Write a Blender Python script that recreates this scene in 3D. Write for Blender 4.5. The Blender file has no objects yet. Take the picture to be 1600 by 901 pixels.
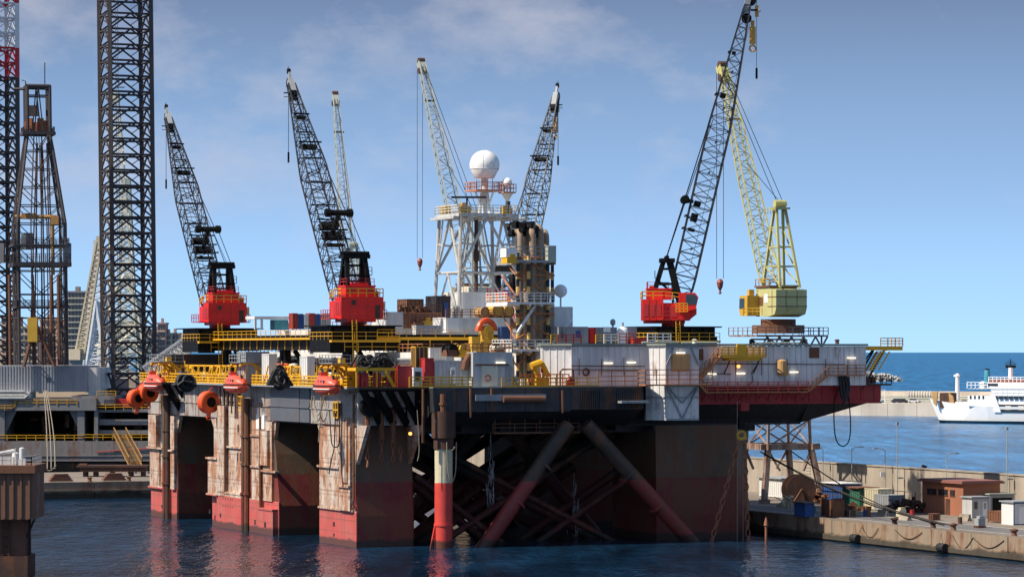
import bpy, math, random
from mathutils import Vector, Matrix
from math import radians, sin, cos, pi, tan, atan2, sqrt
random.seed(11)
S = bpy.context.scene
COL = S.collection
# ------------------------------------------------------------------ survey of the place
F, H, HY = 5141.0, 25.0, 549.0          # lens constant, eye height above the water (m), horizon row
TH = radians(23)                        # heading of the platform and of the quays beside it
X0, Y0 = -242 / F * 420, 420.0          # near corner of the platform's first column
CU, SU = cos(TH), sin(TH)
def R(u, v, z=0):                       # platform axes -> world
    return Vector((X0 + CU * u - SU * v, Y0 + SU * u + CU * v, z))
def DEP(u, v): return Y0 + SU * u + CU * v
def W(px, py, D): return Vector(((px - 800) / F * D, D, H - (py - HY) / F * D))
def fu(px, v):
    k = (px - 800) / F
    return (k * (Y0 + CU * v) - X0 + SU * v) / (CU - k * SU)
def fv(px, u):
    k = (px - 800) / F
    return (X0 + CU * u - k * (Y0 + SU * u)) / (SU + k * CU)
def fz(py, u, v): return H - (py - HY) / F * DEP(u, v)
def PV(px, py, v):
    u = fu(px, v); return Vector((u, v, fz(py, u, v)))
def PU(px, py, u):
    v = fv(px, u); return Vector((u, v, fz(py, u, v)))
def toR(w):
    d = Vector((w.x - X0, w.y - Y0, 0))
    return Vector((d.x * CU + d.y * SU, -d.x * SU + d.y * CU, w.z))
# ------------------------------------------------------------------ mesh builder
class MB:
    def __init__(s): s.v = []; s.f = []
    def add(s, vs, fs):
        o = len(s.v); s.v += [tuple(p) for p in vs]; s.f += [tuple(i + o for i in f) for f in fs]; return s
    def box(s, x0, x1, y0, y1, z0, z1):
        return s.add([(x0,y0,z0),(x1,y0,z0),(x1,y1,z0),(x0,y1,z0),(x0,y0,z1),(x1,y0,z1),(x1,y1,z1),(x0,y1,z1)],
                     [(0,3,2,1),(4,5,6,7),(0,1,5,4),(1,2,6,5),(2,3,7,6),(3,0,4,7)])
    def cb(s, c, sx, sy, sz, yaw=0, pitch=0, roll=0):
        m = Matrix.Rotation(yaw, 3, 'Z') @ Matrix.Rotation(pitch, 3, 'Y') @ Matrix.Rotation(roll, 3, 'X')
        c = Vector(c); vs = []
        for dz in (-.5, .5):
            for dx, dy in ((-.5,-.5),(.5,-.5),(.5,.5),(-.5,.5)):
                vs.append(c + m @ Vector((dx*sx, dy*sy, dz*sz)))
        return s.add(vs, [(0,3,2,1),(4,5,6,7),(0,1,5,4),(1,2,6,5),(2,3,7,6),(3,0,4,7)])
    def tube(s, p, q, r, r2=None, n=6):
        p, q = Vector(p), Vector(q); r2 = r if r2 is None else r2
        d = (q - p)
        if d.length < 1e-6: return s
        d.normalize(); a = d.orthogonal().normalized(); b = d.cross(a)
        vs = []
        for c, rr in ((p, r), (q, r2)):
            for i in range(n):
                t = 2*pi*i/n; vs.append(c + a*(rr*cos(t)) + b*(rr*sin(t)))
        fs = [(i, (i+1) % n, n + (i+1) % n, n + i) for i in range(n)]
        fs += [tuple(range(n-1, -1, -1)), tuple(range(n, 2*n))]
        return s.add(vs, fs)
    def bar(s, p, q, w, h=None):
        p, q = Vector(p), Vector(q); h = w if h is None else h
        d = q - p
        if d.length < 1e-6: return s
        d.normalize()
        up = Vector((0,0,1)) if abs(d.z) < .95 else Vector((0,1,0))
        a = d.cross(up).normalized(); b = a.cross(d)
        vs = [c + a*(w/2*x) + b*(h/2*y) for c in (p, q) for x, y in ((-1,-1),(1,-1),(1,1),(-1,1))]
        return s.add(vs, [(0,1,5,4),(1,2,6,5),(2,3,7,6),(3,0,4,7),(3,2,1,0),(4,5,6,7)])
    def path(s, pts, r, n=6):
        pts = [Vector(p) for p in pts]; rings = []
        a = None
        for i, p in enumerate(pts):
            d = (pts[min(i+1, len(pts)-1)] - pts[max(i-1, 0)]).normalized()
            a = d.orthogonal().normalized() if a is None else (a - d * a.dot(d)).normalized()
            b = d.cross(a); rr = r[i] if isinstance(r, (list, tuple)) else r
            rings.append([p + a*(rr*cos(2*pi*k/n)) + b*(rr*sin(2*pi*k/n)) for k in range(n)])
        vs = [q for g in rings for q in g]; fs = []
        for i in range(len(pts)-1):
            for k in range(n):
                fs.append((i*n+k, i*n+(k+1) % n, (i+1)*n+(k+1) % n, (i+1)*n+k))
        fs += [tuple(range(n-1, -1, -1)), tuple((len(pts)-1)*n + k for k in range(n))]
        return s.add(vs, fs)
    def prism(s, poly, a, b, ax='z'):
        f = {'z': lambda p, h: (p[0], p[1], h), 'y': lambda p, h: (p[0], h, p[1]), 'x': lambda p, h: (h, p[0], p[1])}[ax]
        n = len(poly)
        vs = [f(p, a) for p in poly] + [f(p, b) for p in poly]
        fs = [(i, (i+1) % n, n + (i+1) % n, n + i) for i in range(n)] + [tuple(range(n-1, -1, -1)), tuple(range(n, 2*n))]
        return s.add(vs, fs)
    def loft(s, rings, cap=True):
        n = len(rings[0]); vs = [p for r in rings for p in r]; fs = []
        for i in range(len(rings)-1):
            for k in range(n): fs.append((i*n+k, i*n+(k+1) % n, (i+1)*n+(k+1) % n, (i+1)*n+k))
        if cap: fs += [tuple(range(n-1, -1, -1)), tuple((len(rings)-1)*n + k for k in range(n))]
        return s.add(vs, fs)
    def lathe(s, prof, c, n=20, axis=(0,0,1)):
        c = Vector(c); d = Vector(axis).normalized(); a = d.orthogonal().normalized(); b = d.cross(a)
        rings = [[c + d*z + a*(r*cos(2*pi*k/n)) + b*(r*sin(2*pi*k/n)) for k in range(n)] for r, z in prof]
        return s.loft(rings)
    def torus(s, c, R_, r, axis=(0,0,1), n=16, m=6, sx=1.0, a0=0, a1=2*pi, ref=None):
        c = Vector(c); d = Vector(axis).normalized()
        a = d.orthogonal().normalized() if ref is None else Vector(ref).normalized()
        b = d.cross(a); full = abs(a1 - a0 - 2*pi) < 1e-6
        k_ = n if full else n + 1; vs = []; fs = []
        for i in range(k_):
            t = a0 + (a1-a0)*i/n; e = a*(cos(t)*sx) + b*sin(t)
            e0 = e.normalized()
            for j in range(m):
                q = 2*pi*j/m
                vs.append(c + e*R_ + e0*(r*cos(q)) + d*(r*sin(q)))
        for i in range(n):
            for j in range(m):
                i2 = (i+1) % k_
                fs.append((i*m+j, i2*m+j, i2*m+(j+1) % m, i*m+(j+1) % m))
        return s.add(vs, fs)
    def rail(s, pts, h=1.1, sp=1.6, r=.05, mids=(.55,), kick=False):
        pts = [Vector(p) for p in pts]
        for p, q in zip(pts, pts[1:]):
            L = (q-p).length; n = max(1, round(L/sp))
            for i in range(n+1):
                c = p.lerp(q, i/n); s.bar(c, c + Vector((0,0,h)), r*2)
            for m in tuple(mids) + (1.0,):
                s.bar(p + Vector((0,0,h*m)), q + Vector((0,0,h*m)), r*2)
            if kick: s.bar(p + Vector((0,0,.12)), q + Vector((0,0,.12)), .03, .2)
        return s
    def clusters(s):                    # groups of pieces that stand apart from each other
        ps = s.pieces(); bb = []
        for p in ps: bb.append(([min(v[i] for v in p.v) for i in range(3)], [max(v[i] for v in p.v) for i in range(3)]))
        lg = [max(h[i]-l[i] for i in range(3)) for l, h in bb]; par = list(range(len(ps)))
        def find(i):
            while par[i] != i: par[i] = par[par[i]]; i = par[i]
            return i
        for i in range(len(ps)):
            for j in range(i):
                a, b = find(i), find(j)
                if a == b: continue
                d = sqrt(sum(max(0, bb[i][0][k]-bb[j][1][k], bb[j][0][k]-bb[i][1][k])**2 for k in range(3)))
                if d < max(.02, .5*max(lg[i], lg[j])): par[a] = b
        g = {}
        for i, p in enumerate(ps):
            m_ = g.setdefault(find(i), MB()); o = len(m_.v); m_.v += p.v; m_.f += [tuple(k+o for k in f) for f in p.f]
        return list(g.values())
    def build(s, name, m, parent=None, smooth=False, off=None):
        if parent and not getattr(s, 'whole', False):
            cs = s.pieces() if name in EACH else (s.clusters() if len(s.v) < 9000 else [s])
            if 1 < len(cs) < 100:
                for c in cs: c.whole = True
                return [c.build(name, m, parent, smooth, off) for c in cs][0]
        if off is None: off = OFF.get(parent.name, Vector((0,0,0))) if parent else Vector((0,0,0))
        me = bpy.data.meshes.new(name)
        me.from_pydata([(p[0]-off[0], p[1]-off[1], p[2]-off[2]) for p in s.v], [], s.f)
        me.update()
        if m: me.materials.append(m)
        if smooth:
            me.shade_smooth()
            try: me.set_sharp_from_angle(angle=radians(38))
            except Exception: pass
        import bmesh
        bm = bmesh.new(); bm.from_mesh(me); bmesh.ops.recalc_face_normals(bm, faces=bm.faces); bm.to_mesh(me); bm.free()
        o = bpy.data.objects.new(name, me); COL.objects.link(o)
        if parent:
            o.parent = parent; OFF[o.name] = off
        return o
    def pieces(s):                      # the mesh's connected pieces, each as a builder of its own
        par = list(range(len(s.v)))
        def find(i):
            while par[i] != i: par[i] = par[par[i]]; i = par[i]
            return i
        for f in s.f:
            r = find(f[0])
            for i in f[1:]: par[find(i)] = r
        g = {}
        for f in s.f: g.setdefault(find(f[0]), []).append(f)
        out = []
        for fs in g.values():
            ids = sorted({i for f in fs for i in f}); mp = {i: k for k, i in enumerate(ids)}; m_ = MB()
            m_.v = [s.v[i] for i in ids]; m_.f = [tuple(mp[i] for i in f) for f in fs]; out.append(m_)
        return out
    def build_each(s, name, m, parent=None, smooth=False):
        return [p.build(name, m, parent, smooth) for p in s.pieces()]
OFF = {}
EACH = {'window', 'opening', 'louvre', 'sheave_block', 'rusty_panel', 'wheel', 'brace'}
def tag(o, label, cat, group=None):
    o['label'] = label; o['category'] = cat
    if group: o['group'] = group
    return o
def thing(name, label, cat, loc=(0,0,0), rotz=0, group=None):      # geometry authored in the thing's own frame
    o = bpy.data.objects.new(name, None); COL.objects.link(o); o.empty_display_size = .5
    o.location = loc; o.rotation_euler = (0,0,rotz); OFF[o.name] = Vector((0,0,0))
    return tag(o, label, cat, group)
def rthing(name, label, cat, p, group=None):                        # geometry authored in platform axes
    o = thing(name, label, cat, R(*p), TH, group); OFF[o.name] = Vector(p); return o
def wthing(name, label, cat, p, group=None):                        # geometry authored in world axes
    o = thing(name, label, cat, p, 0, group); OFF[o.name] = Vector(p); return o
def rsingle(mb, name, m, label, cat, p, group=None, smooth=False):  # one-mesh thing, platform axes
    o = mb.build(name, m, None, smooth, off=Vector(p)); o.location = R(*p); o.rotation_euler = (0,0,TH)
    return tag(o, label, cat, group)
def wsingle(mb, name, m, label, cat, p, group=None, smooth=False):
    o = mb.build(name, m, None, smooth, off=Vector(p)); o.location = p
    return tag(o, label, cat, group)
def struct(mb, name, m, kind='structure', rig=False, smooth=False):
    o = mb.build(name, m, None, smooth)
    if rig: o.location = R(0,0,0); o.rotation_euler = (0,0,TH)
    o['kind'] = kind; return o
def copy_tree(o, parent=None):
    c = o.copy(); COL.objects.link(c)
    if parent: c.parent = parent
    for ch in o.children: copy_tree(ch, c)
    return c
# ------------------------------------------------------------------ materials
def nn(nt, t, **k):
    n = nt.nodes.new(t)
    for a, b in k.items():
        if a in n.inputs.keys(): n.inputs[a].default_value = b
        else: setattr(n, a, b)
    return n
def ramp(nt, fac, stops, interp='LINEAR'):
    r = nt.nodes.new('ShaderNodeValToRGB'); r.color_ramp.interpolation = interp
    e = r.color_ramp.elements
    while len(e) < len(stops): e.new(.5)
    for x, (p, c) in zip(e, stops):
        x.position = p; x.color = (c, c, c, 1) if not isinstance(c, tuple) else (*c[:3], 1)
    nt.links.new(fac, r.inputs['Fac']); return r.outputs['Color']
def mixc(nt, fac, a, b, blend='MIX'):
    m = nt.nodes.new('ShaderNodeMix'); m.data_type = 'RGBA'; m.blend_type = blend
    for s_, val in ((0, fac), (6, a), (7, b)):
        if isinstance(val, bpy.types.NodeSocket): nt.links.new(val, m.inputs[s_])
        elif s_ == 0: m.inputs[0].default_value = val
        else: m.inputs[s_].default_value = (*val[:3], 1)
    return m.outputs[2]
def noise(nt, vec, scale, detail=5, rough=.6, mscale=None):
    if mscale:
        mp = nn(nt, 'ShaderNodeMapping'); mp.inputs['Scale'].default_value = mscale
        nt.links.new(vec, mp.inputs['Vector']); vec = mp.outputs['Vector']
    n = nn(nt, 'ShaderNodeTexNoise', Scale=scale, Detail=detail, Roughness=rough); nt.links.new(vec, n.inputs['Vector'])
    return n.outputs['Fac']
def newmat(name):
    m = bpy.data.materials.new(name); m.use_nodes = True; nt = m.node_tree; nt.nodes.clear()
    out = nt.nodes.new('ShaderNodeOutputMaterial'); b = nt.nodes.new('ShaderNodeBsdfPrincipled')
    nt.links.new(b.outputs[0], out.inputs[0]); return m, nt, b
RUST = (.20, .075, .03); RUSTD = (.075, .03, .018)
def paint(name, col, rust=.25, rough=.5, vary=.25, scale=.55, rustcol=RUST, metal=0, corr=0, low=None, lowz=8.3, scum=False, spec=.4, dirt=.0):
    """weathered paint: streaks of rust running down, uneven fading; low = second paint colour below a painted line"""
    m, nt, b = newmat(name); L = nt.links
    tc = nn(nt, 'ShaderNodeTexCoord').outputs['Object']
    oi = nn(nt, 'ShaderNodeObjectInfo')
    vm = nn(nt, 'ShaderNodeVectorMath', operation='MULTIPLY_ADD'); L.new(oi.outputs['Random'], vm.inputs[0])
    vm.inputs[1].default_value = (37, 23, 11); L.new(tc, vm.inputs[2]); vec = vm.outputs[0]
    streak = noise(nt, vec, scale, 8, .68, (1, 1, .10))
    blot = noise(nt, vec, scale*.55, 6, .62)
    fine = noise(nt, vec, scale*6, 4, .6, (1, 1, .35))
    base = col
    if low:
        geo = nn(nt, 'ShaderNodeNewGeometry'); sx = nn(nt, 'ShaderNodeSeparateXYZ'); L.new(geo.outputs['Position'], sx.inputs[0])
        a = nn(nt, 'ShaderNodeMath', operation='MULTIPLY_ADD'); L.new(fine, a.inputs[0]); a.inputs[1].default_value = .35; L.new(sx.outputs['Z'], a.inputs[2])
        lt = nn(nt, 'ShaderNodeMath', operation='LESS_THAN'); L.new(a.outputs[0], lt.inputs[0]); lt.inputs[1].default_value = lowz + .17
        base = mixc(nt, lt.outputs[0], col, low)
    v = ramp(nt, blot, [(.25, 1-vary), (.75, 1+vary*.5)])
    base = mixc(nt, 1.0, base, v, 'MULTIPLY')
    if dirt:
        base = mixc(nt, ramp(nt, streak, [(.35, dirt), (.62, 0.0)]), base, (.09, .08, .07))
    if rust > 0:
        s2 = nn(nt, 'ShaderNodeMath', operation='MULTIPLY_ADD'); L.new(streak, s2.inputs[0]); s2.inputs[1].default_value = .6
        b2 = nn(nt, 'ShaderNodeMath', operation='MULTIPLY'); L.new(blot, b2.inputs[0]); b2.inputs[1].default_value = .4
        L.new(b2.outputs[0], s2.inputs[2])
        e = .70 - .30*rust
        fac = ramp(nt, s2.outputs[0], [(e-.06, 0.0), (e+.04, .85 if rust > .3 else .7)])
        rc = mixc(nt, fine, RUSTD, rustcol)
        base = mixc(nt, fac, base, rc)
    if scum:
        geo = nn(nt, 'ShaderNodeNewGeometry'); sx = nn(nt, 'ShaderNodeSeparateXYZ'); L.new(geo.outputs['Position'], sx.inputs[0])
        a = nn(nt, 'ShaderNodeMath', operation='MULTIPLY_ADD'); L.new(blot, a.inputs[0]); a.inputs[1].default_value = -1.6; L.new(sx.outputs['Z'], a.inputs[2])
        base = mixc(nt, ramp(nt, a.outputs[0], [(.0, .85), (.35, 0.0)]), base, (.03, .028, .02))
    L.new(base, b.inputs['Base Color'])
    b.inputs['Metallic'].default_value = metal; b.inputs['Specular IOR Level'].default_value = spec
    L.new(ramp(nt, fine, [(.3, max(0, rough-.12)), (.7, min(1, rough+.15))]), b.inputs['Roughness'])
    hgt = fine
    if corr:
        wv = nn(nt, 'ShaderNodeTexWave', Scale=corr, Distortion=0.0); wv.wave_profile = 'SIN'; wv.bands_direction = 'DIAGONAL'
        mp = nn(nt, 'ShaderNodeMapping'); mp.inputs['Scale'].default_value = (1, 1, 0); L.new(tc, mp.inputs['Vector']); L.new(mp.outputs[0], wv.inputs['Vector'])
        hgt = mixc(nt, .12, wv.outputs['Fac'], fine)
    bp = nn(nt, 'ShaderNodeBump', Strength=.35 if not corr else .6, Distance=.06 if not corr else .1); L.new(hgt, bp.inputs['Height']); L.new(bp.outputs[0], b.inputs['Normal'])
    return m
def plain(name, col, rough=.5, metal=0, emit=None, est=1.0, spec=.5):
    m, nt, b = newmat(name); L = nt.links
    tc = nn(nt, 'ShaderNodeTexCoord').outputs['Object']; f = noise(nt, tc, 1.7, 4)
    L.new(mixc(nt, 1.0, col, ramp(nt, f, [(.3, .8), (.7, 1.12)]), 'MULTIPLY'), b.inputs['Base Color'])
    b.inputs['Roughness'].default_value = rough; b.inputs['Metallic'].default_value = metal; b.inputs['Specular IOR Level'].default_value = spec
    if emit:
        b.inputs['Emission Color'].default_value = (*emit, 1); b.inputs['Emission Strength'].default_value = est
    return m
ANTIF = (.19, .030, .028)  # antifouling red, darkened so the columns' shaded faces carry shade in the paint
M = {}
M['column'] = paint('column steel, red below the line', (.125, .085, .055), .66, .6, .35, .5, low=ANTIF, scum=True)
M['braceshade'] = paint('sooty brace, dull red below the line', (.026, .020, .017), .5, .65, .35, .6, low=(.085, .018, .016), scum=True)  # inner braces: under-deck shade painted in as a darker copy of the brace colour
M['bracepaint'] = paint('brace paint, red below the line', (.060, .042, .032), .5, .55, .35, .6, low=(.25, .038, .032), scum=True)  # lighter copy for the front pair, upper tone also darkened as under-deck shade
def plating_mat():
    m, nt, b = newmat('pale peeling side plating'); L = nt.links
    tc = nn(nt, 'ShaderNodeTexCoord').outputs['Object']
    st = noise(nt, tc, 1.1, 8, .7, (1, 1, .13)); st2 = noise(nt, tc, .6, 7, .68, (1, 1, .30)); blot = noise(nt, tc, .32, 7, .68); pat = noise(nt, tc, 1.1, 9, .75, (1, 1, .6)); fine = noise(nt, tc, 6, 4, .6)
    gz = nn(nt, 'ShaderNodeSeparateXYZ'); L.new(nn(nt, 'ShaderNodeNewGeometry').outputs['Position'], gz.inputs[0])
    a = nn(nt, 'ShaderNodeMath', operation='MULTIPLY_ADD'); L.new(fine, a.inputs[0]); a.inputs[1].default_value = .25; L.new(gz.outputs['Z'], a.inputs[2])
    lt = nn(nt, 'ShaderNodeMath', operation='LESS_THAN'); L.new(a.outputs[0], lt.inputs[0]); lt.inputs[1].default_value = 4.62
    up = mixc(nt, ramp(nt, blot, [(.35, 0.0), (.65, 1.0)]), (.64, .55, .45), (.43, .36, .30))
    up = mixc(nt, ramp(nt, st, [(.42, .0), (.52, .38), (.60, .0)]), up, (.30, .24, .20))
    up = mixc(nt, ramp(nt, st2, [(.46, .0), (.58, .9)]), up, (.36, .15, .065))
    up = mixc(nt, ramp(nt, pat, [(.54, .0), (.60, .85)]), up, (.20, .075, .035))
    lo = mixc(nt, ramp(nt, blot, [(.35, 0.0), (.65, 1.0)]), (.50, .075, .065), (.44, .12, .10))
    lo = mixc(nt, ramp(nt, pat, [(.58, .0), (.64, .6)]), lo, (.28, .11, .09)); lo = mixc(nt, ramp(nt, st, [(.48, .0), (.6, .45)]), lo, (.33, .06, .05))
    base = mixc(nt, lt.outputs[0], up, lo)
    for off, per in ((.3, 2.35), (1.1, 3.6)):                       # welded plate seams
        zz = nn(nt, 'ShaderNodeMath', operation='MULTIPLY_ADD'); L.new(gz.outputs['Z'], zz.inputs[0]); zz.inputs[1].default_value = 1/per; zz.inputs[2].default_value = off
        fr = nn(nt, 'ShaderNodeMath', operation='FRACT'); L.new(zz.outputs[0], fr.inputs[0]); c_ = nn(nt, 'ShaderNodeMath', operation='LESS_THAN'); L.new(fr.outputs[0], c_.inputs[0]); c_.inputs[1].default_value = .05
        h_ = nn(nt, 'ShaderNodeMath', operation='MULTIPLY'); L.new(c_.outputs[0], h_.inputs[0]); L.new(ramp(nt, fine, [(.35, .15), (.6, .75)]), h_.inputs[1]); base = mixc(nt, h_.outputs[0], base, (.17, .09, .06))
    q = nn(nt, 'ShaderNodeMath', operation='MULTIPLY_ADD'); L.new(blot, q.inputs[0]); q.inputs[1].default_value = -1.4; L.new(gz.outputs['Z'], q.inputs[2])
    base = mixc(nt, ramp(nt, q.outputs[0], [(.0, .85), (.3, .0)]), base, (.04, .032, .025))
    L.new(base, b.inputs['Base Color']); b.inputs['Roughness'].default_value = .6
    bp = nn(nt, 'ShaderNodeBump', Strength=.4, Distance=.08); L.new(pat, bp.inputs['Height']); L.new(bp.outputs[0], b.inputs['Normal'])
    return m
M['plating'] = plating_mat()
M['hull'] = paint('dark deck hull', (.022, .022, .024), .3, .6, .35, .4)
M['frontplate'] = paint('pale front plate', (.58, .55, .50), .35, .55, .25, .7, dirt=.2)
M['palehull'] = paint('pale grey hull plate', (.50, .48, .45), .55, .55, .3, .7, dirt=.5)
M['greyhull'] = paint('slate grey hull plate', (.10, .105, .12), .22, .5, .2, .6)
M['skirt'] = paint('soot dark skirt plate', (.045, .045, .048), .45, .6, .35, .6)  # near-black grey plate with rust
M['redhull'] = paint('oxide red hull', (.33, .022, .026), .3, .55, .3, .5)
M['white'] = paint('white deck paint', (.78, .77, .74), .17, .45, .12, .6, dirt=.35)
M['wall'] = paint('white ribbed wall', (.80, .79, .77), .32, .5, .12, .5, dirt=.45)
M['wallshade'] = M['wall']
M['grey'] = paint('grey deck paint', (.33, .35, .36), .15, .5, .15, .7, dirt=.3)
M['greycont'] = paint('grey ribbed sheet', (.36, .38, .40), .12, .5, .15, .7, corr=4, dirt=.3)
M['red'] = paint('crane red', (.70, .018, .012), .16, .48, .26, .5)
M['darkred'] = paint('dull red', (.45, .03, .03), .15, .5, .2, .6)
M['black'] = paint('black steel', (.008, .008, .008), .16, .55, .3, .6, rustcol=(.07,.03,.018), spec=.12)
M['towergrey'] = paint('grey white tower steel', (.56, .56, .54), .28, .5, .2, .8, dirt=.4)
M['boom'] = paint('black boom steel', (.030, .030, .034), .2, .5, .3, .9)
M['yellow'] = paint('safety yellow', (.72, .38, .015), .16, .5, .15, .9)
M['rail_rust'] = paint('rusted rail', (.42, .17, .07), .4, .6, .2, .9)
M['rust'] = paint('rusted steel', (.17, .075, .04), .5, .75, .35, .8)
M['rustdark'] = paint('dark rusted steel', (.07, .035, .025), .4, .75, .3, .8)
M['orange'] = paint('lifeboat orange', (.78, .105, .06), .0, .38, .1, .5, dirt=.12)
M['orangering'] = paint('buoy orange', (.78, .095, .018), .04, .45, .15, .5, dirt=.15)
M['steel'] = paint('weathered dark lattice steel', (.060, .048, .048), .25, .55, .25, .8)
M['steelpale'] = paint('pale grey-green lattice', (.36, .38, .33), .15, .5, .15, .8)
M['paleyellow'] = paint('pale yellow crane paint', (.48, .45, .17), .36, .5, .15, .8)
M['ochre'] = paint('ochre cab paint', (.55, .33, .04), .2, .5, .15, .8)
M['greylight'] = paint('light grey paint', (.56, .56, .55), .2, .5, .15, .7, dirt=.35)
M['cream'] = paint('cream paint', (.66, .60, .46), .25, .5, .15, .8)
M['tan'] = paint('tan hatch', (.50, .29, .11), .15, .55, .2, .9)
M['glass'] = plain('dark window glass', (.02, .025, .03), .12, spec=.7)
M['rubber'] = plain('black rubber', (.014, .014, .014), .7)
M['rope'] = plain('mooring rope', (.035, .028, .022), .85)
M['ropepale'] = plain('pale hawser', (.27, .23, .17), .85)
M['chain'] = paint('rusted chain', (.30, .12, .06), .35, .7, .3, 1.5)
M['dome'] = paint('radome white', (.82, .81, .79), .0, .4, .06, .3)
M['domeseam'] = plain('radome seam', (.45, .44, .43), .5)
M['bluec'] = paint('blue sheet', (.03, .09, .28), .12, .5, .15, .7, corr=4)
M['redc'] = paint('red sheet', (.42, .06, .04), .15, .5, .15, .7, corr=4)
M['greenc'] = paint('green sheet', (.03, .17, .10), .15, .5, .2, .7, corr=4)
M['creamc'] = paint('cream sheet', (.60, .54, .38), .18, .5, .12, .7, corr=4)
M['whitec'] = paint('white sheet', (.74, .74, .72), .12, .5, .1, .7, corr=4)
M['brownc'] = paint('brown sheet', (.20, .09, .06), .25, .6, .2, .7)
M['molestone'] = paint('breakwater concrete', (.60, .53, .44), .0, .85, .25, .15, dirt=.25)
M['redrail'] = paint('orange red rail', (.62, .09, .05), .15, .5, .15, .8)
M['concrete'] = paint('sea wall concrete', (.40, .34, .27), .0, .85, .3, .25, dirt=.45)
M['quayface'] = paint('quay face concrete', (.36, .27, .185), .5, .85, .3, .4, dirt=.5, scum=True)
M['ground'] = paint('quay ground', (.23, .19, .15), .2, .85, .35, .12, dirt=.3)
M['asphalt'] = paint('asphalt road', (.15, .14, .135), .0, .85, .3, .2)
M['line'] = paint('worn road paint', (.62, .60, .55), .0, .7, .3, .9, dirt=.4)
M['terracotta'] = paint('orange render wall', (.36, .135, .07), .06, .85, .2, .35, rustcol=(.5,.38,.27), dirt=.25)
M['roof'] = paint('brown roof sheet', (.24, .10, .08), .1, .7, .2, .5)
M['rock'] = paint('pale boulder', (.48, .45, .40), .0, .9, .3, .4)
M['pinkwall'] = paint('town wall pink', (.46, .32, .27), .0, .85, .25, .1)
M['tealf'] = plain('teal funnel paint', (.05, .28, .36), .45)
M['ferrywhite'] = paint('ferry white', (.86, .86, .85), .14, .4, .06, .3)
M['ferryblue'] = plain('ferry boot top', (.06, .16, .22), .5)
M['lamp'] = plain('lit tube lamp', (.9, .85, .75), .4, emit=(1.0, .86, .62), est=1.1)
M['lampor'] = plain('lit orange lamp', (.9, .5, .2), .4, emit=(1.0, .30, .05), est=3.5)
M['foam'] = plain('white falling water', (.75, .78, .8), .5)
M['hill'] = paint('dry hillside', (.22, .17, .12), .0, .9, .4, .02)
def town(name, wall, scale=(1,1,1)):
    return paint(name, wall, 0, .85, .15, .1)
# ------------------------------------------------------------------ camera, light, sky
cam = bpy.data.cameras.new('Camera'); co = bpy.data.objects.new('Camera', cam); COL.objects.link(co)
co.location = (0, 0, H); co.rotation_euler = (radians(90), 0, 0)
cam.sensor_width = 36; cam.sensor_fit = 'HORIZONTAL'; cam.lens = 36 * F / 1600; cam.shift_y = (HY - 450.5) / 1600
cam.clip_start = 1; cam.clip_end = 200000; S.camera = co
AZ, EL = radians(200), radians(49)       # where the sun stands (from +X, anticlockwise): left and a little behind the eye
sd = Vector((cos(AZ)*cos(EL), sin(AZ)*cos(EL), sin(EL)))
sl = bpy.data.lights.new('sun', 'SUN'); sl.energy = 5.0; sl.angle = radians(.6); sl.color = (1.0, .90, .76)
so = bpy.data.objects.new('sun', sl); COL.objects.link(so); so.rotation_euler = sd.to_track_quat('Z', 'Y').to_euler(); so.location = (-200, 100, 200)
w = bpy.data.worlds.new('World'); S.world = w; w.use_nodes = True; nt = w.node_tree; nt.nodes.clear(); L = nt.links
wo = nt.nodes.new('ShaderNodeOutputWorld'); bg = nt.nodes.new('ShaderNodeBackground'); L.new(bg.outputs[0], wo.inputs[0]); bg.inputs[1].default_value = .13
sky = nt.nodes.new('ShaderNodeTexSky'); sky.sky_type = 'NISHITA'; sky.sun_disc = False; sky.sun_elevation = EL
sky.sun_rotation = atan2(sd.x, sd.y); sky.air_density = 1.2; sky.dust_density = .6; sky.ozone_density = 1.5
tc = nt.nodes.new('ShaderNodeTexCoord'); sx = nt.nodes.new('ShaderNodeSeparateXYZ'); L.new(tc.outputs['Generated'], sx.inputs[0])
K = .96 / .13
low = ramp(nt, sx.outputs['Z'], [(0, (.385, .64, .90)), (.018, (.335, .565, .865)), (.05, (.25, .405, .65)), (.082, (.185, .295, .485)), (.108, (.14, .20, .335)), (.3, (.14, .20, .35)), (1, (.09, .155, .30))])
# thin high cloud, drawn out sideways
c1 = noise(nt, tc.outputs['Generated'], 17, 7, .62, (1, 1, 2.0)); c2 = noise(nt, tc.outputs['Generated'], 6.5, 4, .6, (1, 1, 1.6))
cm = nn(nt, 'ShaderNodeMath', operation='MULTIPLY'); L.new(c1, cm.inputs[0]); L.new(c2, cm.inputs[1])
cl = ramp(nt, cm.outputs[0], [(.255, 0.0), (.40, .46)])
cz = ramp(nt, sx.outputs['Z'], [(.02, 0.0), (.06, 1.0)])
cf = mixc(nt, 1.0, cl, cz, 'MULTIPLY')
low = mixc(nt, cf, low, (.50, .50, .56))
sc_ = nn(nt, 'ShaderNodeVectorMath', operation='SCALE'); L.new(low, sc_.inputs[0]); sc_.inputs['Scale'].default_value = K
top = ramp(nt, sx.outputs['Z'], [(.25, 0.0), (.6, 1.0)])
dim = nn(nt, 'ShaderNodeVectorMath', operation='SCALE'); L.new(sky.outputs[0], dim.inputs[0]); dim.inputs['Scale'].default_value = .8
L.new(mixc(nt, top, sc_.outputs[0], dim.outputs[0]), bg.inputs[0])
vs = S.view_settings; vs.view_transform = 'Standard'; vs.look = 'None'; vs.exposure = .42; vs.gamma = 1; vs.use_curve_mapping = False
S.cycles.max_bounces = 6; S.cycles.use_denoising = True; S.cycles.glossy_bounces = 3; S.cycles.diffuse_bounces = 3
Qz = 2.8
QU, WU = 63.0, 93.0            # the right quay's edge and the sea wall, platform axes
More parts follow.
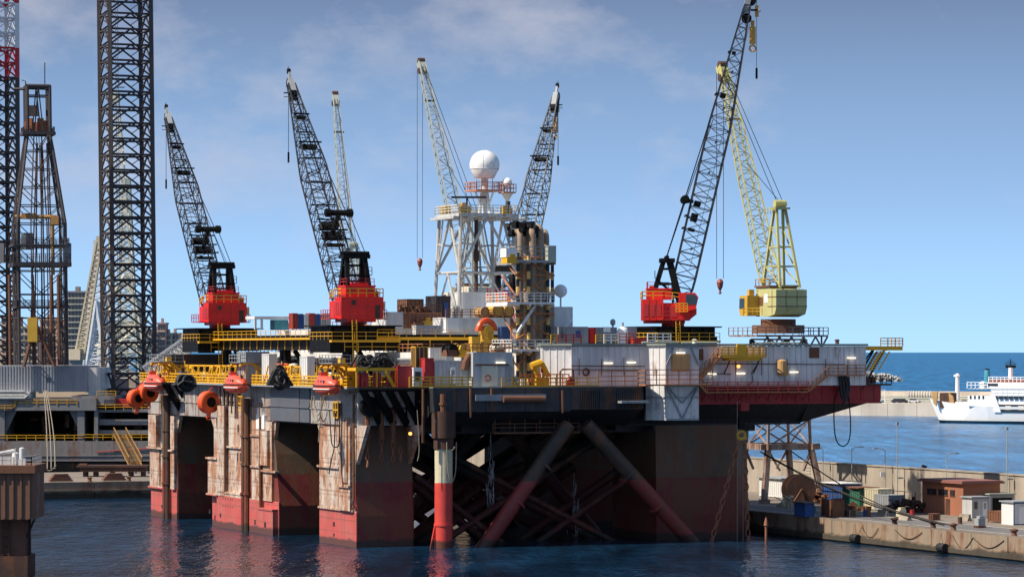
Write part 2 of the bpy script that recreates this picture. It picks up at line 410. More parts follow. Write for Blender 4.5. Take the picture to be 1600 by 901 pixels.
# ------------------------------------------------------------------ sea and harbour water
m, nt, b = newmat('harbour water'); L = nt.links
geo = nn(nt, 'ShaderNodeNewGeometry').outputs['Position']
n1 = noise(nt, geo, .16, 3, .6, (1, .55, 1)); n2 = noise(nt, geo, .55, 3, .6, (1, .6, 1)); n3 = noise(nt, geo, 1.9, 2, .5); big = noise(nt, geo, .012, 4, .55, (1, .5, 1)); mid = noise(nt, geo, .045, 3, .55, (1, .35, 1))
def madd(a, k, c=None):
    q = nn(nt, 'ShaderNodeMath', operation='MULTIPLY_ADD'); L.new(a, q.inputs[0])
    q.inputs[1].default_value = k
    if c is None: q.inputs[2].default_value = 0
    else: L.new(c, q.inputs[2])
    return q.outputs[0]
n4 = noise(nt, geo, .20, 4, .65, (1, .16, 1)); n5 = noise(nt, geo, .055, 4, .62, (1, .22, 1))
hh = madd(n1, 1.5, madd(n2, .75, madd(n3, .22, madd(n4, 1.6))))
bp = nn(nt, 'ShaderNodeBump', Strength=1.0, Distance=1.5); L.new(hh, bp.inputs['Height'])
gust = mixc(nt, .5, big, mid); L.new(ramp(nt, gust, [(.38, .30), (.62, 1.0)]), bp.inputs['Strength'])
L.new(bp.outputs[0], b.inputs['Normal'])
# open sea bluer, rougher than the basin; harbour's reflected sky put into its colour
sy = nn(nt, 'ShaderNodeSeparateXYZ'); L.new(geo, sy.inputs[0])
def band(a, b_):
    q = nn(nt, 'ShaderNodeMapRange'); L.new(sy.outputs['Y'], q.inputs[0]); q.inputs[1].default_value = a; q.inputs[2].default_value = b_; return q.outputs[0]
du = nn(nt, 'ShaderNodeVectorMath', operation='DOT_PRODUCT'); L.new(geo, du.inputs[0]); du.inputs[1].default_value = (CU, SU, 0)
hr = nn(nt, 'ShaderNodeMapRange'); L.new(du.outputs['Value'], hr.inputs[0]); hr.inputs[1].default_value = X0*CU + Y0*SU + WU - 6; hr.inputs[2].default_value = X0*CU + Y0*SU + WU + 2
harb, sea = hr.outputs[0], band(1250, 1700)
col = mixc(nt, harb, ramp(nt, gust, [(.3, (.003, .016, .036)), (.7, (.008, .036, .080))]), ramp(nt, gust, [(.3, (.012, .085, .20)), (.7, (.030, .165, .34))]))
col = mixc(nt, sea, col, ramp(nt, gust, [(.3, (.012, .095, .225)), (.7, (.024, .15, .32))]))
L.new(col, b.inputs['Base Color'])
tx = mixc(nt, .5, n4, n5); col = mixc(nt, 1.0, col, ramp(nt, tx, [(.36, .38), (.5, 1.0), (.64, 1.9)]), 'MULTIPLY'); L.new(col, b.inputs['Base Color'])  # light and dark of the ripples painted into the base colour
L.new(mixc(nt, sea, mixc(nt, harb, (.5,)*3, (.28,)*3), (.10,)*3), b.inputs['Specular IOR Level'])
ds = mixc(nt, sea, mixc(nt, harb, (.55,)*3, (2.2,)*3), (3.0,)*3); L.new(ds, bp.inputs['Distance'])
L.new(mixc(nt, sea, mixc(nt, harb, (.07,)*3, (.18,)*3), (.35,)*3), b.inputs['Roughness']); b.inputs['IOR'].default_value = 1.333; b.inputs['Specular IOR Level'].default_value = .5
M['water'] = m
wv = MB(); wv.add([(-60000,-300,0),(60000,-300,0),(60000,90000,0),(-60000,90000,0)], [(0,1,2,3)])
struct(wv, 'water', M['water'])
# ------------------------------------------------------------------ quays
Qz = 2.8
QU, WU = 63.0, 93.0
qd = MB(); qd.box(QU+.6, WU+8, -150, 330, -4, Qz); o = struct(qd, 'quay', M['ground'], rig=True)
pd_ = MB(); pd_.box(-95, QU+.6, 150.6, 196, -4, Qz); struct(pd_, 'quay', M['ground'], rig=True)
# coping and face of both quays, with its joints and a ledge
qf = MB()
v = -150
while v < 150:
    l = random.uniform(8, 11); qf.box(QU + random.uniform(-.05, .05), QU+.6, v, min(v+l-.12, 150), -4, Qz+.02); v += l
qf.box(QU-.25, QU, -150, 150, .2, .9)
struct(qf, 'quay_face', M['quayface'], rig=True)
qf = MB(); u = -95
while u < QU:
    l = random.uniform(8, 12); qf.box(u, min(u+l-.12, QU-.1), 150 + random.uniform(-.05, .05), 150.6, -4, Qz+.02); u += l
qf.box(-95, QU-.3, 149.6, 150, 1.2, 1.5); struct(qf, 'quay_face', M['quayface'], rig=True)
rd = MB(); rd.box(QU+3.2, QU+10.6, -150, 330, Qz-.2, Qz+.006); struct(rd, 'road', M['asphalt'], rig=True)
ln = MB()
for a in (QU+3.4, QU+10.3): ln.box(a, a+.22, -150, 330, Qz-.1, Qz+.012)
struct(ln, 'road_line', M['line'], rig=True)
kb = MB()
v = -150
while v < 330:
    kb.box(QU+.02, QU+.45, v, v+5.9, Qz, Qz+.16); v += 6
struct(kb, 'quay_kerb', M['ground'], rig=True)
# ------------------------------------------------------------------ sea wall behind the right quay
ww = wallm = MB(); v = -150
wall_root = rthing('sea_wall', 'long bare concrete sea wall behind the right hand quay', 'wall', (WU, 40, Qz))
body = MB(); joints = MB()
while v < 330:
    l = 7.2; body.box(WU + random.uniform(-.03,.03), WU+1.1, v, v+l-.07, Qz-.3, 8.05 + random.uniform(-.03,.03)); v += l
body.build('wall_panel', M['concrete'], wall_root)
cp = MB(); v = -150
while v < 330: cp.box(WU-.12, WU+1.2, v, v+14.3, 8.08, 8.26); v += 14.4
cp.build('coping', M['concrete'], wall_root)
# ------------------------------------------------------------------ breakwater (mole) in the far right
BD = 1272
def bx_(px0, px1, D0, D1, z0, z1): return ((px0-800)/F*D0, (px1-800)/F*D0, D0, D1, z0, z1)
bk = MB(); x = 20.
while x < 420:
    l = random.uniform(11, 14); bk.box(x, x+l-.15, BD+random.uniform(-.1,.1), BD+22, -3, 4.9); x += l
MA, MPX, MPY = radians(30), (1460-800)/F*BD, float(BD)        # the breakwater runs obliquely: its right end is nearer
def mole(o):
    o.rotation_euler = (0, 0, -MA); o.location = (MPX - (MPX*cos(MA) + MPY*sin(MA)), MPY - (-MPX*sin(MA) + MPY*cos(MA)), 0); return o
def on_mole(o, px, dy):
    k = (px-800)/F; dx = (k*(MPY + cos(MA)*dy) - MPX - sin(MA)*dy)/(cos(MA) + sin(MA)*k)
    o.location.x = MPX + cos(MA)*dx + sin(MA)*dy; o.location.y = MPY - sin(MA)*dx + cos(MA)*dy; o.rotation_euler = (0, 0, -MA); return o
mole(struct(bk, 'breakwater', M['molestone']))
bt = MB(); bt.box(40, 420, BD+22.2, BD+40, -3, 6.1); bt.box(40, 420, BD+30, BD+40, 6.1, 7.6); bt.box(40, 420, BD+34, BD+38, 7.6, 9.2)
for i in range(60): bt.box(42+i*6.2, 43+i*6.2, BD+21.6, BD+22.2, -1, 6.0)
mole(struct(bt, 'breakwater_wall', M['molestone']))
bt = MB()
for z, d in ((5.3, 13), (5.9, 17.5), (6.6, 24.5), (7.2, 26)): bt.tube((40, BD+d, z), (420, BD+d, z), .28, n=6)
mole(struct(bt, 'breakwater_pipes', M['steelpale']))
# ------------------------------------------------------------------ town hill on the left horizon
hl = MB(); ring = []
n = 38
xs = [-420 + i * 13.5 for i in range(n)]
def hz(x): return max(22 + 16*math.exp(-((x+330)/110)**2) + 3*sin(x*.05) - max(0, (x+215))*.30, 6 if x < 20 else 0)
rows = []
for k, (d, f) in enumerate(((1500, 0.0), (1560, .35), (1640, .75), (1750, 1.0), (1950, .6))):
    rows.append([(x * d/1600, d, max(.5, (hz(x)+random.uniform(-1.5,1.5)) * f) if f else -1) for x in xs])
vsx = [p for r in rows for p in r]; fs = []
for i in range(4):
    for k in range(n-1): fs.append((i*n+k, i*n+k+1, (i+1)*n+k+1, (i+1)*n+k))
hl.add(vsx, fs); struct(hl, 'hill', M['hill'], smooth=True)
# ------------------------------------------------------------------ the platform itself
RIG = rthing('offshore_platform', 'huge red legged semi submersible platform with a rust streaked deck, moored beside the quay', 'oil platform', (0, 0, 0))
SKE = fu(1005, -5.1)     # right end of the dark skirt
DZ = 20.45           # main deck
UZ = 25.7            # roof of the ribbed wall block on the right
COLV = [(0, 14, 1.2, 1.2), (30.3, 59.9, 3.2, 2.4), (76.9, 90.5, .8, 0)]
def column(u0, u1, v0, v1, b0, b1, ch):
    mb = MB(); rings = []
    for z, k in ((-3, 0), (4, .05), (11, .55), (15.5, 1)):
        a, c = v0 + b0*k, v1 - b1*k
        rings.append([Vector(p + (z,)) for p in ((u0, a+.01), (u0+ch*.0+.01, a), (u1-ch, a), (u1, a+ch), (u1, c-ch), (u1-ch, c), (u0+.01, c), (u0, c-.01))])
    mb.loft(rings); return mb
cols = []
for (v0, v1, b0, b1) in COLV:
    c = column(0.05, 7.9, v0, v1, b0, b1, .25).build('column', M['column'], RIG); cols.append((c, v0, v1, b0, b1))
    # belt at the top of the red paint, hull numbers of plate seams
    s = MB()
    for u in (2.6, 5.2): s.box(u, u+.06, v0+b0*.2-.05, v0+b0*.2+.3, 0, 3)
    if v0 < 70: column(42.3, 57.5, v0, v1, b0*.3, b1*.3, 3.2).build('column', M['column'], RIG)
# lit side plating: stepped panels, ledges, pipes
def vv(px): return fv(px, 0)
def plating(col, v0, v1, b0, b1, parts, pipes, ledges, slots):
    mb = MB()
    for (a, b, z0, z1, pr) in parts: mb.box(-pr, .04, a, b, z0, z1)
    for (a, b, z, pr) in ledges: mb.box(-pr, .04, a, b, z-.12, z+.14)
    mb.build('side_plating', M['plating'], col)
    if slots:
        d = MB()
        for (v, z, hv, hz_, pr) in slots: d.box(-pr-.02, -pr+.05, v-hv, v+hv, z-hz_, z+hz_)
        d.build('opening', M['rubber'], col)
    for (v, z0, z1, r, pr, mm) in pipes:
        p = MB(); p.tube((-pr, v, z0), (-pr, v, z1), r, n=8)
        for z in (5.2, 9.3, 13.2): p.tube((-pr, v, z-.15), (-pr, v, z+.15), r*1.35, n=8)
        p.build('pipe', M[mm], col)
c1, c2, c3 = cols
plating(c1[0], *c1[1:], [(0.0, 14, -3, 4.6, .10), (vv(553), vv(536), 4.6, 15.4, .55), (vv(535), 13.6, 4.6, 10.0, .25), (vv(535), 13.2, 10.0, 15.2, .4), (1.3, vv(553), 4.6, 15.4, .16), (vv(550), vv(541), 8.2, 16.5, .75)],
        [(vv(536)+.1, 4.6, 15.4, .12, .35, 'rust'), (vv(556), 6, 19.5, .16, .3, 'rust')],
        [(.8, 14, 4.6, .35), (vv(535), 13.8, 10.0, .55), (vv(553), vv(535), 7.7, .8)],
        [(vv(523), 2.6, .35, .28, .1), (vv(523), 1.2, .25, .2, .1)])
plating(c2[0], *c2[1:], [(vv(437), vv(333), -3, 4.5, .12), (vv(350), vv(334), 4.5, 9.6, .9), (vv(350), vv(340), 9.6, 15.4, .55), (vv(360), vv(350), 4.5, 17.3, 1.0), (vv(386), vv(362), 4.5, 17.3, .45),
        (vv(412), vv(398), 4.5, 17.3, .45), (vv(428), vv(414), 4.5, 15.4, .3), (vv(386), vv(348), -3, 5.0, .9), (vv(412), vv(396), -3, 4.6, .6), (vv(436), vv(413), -3, 3.4, .9), (vv(425), vv(413), 9.4, 14.2, .7)],
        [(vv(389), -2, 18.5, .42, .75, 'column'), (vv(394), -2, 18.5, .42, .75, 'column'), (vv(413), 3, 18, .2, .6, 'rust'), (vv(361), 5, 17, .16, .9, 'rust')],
        [(vv(350), vv(333), 4.5, 1.1), (vv(350), vv(333), 9.7, 1.2), (vv(412), vv(398), 9.1, .7), (vv(412), vv(398), 13.4, .7), (vv(386), vv(350), 11.5, .75), (vv(436), vv(413), 8.6, .6), (vv(386), vv(348), 5.0, 1.0), (vv(436), vv(412), 3.4, 1.0)],
        [(vv(377), 14.2, .3, .55, .45), (vv(376), 10.2, .25, .6, .45), (vv(381), 10.2, .25, .6, .45), (vv(337), 2.0, .3, .3, .9), (vv(354), 1.7, .3, .3, .9), (vv(405), 1.4, .3, .35, .6), (vv(424), 1.3, .4, .35, .9)]
        + [(vv(358)+i*-1.1, z, .12, .1, .9) for i in range(5) for z in (3.1, 4.2)])
plating(c3[0], *c3[1:], [(77, 90.4, -3, 4.4, .12), (vv(253), vv(238), 4.4, 10.4, .4), (vv(251), vv(239), 10.4, 15.4, .75), (vv(262), vv(254), 4.4, 15.4, .3), (vv(277), vv(271), 4.4, 15.4, .5)],
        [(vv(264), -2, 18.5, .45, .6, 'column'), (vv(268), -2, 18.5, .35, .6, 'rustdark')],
        [(vv(262), vv(237), 4.4, .6), (vv(262), vv(237), 10.4, .9), (vv(277), vv(270), 10.2, .8)], [(vv(254), 1.6, .25, .25, .12)])
# haunch plates where columns meet the deck
hb = MB()
for v0, v1, b0, b1 in COLV:
    for u in (.06, 7.2):
        if v0 < 25: hb.prism([(v0+b0*.4, 10.6), (v0+b0, 10.6), (v0+b0+.2, 15.6), (v0-3.4, 15.6)], u, u+.5, 'x')
        else: hb.prism([(v0+b0*.8, 12.8), (v0+b0+.3, 12.8), (v0+b0+.2, 15.6), (v0+b0-1.6, 15.6)], u, u+.5, 'x')
        hb.prism([(v1-b1, 12.6), (v1-b1*.6, 12.6), (v1+1.4, 15.6), (v1-b1-.2, 15.6)], u, u+.5, 'x')
hb.build_each('haunch_plate', M['plating'], RIG)
# deck hull: box, raked right end, sloping black underside at the front
dk = MB()
dk.box(.3, 59, 6.4, 90.2, 15.4, DZ-.05); dk.box(.3, 64, .3, 6.4, 15.4, DZ-.05)
dk.prism([(64, 15.4), (75, 18.3), (75, DZ-.05), (64, DZ-.05)], .3, 6.4, 'y')
dk.prism([(.3, 15.4), (.3, DZ-.1), (-4.9, DZ-.1), (-4.9, 17.5), (-1.0, 15.4)], 8.4, SKE, 'x')
dk.prism([(.3, 15.2), (.3, DZ-.1), (-1.9, DZ-.1), (-1.9, 18.0), (1.2, 15.2)], SKE, 64, 'x')
dk.add([(64,.3,15.4),(64,-1.9,18.0),(64,-1.9,20.3),(64,.3,20.3),(75,.3,18.4),(75,-1.9,18.5),(75,-1.9,20.3),(75,.3,20.3)], [(0,1,2,3),(4,7,6,5),(0,4,5,1),(1,5,6,2),(2,6,7,3),(3,7,4,0)])
for i in range(9): dk.box(9+i*5.5, 9.5+i*5.5, .4, 90, 14.6, 15.45)
for i in range(11): dk.box(8.2, 58.5, 3+i*8.2, 3.5+i*8.2, 14.3, 15.45)
dk.build('deck_hull', M['hull'], RIG)
dp = MB()
dp.box(.1, 59, 6.5, 90.3, DZ-.05, DZ); dp.box(.1, 75, -.1, 6.5, DZ-.05, DZ); dp.box(8.4, SKE, -5, -.1, DZ-.1, DZ+.02); dp.box(-1.6, .1, -.6, 91.6, DZ-.2, DZ+.02)
dp.build('main_deck', M['grey'], RIG)
# plates along the left side
def plates(u, pxa, pxb, z0, z1, mat, step=3.4):
    mb = MB(); v = fv(pxb, 0); e = fv(pxa, 0)
    while v < e - .2:
        l = min(step, e - v); pr = random.uniform(.12, .2); mb.box(u-pr, u+.35, v+.02, v+l-.02, z0, z1); v += l
    mb.box(u-.3, u+.3, fv(pxb, 0), e, z0+1.9, z0+2.05)
    return mb.build('side_plate', M[mat], RIG)
plates(0, 233, 341, 15.55, 20.2, 'palehull'); plates(0, 341, 424, 15.55, 20.2, 'palehull', 2.6); plates(-.1, 425.5, 486, 15.6, 20.25, 'greyhull', 4); plates(0, 487, 557, 15.55, 20.2, 'palehull')
fp = MB(); u = .0
while u < 7.8: fp.box(u+.02, u+1.9, -.22-random.random()*.06, .3, 15.55, 20.2); u += 1.95
fp.build('front_plate', M['frontplate'], RIG)
sk = MB(); u = 8.4
while u < SKE-.2:
    l = random.choice((1.6, 2.4, 3.2)); e = min(u+l, SKE); sk.box(u+.02, e-.02, -5.1-random.random()*.08, -4.7, 17.3 + (.0 if u < 27 else .2), 20.3); u = e
for i in range(30): sk.box(29+i*.3, 29.1+i*.3, -5.28, -5.0, 17.6, 20.2)
sk.build('front_skirt', M['skirt'], RIG)
rb = MB(); u = 47
while u < 74.9:
    l = random.choice((2.6, 3.4, 4.2)); e = min(u+l, 75.05); rb.box(u+.015, e-.015, -2.1, -1.7, 18.0, 20.5); u = e
rb.box(74.9, 75.2, -1.9, 6.4, 18.5, 20.5); rb.box(47, 75.1, -2.25, -2.0, 18.0, 18.25)
for i in range(14): rb.box(48+i*2, 48.12+i*2, -2.2, -2.05, 18.1, 20.4)
rb.build('red_hull_band', M['redhull'], RIG)
# under-deck walkway, pipes and boxes seen against the dark
ud = MB()
p0, p1 = PV(770, 652, -3), PV(905, 652, -3)
ud.rail([(p0.x, -3, 14.6), (p1.x, -3, 14.6)], 1.1, 3, .05); ud.box(p0.x, p1.x, -3.4, -2.2, 14.4, 14.6)
for i in range(6): x = p0.x + .5 + i*2.1; ud.bar((x, -2.5, 14.5), (x, -2.5, 17.4), .12)
ud.build('under_deck_walkway', M['rust'], RIG)
up = MB()
a = PV(785, 622, -5.4); b = PV(850, 622, -5.4); up.tube((a.x, -5.6, a.z-.1), (b.x, -5.6, b.z-.1), .45, n=10)
a = PV(692, 610, -5.5); up.tube((a.x, -5.5, 19.6), (a.x, -5.5, 16.9), .38, n=9); up.tube((a.x, -5.5, 18.2), (a.x, -5.5, 18.5), .5, n=9)
for px, z0, z1 in ((735, 20.3, 16.6), (768, 20.3, 17.9), (661, 20.3, 13.4), (879, 20, 17.1)): q = PV(px, 620, -5.3); up.tube((q.x, -5.3, z0), (q.x, -5.3, z1), .16, n=6)
up.build_each('drain_pipe', M['rust'], RIG)
gs = MB(); a = PV(743, 604, -5.5); b = PV(853, 604, -5.5); gs.box(a.x, b.x, -5.6, -5.2, 18.7, 19.5); gs.box(PV(965,624,-5.3).x, PV(1008,624,-5.3).x, -6.6, -5.2, 18.3, 18.6); gs.build('side_fender', M['greycont'], RIG)
# braces between the columns
def brace(p, q, r): return MB().tube(p, q, r, n=14)
for v, r in ((-3.9, 1.0), (16, .9), (57, 1.1)):
    lf, rt = (14.5, 47.4) if v < 0 else (8.5, 42.5)
    ap = 29 if v < 0 else 25.5
    for f in (lf, rt):
        b = brace((f, v, -2.0), (ap + (-1.2 if f < ap else 1.2), v, 15.6), r).build('brace', M['bracepaint' if v < 0 else 'braceshade'], RIG, smooth=True)
        if v < 0:
            s = MB(); d = Vector((ap-f, 0, 17.6)).normalized(); c = Vector((f, v, -2)) + d*9.5
            s.tube(c, c+d*.3, r*1.12, n=14); c = c + d*6; s.tube(c, c+d*.3, r*1.12, n=14); s.build('ring_stiffener', M['bracepaint'], b)
for v, r in ((3, .45), (9, .6), (24, .7), (38, .8)):
    for a, b in (((9, v, -2), (41, v+6, 15)), ((41, v, -2), (9, v+6, 15)), ((9, v, 9), (25, v+3, -2)), ((41, v, 9), (25, v+3, -2))): brace(a, b, r).build('brace', M['braceshade'], RIG, smooth=True)
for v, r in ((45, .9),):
    for a, b in (((8, v, 5), (25, v+3, 15.5)), ((42, v, 5), (25, v+3, 15.5))): brace((a[0], a[1], -2), b, r).build('brace', M['braceshade'], RIG, smooth=True)
for v in (22, 66):
    for s in (0, 1):
        a = (8, v-14+s*28, -1.5); brace(a, (41, v+12-s*24, 14), .9).build('brace', M['braceshade'], RIG, smooth=True)
t = PV(693, 860, -4.6)
st = MB(); st.tube((t.x, -4.6, -3), (t.x, -4.6, 12.6), 1.15, n=20); st.tube((t.x, -4.6, 5.1-2.3), (t.x, -4.6, 3.1), 1.25, n=20)
st.bar((t.x-1.9, -4.6, -1), (t.x-.8, -4.6, 4.2), .3); st.build('stand_pipe', paint('red and cream stand pipe', (.62, .55, .38), .25, .5, .2, .8, low=(.62, .06, .045), lowz=8.3, scum=True), RIG, smooth=True)
st = MB(); st.tube((t.x, -4.6, 12.6), (t.x, -4.6, 14.0), 1.3, n=16); st.tube((t.x, -4.6, 14.0), (t.x, -4.6, 17.4), 1.55, n=16); st.build('pipe_collar', M['rustdark'], RIG, smooth=True)
# ------------------------------------------------------------------ ribbed wall block on the right
WV = -3.0
ua = fu(893, WV); ub = fu(1010, WV); uc = fu(1040, WV-2.6); ud_ = fu(1091, WV-2.6); ue = fu(1352, WV)
UA0, UE = ua - 3.0, ue
def strip(mb, p, q, z0, z1, step=.85, w=.10, pr=.07):              # ribs along a wall line
    p, q = Vector((*p, 0)), Vector((*q, 0)); L_ = (q-p).length; d = (q-p)/L_; nrm = Vector((d.y, -d.x, 0))
    n = int(L_/step)
    for i in range(n+1):
        c = p + d*(L_*i/n if n else 0); a = c - d*w/2; b = c + d*w/2
        mb.prism([(a.x, a.y), (b.x, b.y), (b.x+nrm.x*pr, b.y+nrm.y*pr), (a.x+nrm.x*pr, a.y+nrm.y*pr)], z0, z1)
plan = [(UA0, 58), (UA0, WV+2.6), (ua, WV), (ub+.6, WV), (ub+.6, 0), (ud_, 0), (ud_, WV), (UE, WV), (UE, 6.5), (57.6, 6.5), (57.6, 58)]
ub_mb = MB(); ub_mb.prism(plan, DZ, UZ); ub_mb.build('ribbed_wall', M['wall'], RIG)
for a_, b_, st_ in (((UA0, WV+2.6), (ua, WV), .9), ((ua, WV), (ub, WV), .85), ((ud_+.3, WV), (UE, WV), .8), ((UA0, 57), (UA0, WV+3), 2.4)):
    rm = MB(); strip(rm, a_, b_, DZ, UZ, st_); rm.build('wall_rib', M['wall'], RIG)
bay = MB(); bayp = [(ub, WV+.02), (uc, WV-2.6), (ud_, WV-2.6), (ud_, WV+2.6), (uc, WV+2.6), (ub+.6, WV+2)]
bay.prism(bayp, 16.0, UZ+.05); strip(bay, (ub, WV), (uc, WV-2.6), 16, UZ, .95); strip(bay, (uc, WV-2.6), (ud_, WV-2.6), 16, UZ, .9)
by = bay.build('stair_bay', M['wall'], RIG)
db = MB(); yv = WV-2.75; um = (uc+ud_)/2
for a, b in (((uc, 20.6), (um, 16.2)), ((um, 16.2), (ud_, 20.6)), ((uc, 23.2), (um-1.2, 25.6)), ((ud_, 23.2), (um+1.2, 25.6)), ((um, 18.3), (uc, 20.6)), ((um, 18.3), (ud_, 20.6))): db.bar((a[0], yv, a[1]), (b[0], yv, b[1]), .26, .16)
db.bar((uc, yv, 19.0), (ud_, yv, 19.0), .14); db.bar((ub, WV-.05, 19.0), (uc, yv, 19.0), .14); db.bar((uc, yv, 20.5), (ud_, yv, 20.5), .2)
for z in (16.1, 25.6): db.bar((uc, yv, z), (ud_, yv, z), .22)
db.build('cross_brace', M['greycont'], by)
hd = MB(); p, q = PV(1051, 554, WV-2.8), PV(1077, 578, WV-2.8); hd.box(p.x, (p.x+q.x)/2-.03, WV-2.86, WV-2.6, q.z, p.z); hd.box((p.x+q.x)/2+.03, q.x, WV-2.86, WV-2.6, q.z, p.z)
hd.box(p.x-.12, q.x+.12, WV-2.8, WV-2.6, q.z-.12, p.z+.12); hd.build('hatch_door', M['tan'], by)
for a, b, c, d in ((1090, 545, 1099, 562), (1265, 543, 1280, 559)):
    p, q = PV(a, b, WV-.1), PV(c, d, WV-.1); MB().box(p.x, q.x, WV-.14, WV+.1, q.z, p.z).build('rusty_panel', M['rust'], RIG)
rf = MB(); rf.prism([(UA0-.3, 58), (UA0-.3, WV+2.4), (ua-.1, WV-.3), (ub-.1, WV-.3), (uc-.1, WV-2.9), (ud_+.2, WV-2.9), (ud_+.2, WV-.3), (UE+.3, WV-.3), (UE+.3, 6.8), (57.9, 6.8), (57.9, 58)], UZ+.06, UZ+.34)
rf.build('roof_deck', paint('green grey gutter', (.22, .25, .22), .25, .6, .2, .6), RIG)
pp = MB(); yv = WV - .25
for za, zb, px0, px1 in ((571, 572, 893, 1008), (577, 578, 893, 1005), (568, 569, 1105, 1320)):
    p, q = PV(px0, za, yv), PV(px1, zb, yv); pp.tube((p.x, yv, p.z), (q.x, yv, q.z), .06, n=5)
for px in (905, 940, 975, 1110, 1150, 1190, 1230, 1290, 1325): p = PV(px, 560, yv); pp.tube((p.x, yv, p.z), (p.x, yv, p.z-2.2), .05, n=5)
a = PV(1184, 568, yv); pp.path([(a.x, yv, a.z), (a.x-.9, yv, a.z-1.2), (a.x-.7, yv, a.z-2.2), (a.x-1.5, yv, a.z-3)], .06, 5)
a = PV(1205, 568, yv); pp.path([(a.x-9, yv, a.z), (a.x-8.6, yv, a.z-1.3), (a.x-6, yv, a.z-1.35)], .06, 5)
pp.build('cable_run', M['rustdark'], RIG)
for px, py, vq in ((951, 567, WV), (987, 566, WV), (1064, 551, WV-2.75), (1113, 584, WV), (1158, 583, WV), (1241, 581, WV), (1331, 559, WV)):
    p = PV(px, py, vq-.3); MB().box(p.x-.62, p.x+.62, vq-.32, vq-.14, p.z-.09, p.z+.09).build('tube_lamp', M['lamp'], RIG)
for px, py, v_ in ((641, 677, -3.5), (1154, 572, WV-1.2)):
    p = PV(px, py, v_); MB().lathe([(.05,-.22),(.2,-.12),(.22,.1),(.06,.2)], (p.x, v_, p.z), 10).build('flood_lamp', M['lampor'], RIG, smooth=True)
vt = MB(); p = PV(915, 581, WV); vt.torus((p.x, WV-.15, p.z), .42, .13, (0,1,0), 14, 6); vt.build('vent_ring', M['rust'], RIG)
vt = MB(); p = PV(1221, 573, WV-.5); vt.lathe([(.3,-1),(.62,-.8),(.62,.8),(.3,1.0)], (p.x, WV-.65, p.z), 12); vt.box(p.x-.3, p.x+.9, WV-.8, WV-.1, p.z-1.2, p.z+.2); vt.build('vent_box', M['tan'], RIG)
# walkways, railings, stairs
wk = MB(); p, q = PV(940, 603, -5.3), PV(1090, 597, -5.3)
wk.box(ub-2.2, ud_+1.2, WV-4.4, WV-2.4, DZ+.1, DZ+.28); wk.box(ua-3, ub, -5.2, WV, DZ+.03, DZ+.1); wk.build('walkway', M['rail_rust'], RIG)
rl = MB(); rl.rail([(fu(935, -5.1), -5.1, DZ+.05), (ub-2.2, -5.1, DZ+.1), (ub-2.2, WV-4.3, DZ+.28), (ud_+1.2, WV-4.3, DZ+.28)], 1.9, 1.7, .05, (.33, .66))
rl.build('railing', M['rail_rust'], RIG)
rl = MB(); rl.rail([(fu(640, -5.1), -5.1, DZ), (fu(738, -5.1), -5.1, DZ)], 1.3, 1.4, .07, (.35,.68), True); rl.rail([(fu(784, -5.1), -5.1, DZ), (fu(935, -5.1), -5.1, DZ)], 1.15, 1.5, .055, (.5,), True)
rl.build('railing', M['yellow'], RIG)
rl = MB(); rl.rail([(8, -.5, DZ), (.2, -.5, DZ), (-1.5, -.5, DZ), (-1.5, 91.5, DZ)], 1.3, 1.5, .075, (.35,.68), True)
for i in range(26): v = 1 + i*3.5 + random.uniform(-.6,.6); hgt = random.choice((1.4, 1.9, 2.6)); rl.bar((-1.4, v, DZ), (-1.2 + random.uniform(-.3,.6), v+random.uniform(-.6,.6), DZ+hgt), .16)
rl.build('railing', M['yellow'], RIG)
def stairs(mbs, mbr, a, b, w=1.0, n=10):
    a, b = Vector(a), Vector(b); dv = Vector((0, w, 0))
    for s in (Vector((0,0,0)), dv):
        mbs.bar(a+s, b+s, .1, .28); mbr.bar(a+s+Vector((0,0,1.05)), b+s+Vector((0,0,1.05)), .09); mbr.bar(a+s+Vector((0,0,.55)), b+s+Vector((0,0,.55)), .07)
        for i in range(6): c = a.lerp(b, i/5)+s; mbr.bar(c, c+Vector((0,0,1.05)), .08)
    for i in range(n): c = a.lerp(b, (i+.5)/n); mbs.box(c.x-.15, c.x+.15, c.y, c.y+w, c.z-.03, c.z+.03)
# rusty stair to the yellow landing
sv = -5.2; a = PV(1093, 594, sv); b = PV(1128, 556, sv); c = PV(1197, 556, sv)
ms, mr = MB(), MB(); stairs(ms, mr, a, b, 1.1, 14); s_ = ms.build('stair', M['rail_rust'], RIG); mr.build('handrail', M['rail_rust'], s_)
ld = MB(); ld.box(b.x, c.x, sv, WV, b.z-.25, b.z); ld.box(b.x+1.2, c.x-.6, sv+.2, WV, b.z-.6, b.z-.25); l_ = ld.build('landing', M['yellow'], RIG)
ld = MB(); ld.rail([(b.x, sv, b.z), (c.x, sv, b.z), (c.x, WV, b.z)], 1.15, 1.0, .06, (.35, .65), True)
ld.box(b.x+2.2, b.x+3.6, sv-.1, sv+.1, b.z, b.z+1.6); ld.build('handrail', M['yellow'], l_)
bk_ = MB()
for x in (b.x+1.4, c.x-.8): bk_.bar((x, WV-.1, b.z-2.3), (x, sv+.2, b.z-.3), .14)
bk_.build('bracket', M['rustdark'], l_)
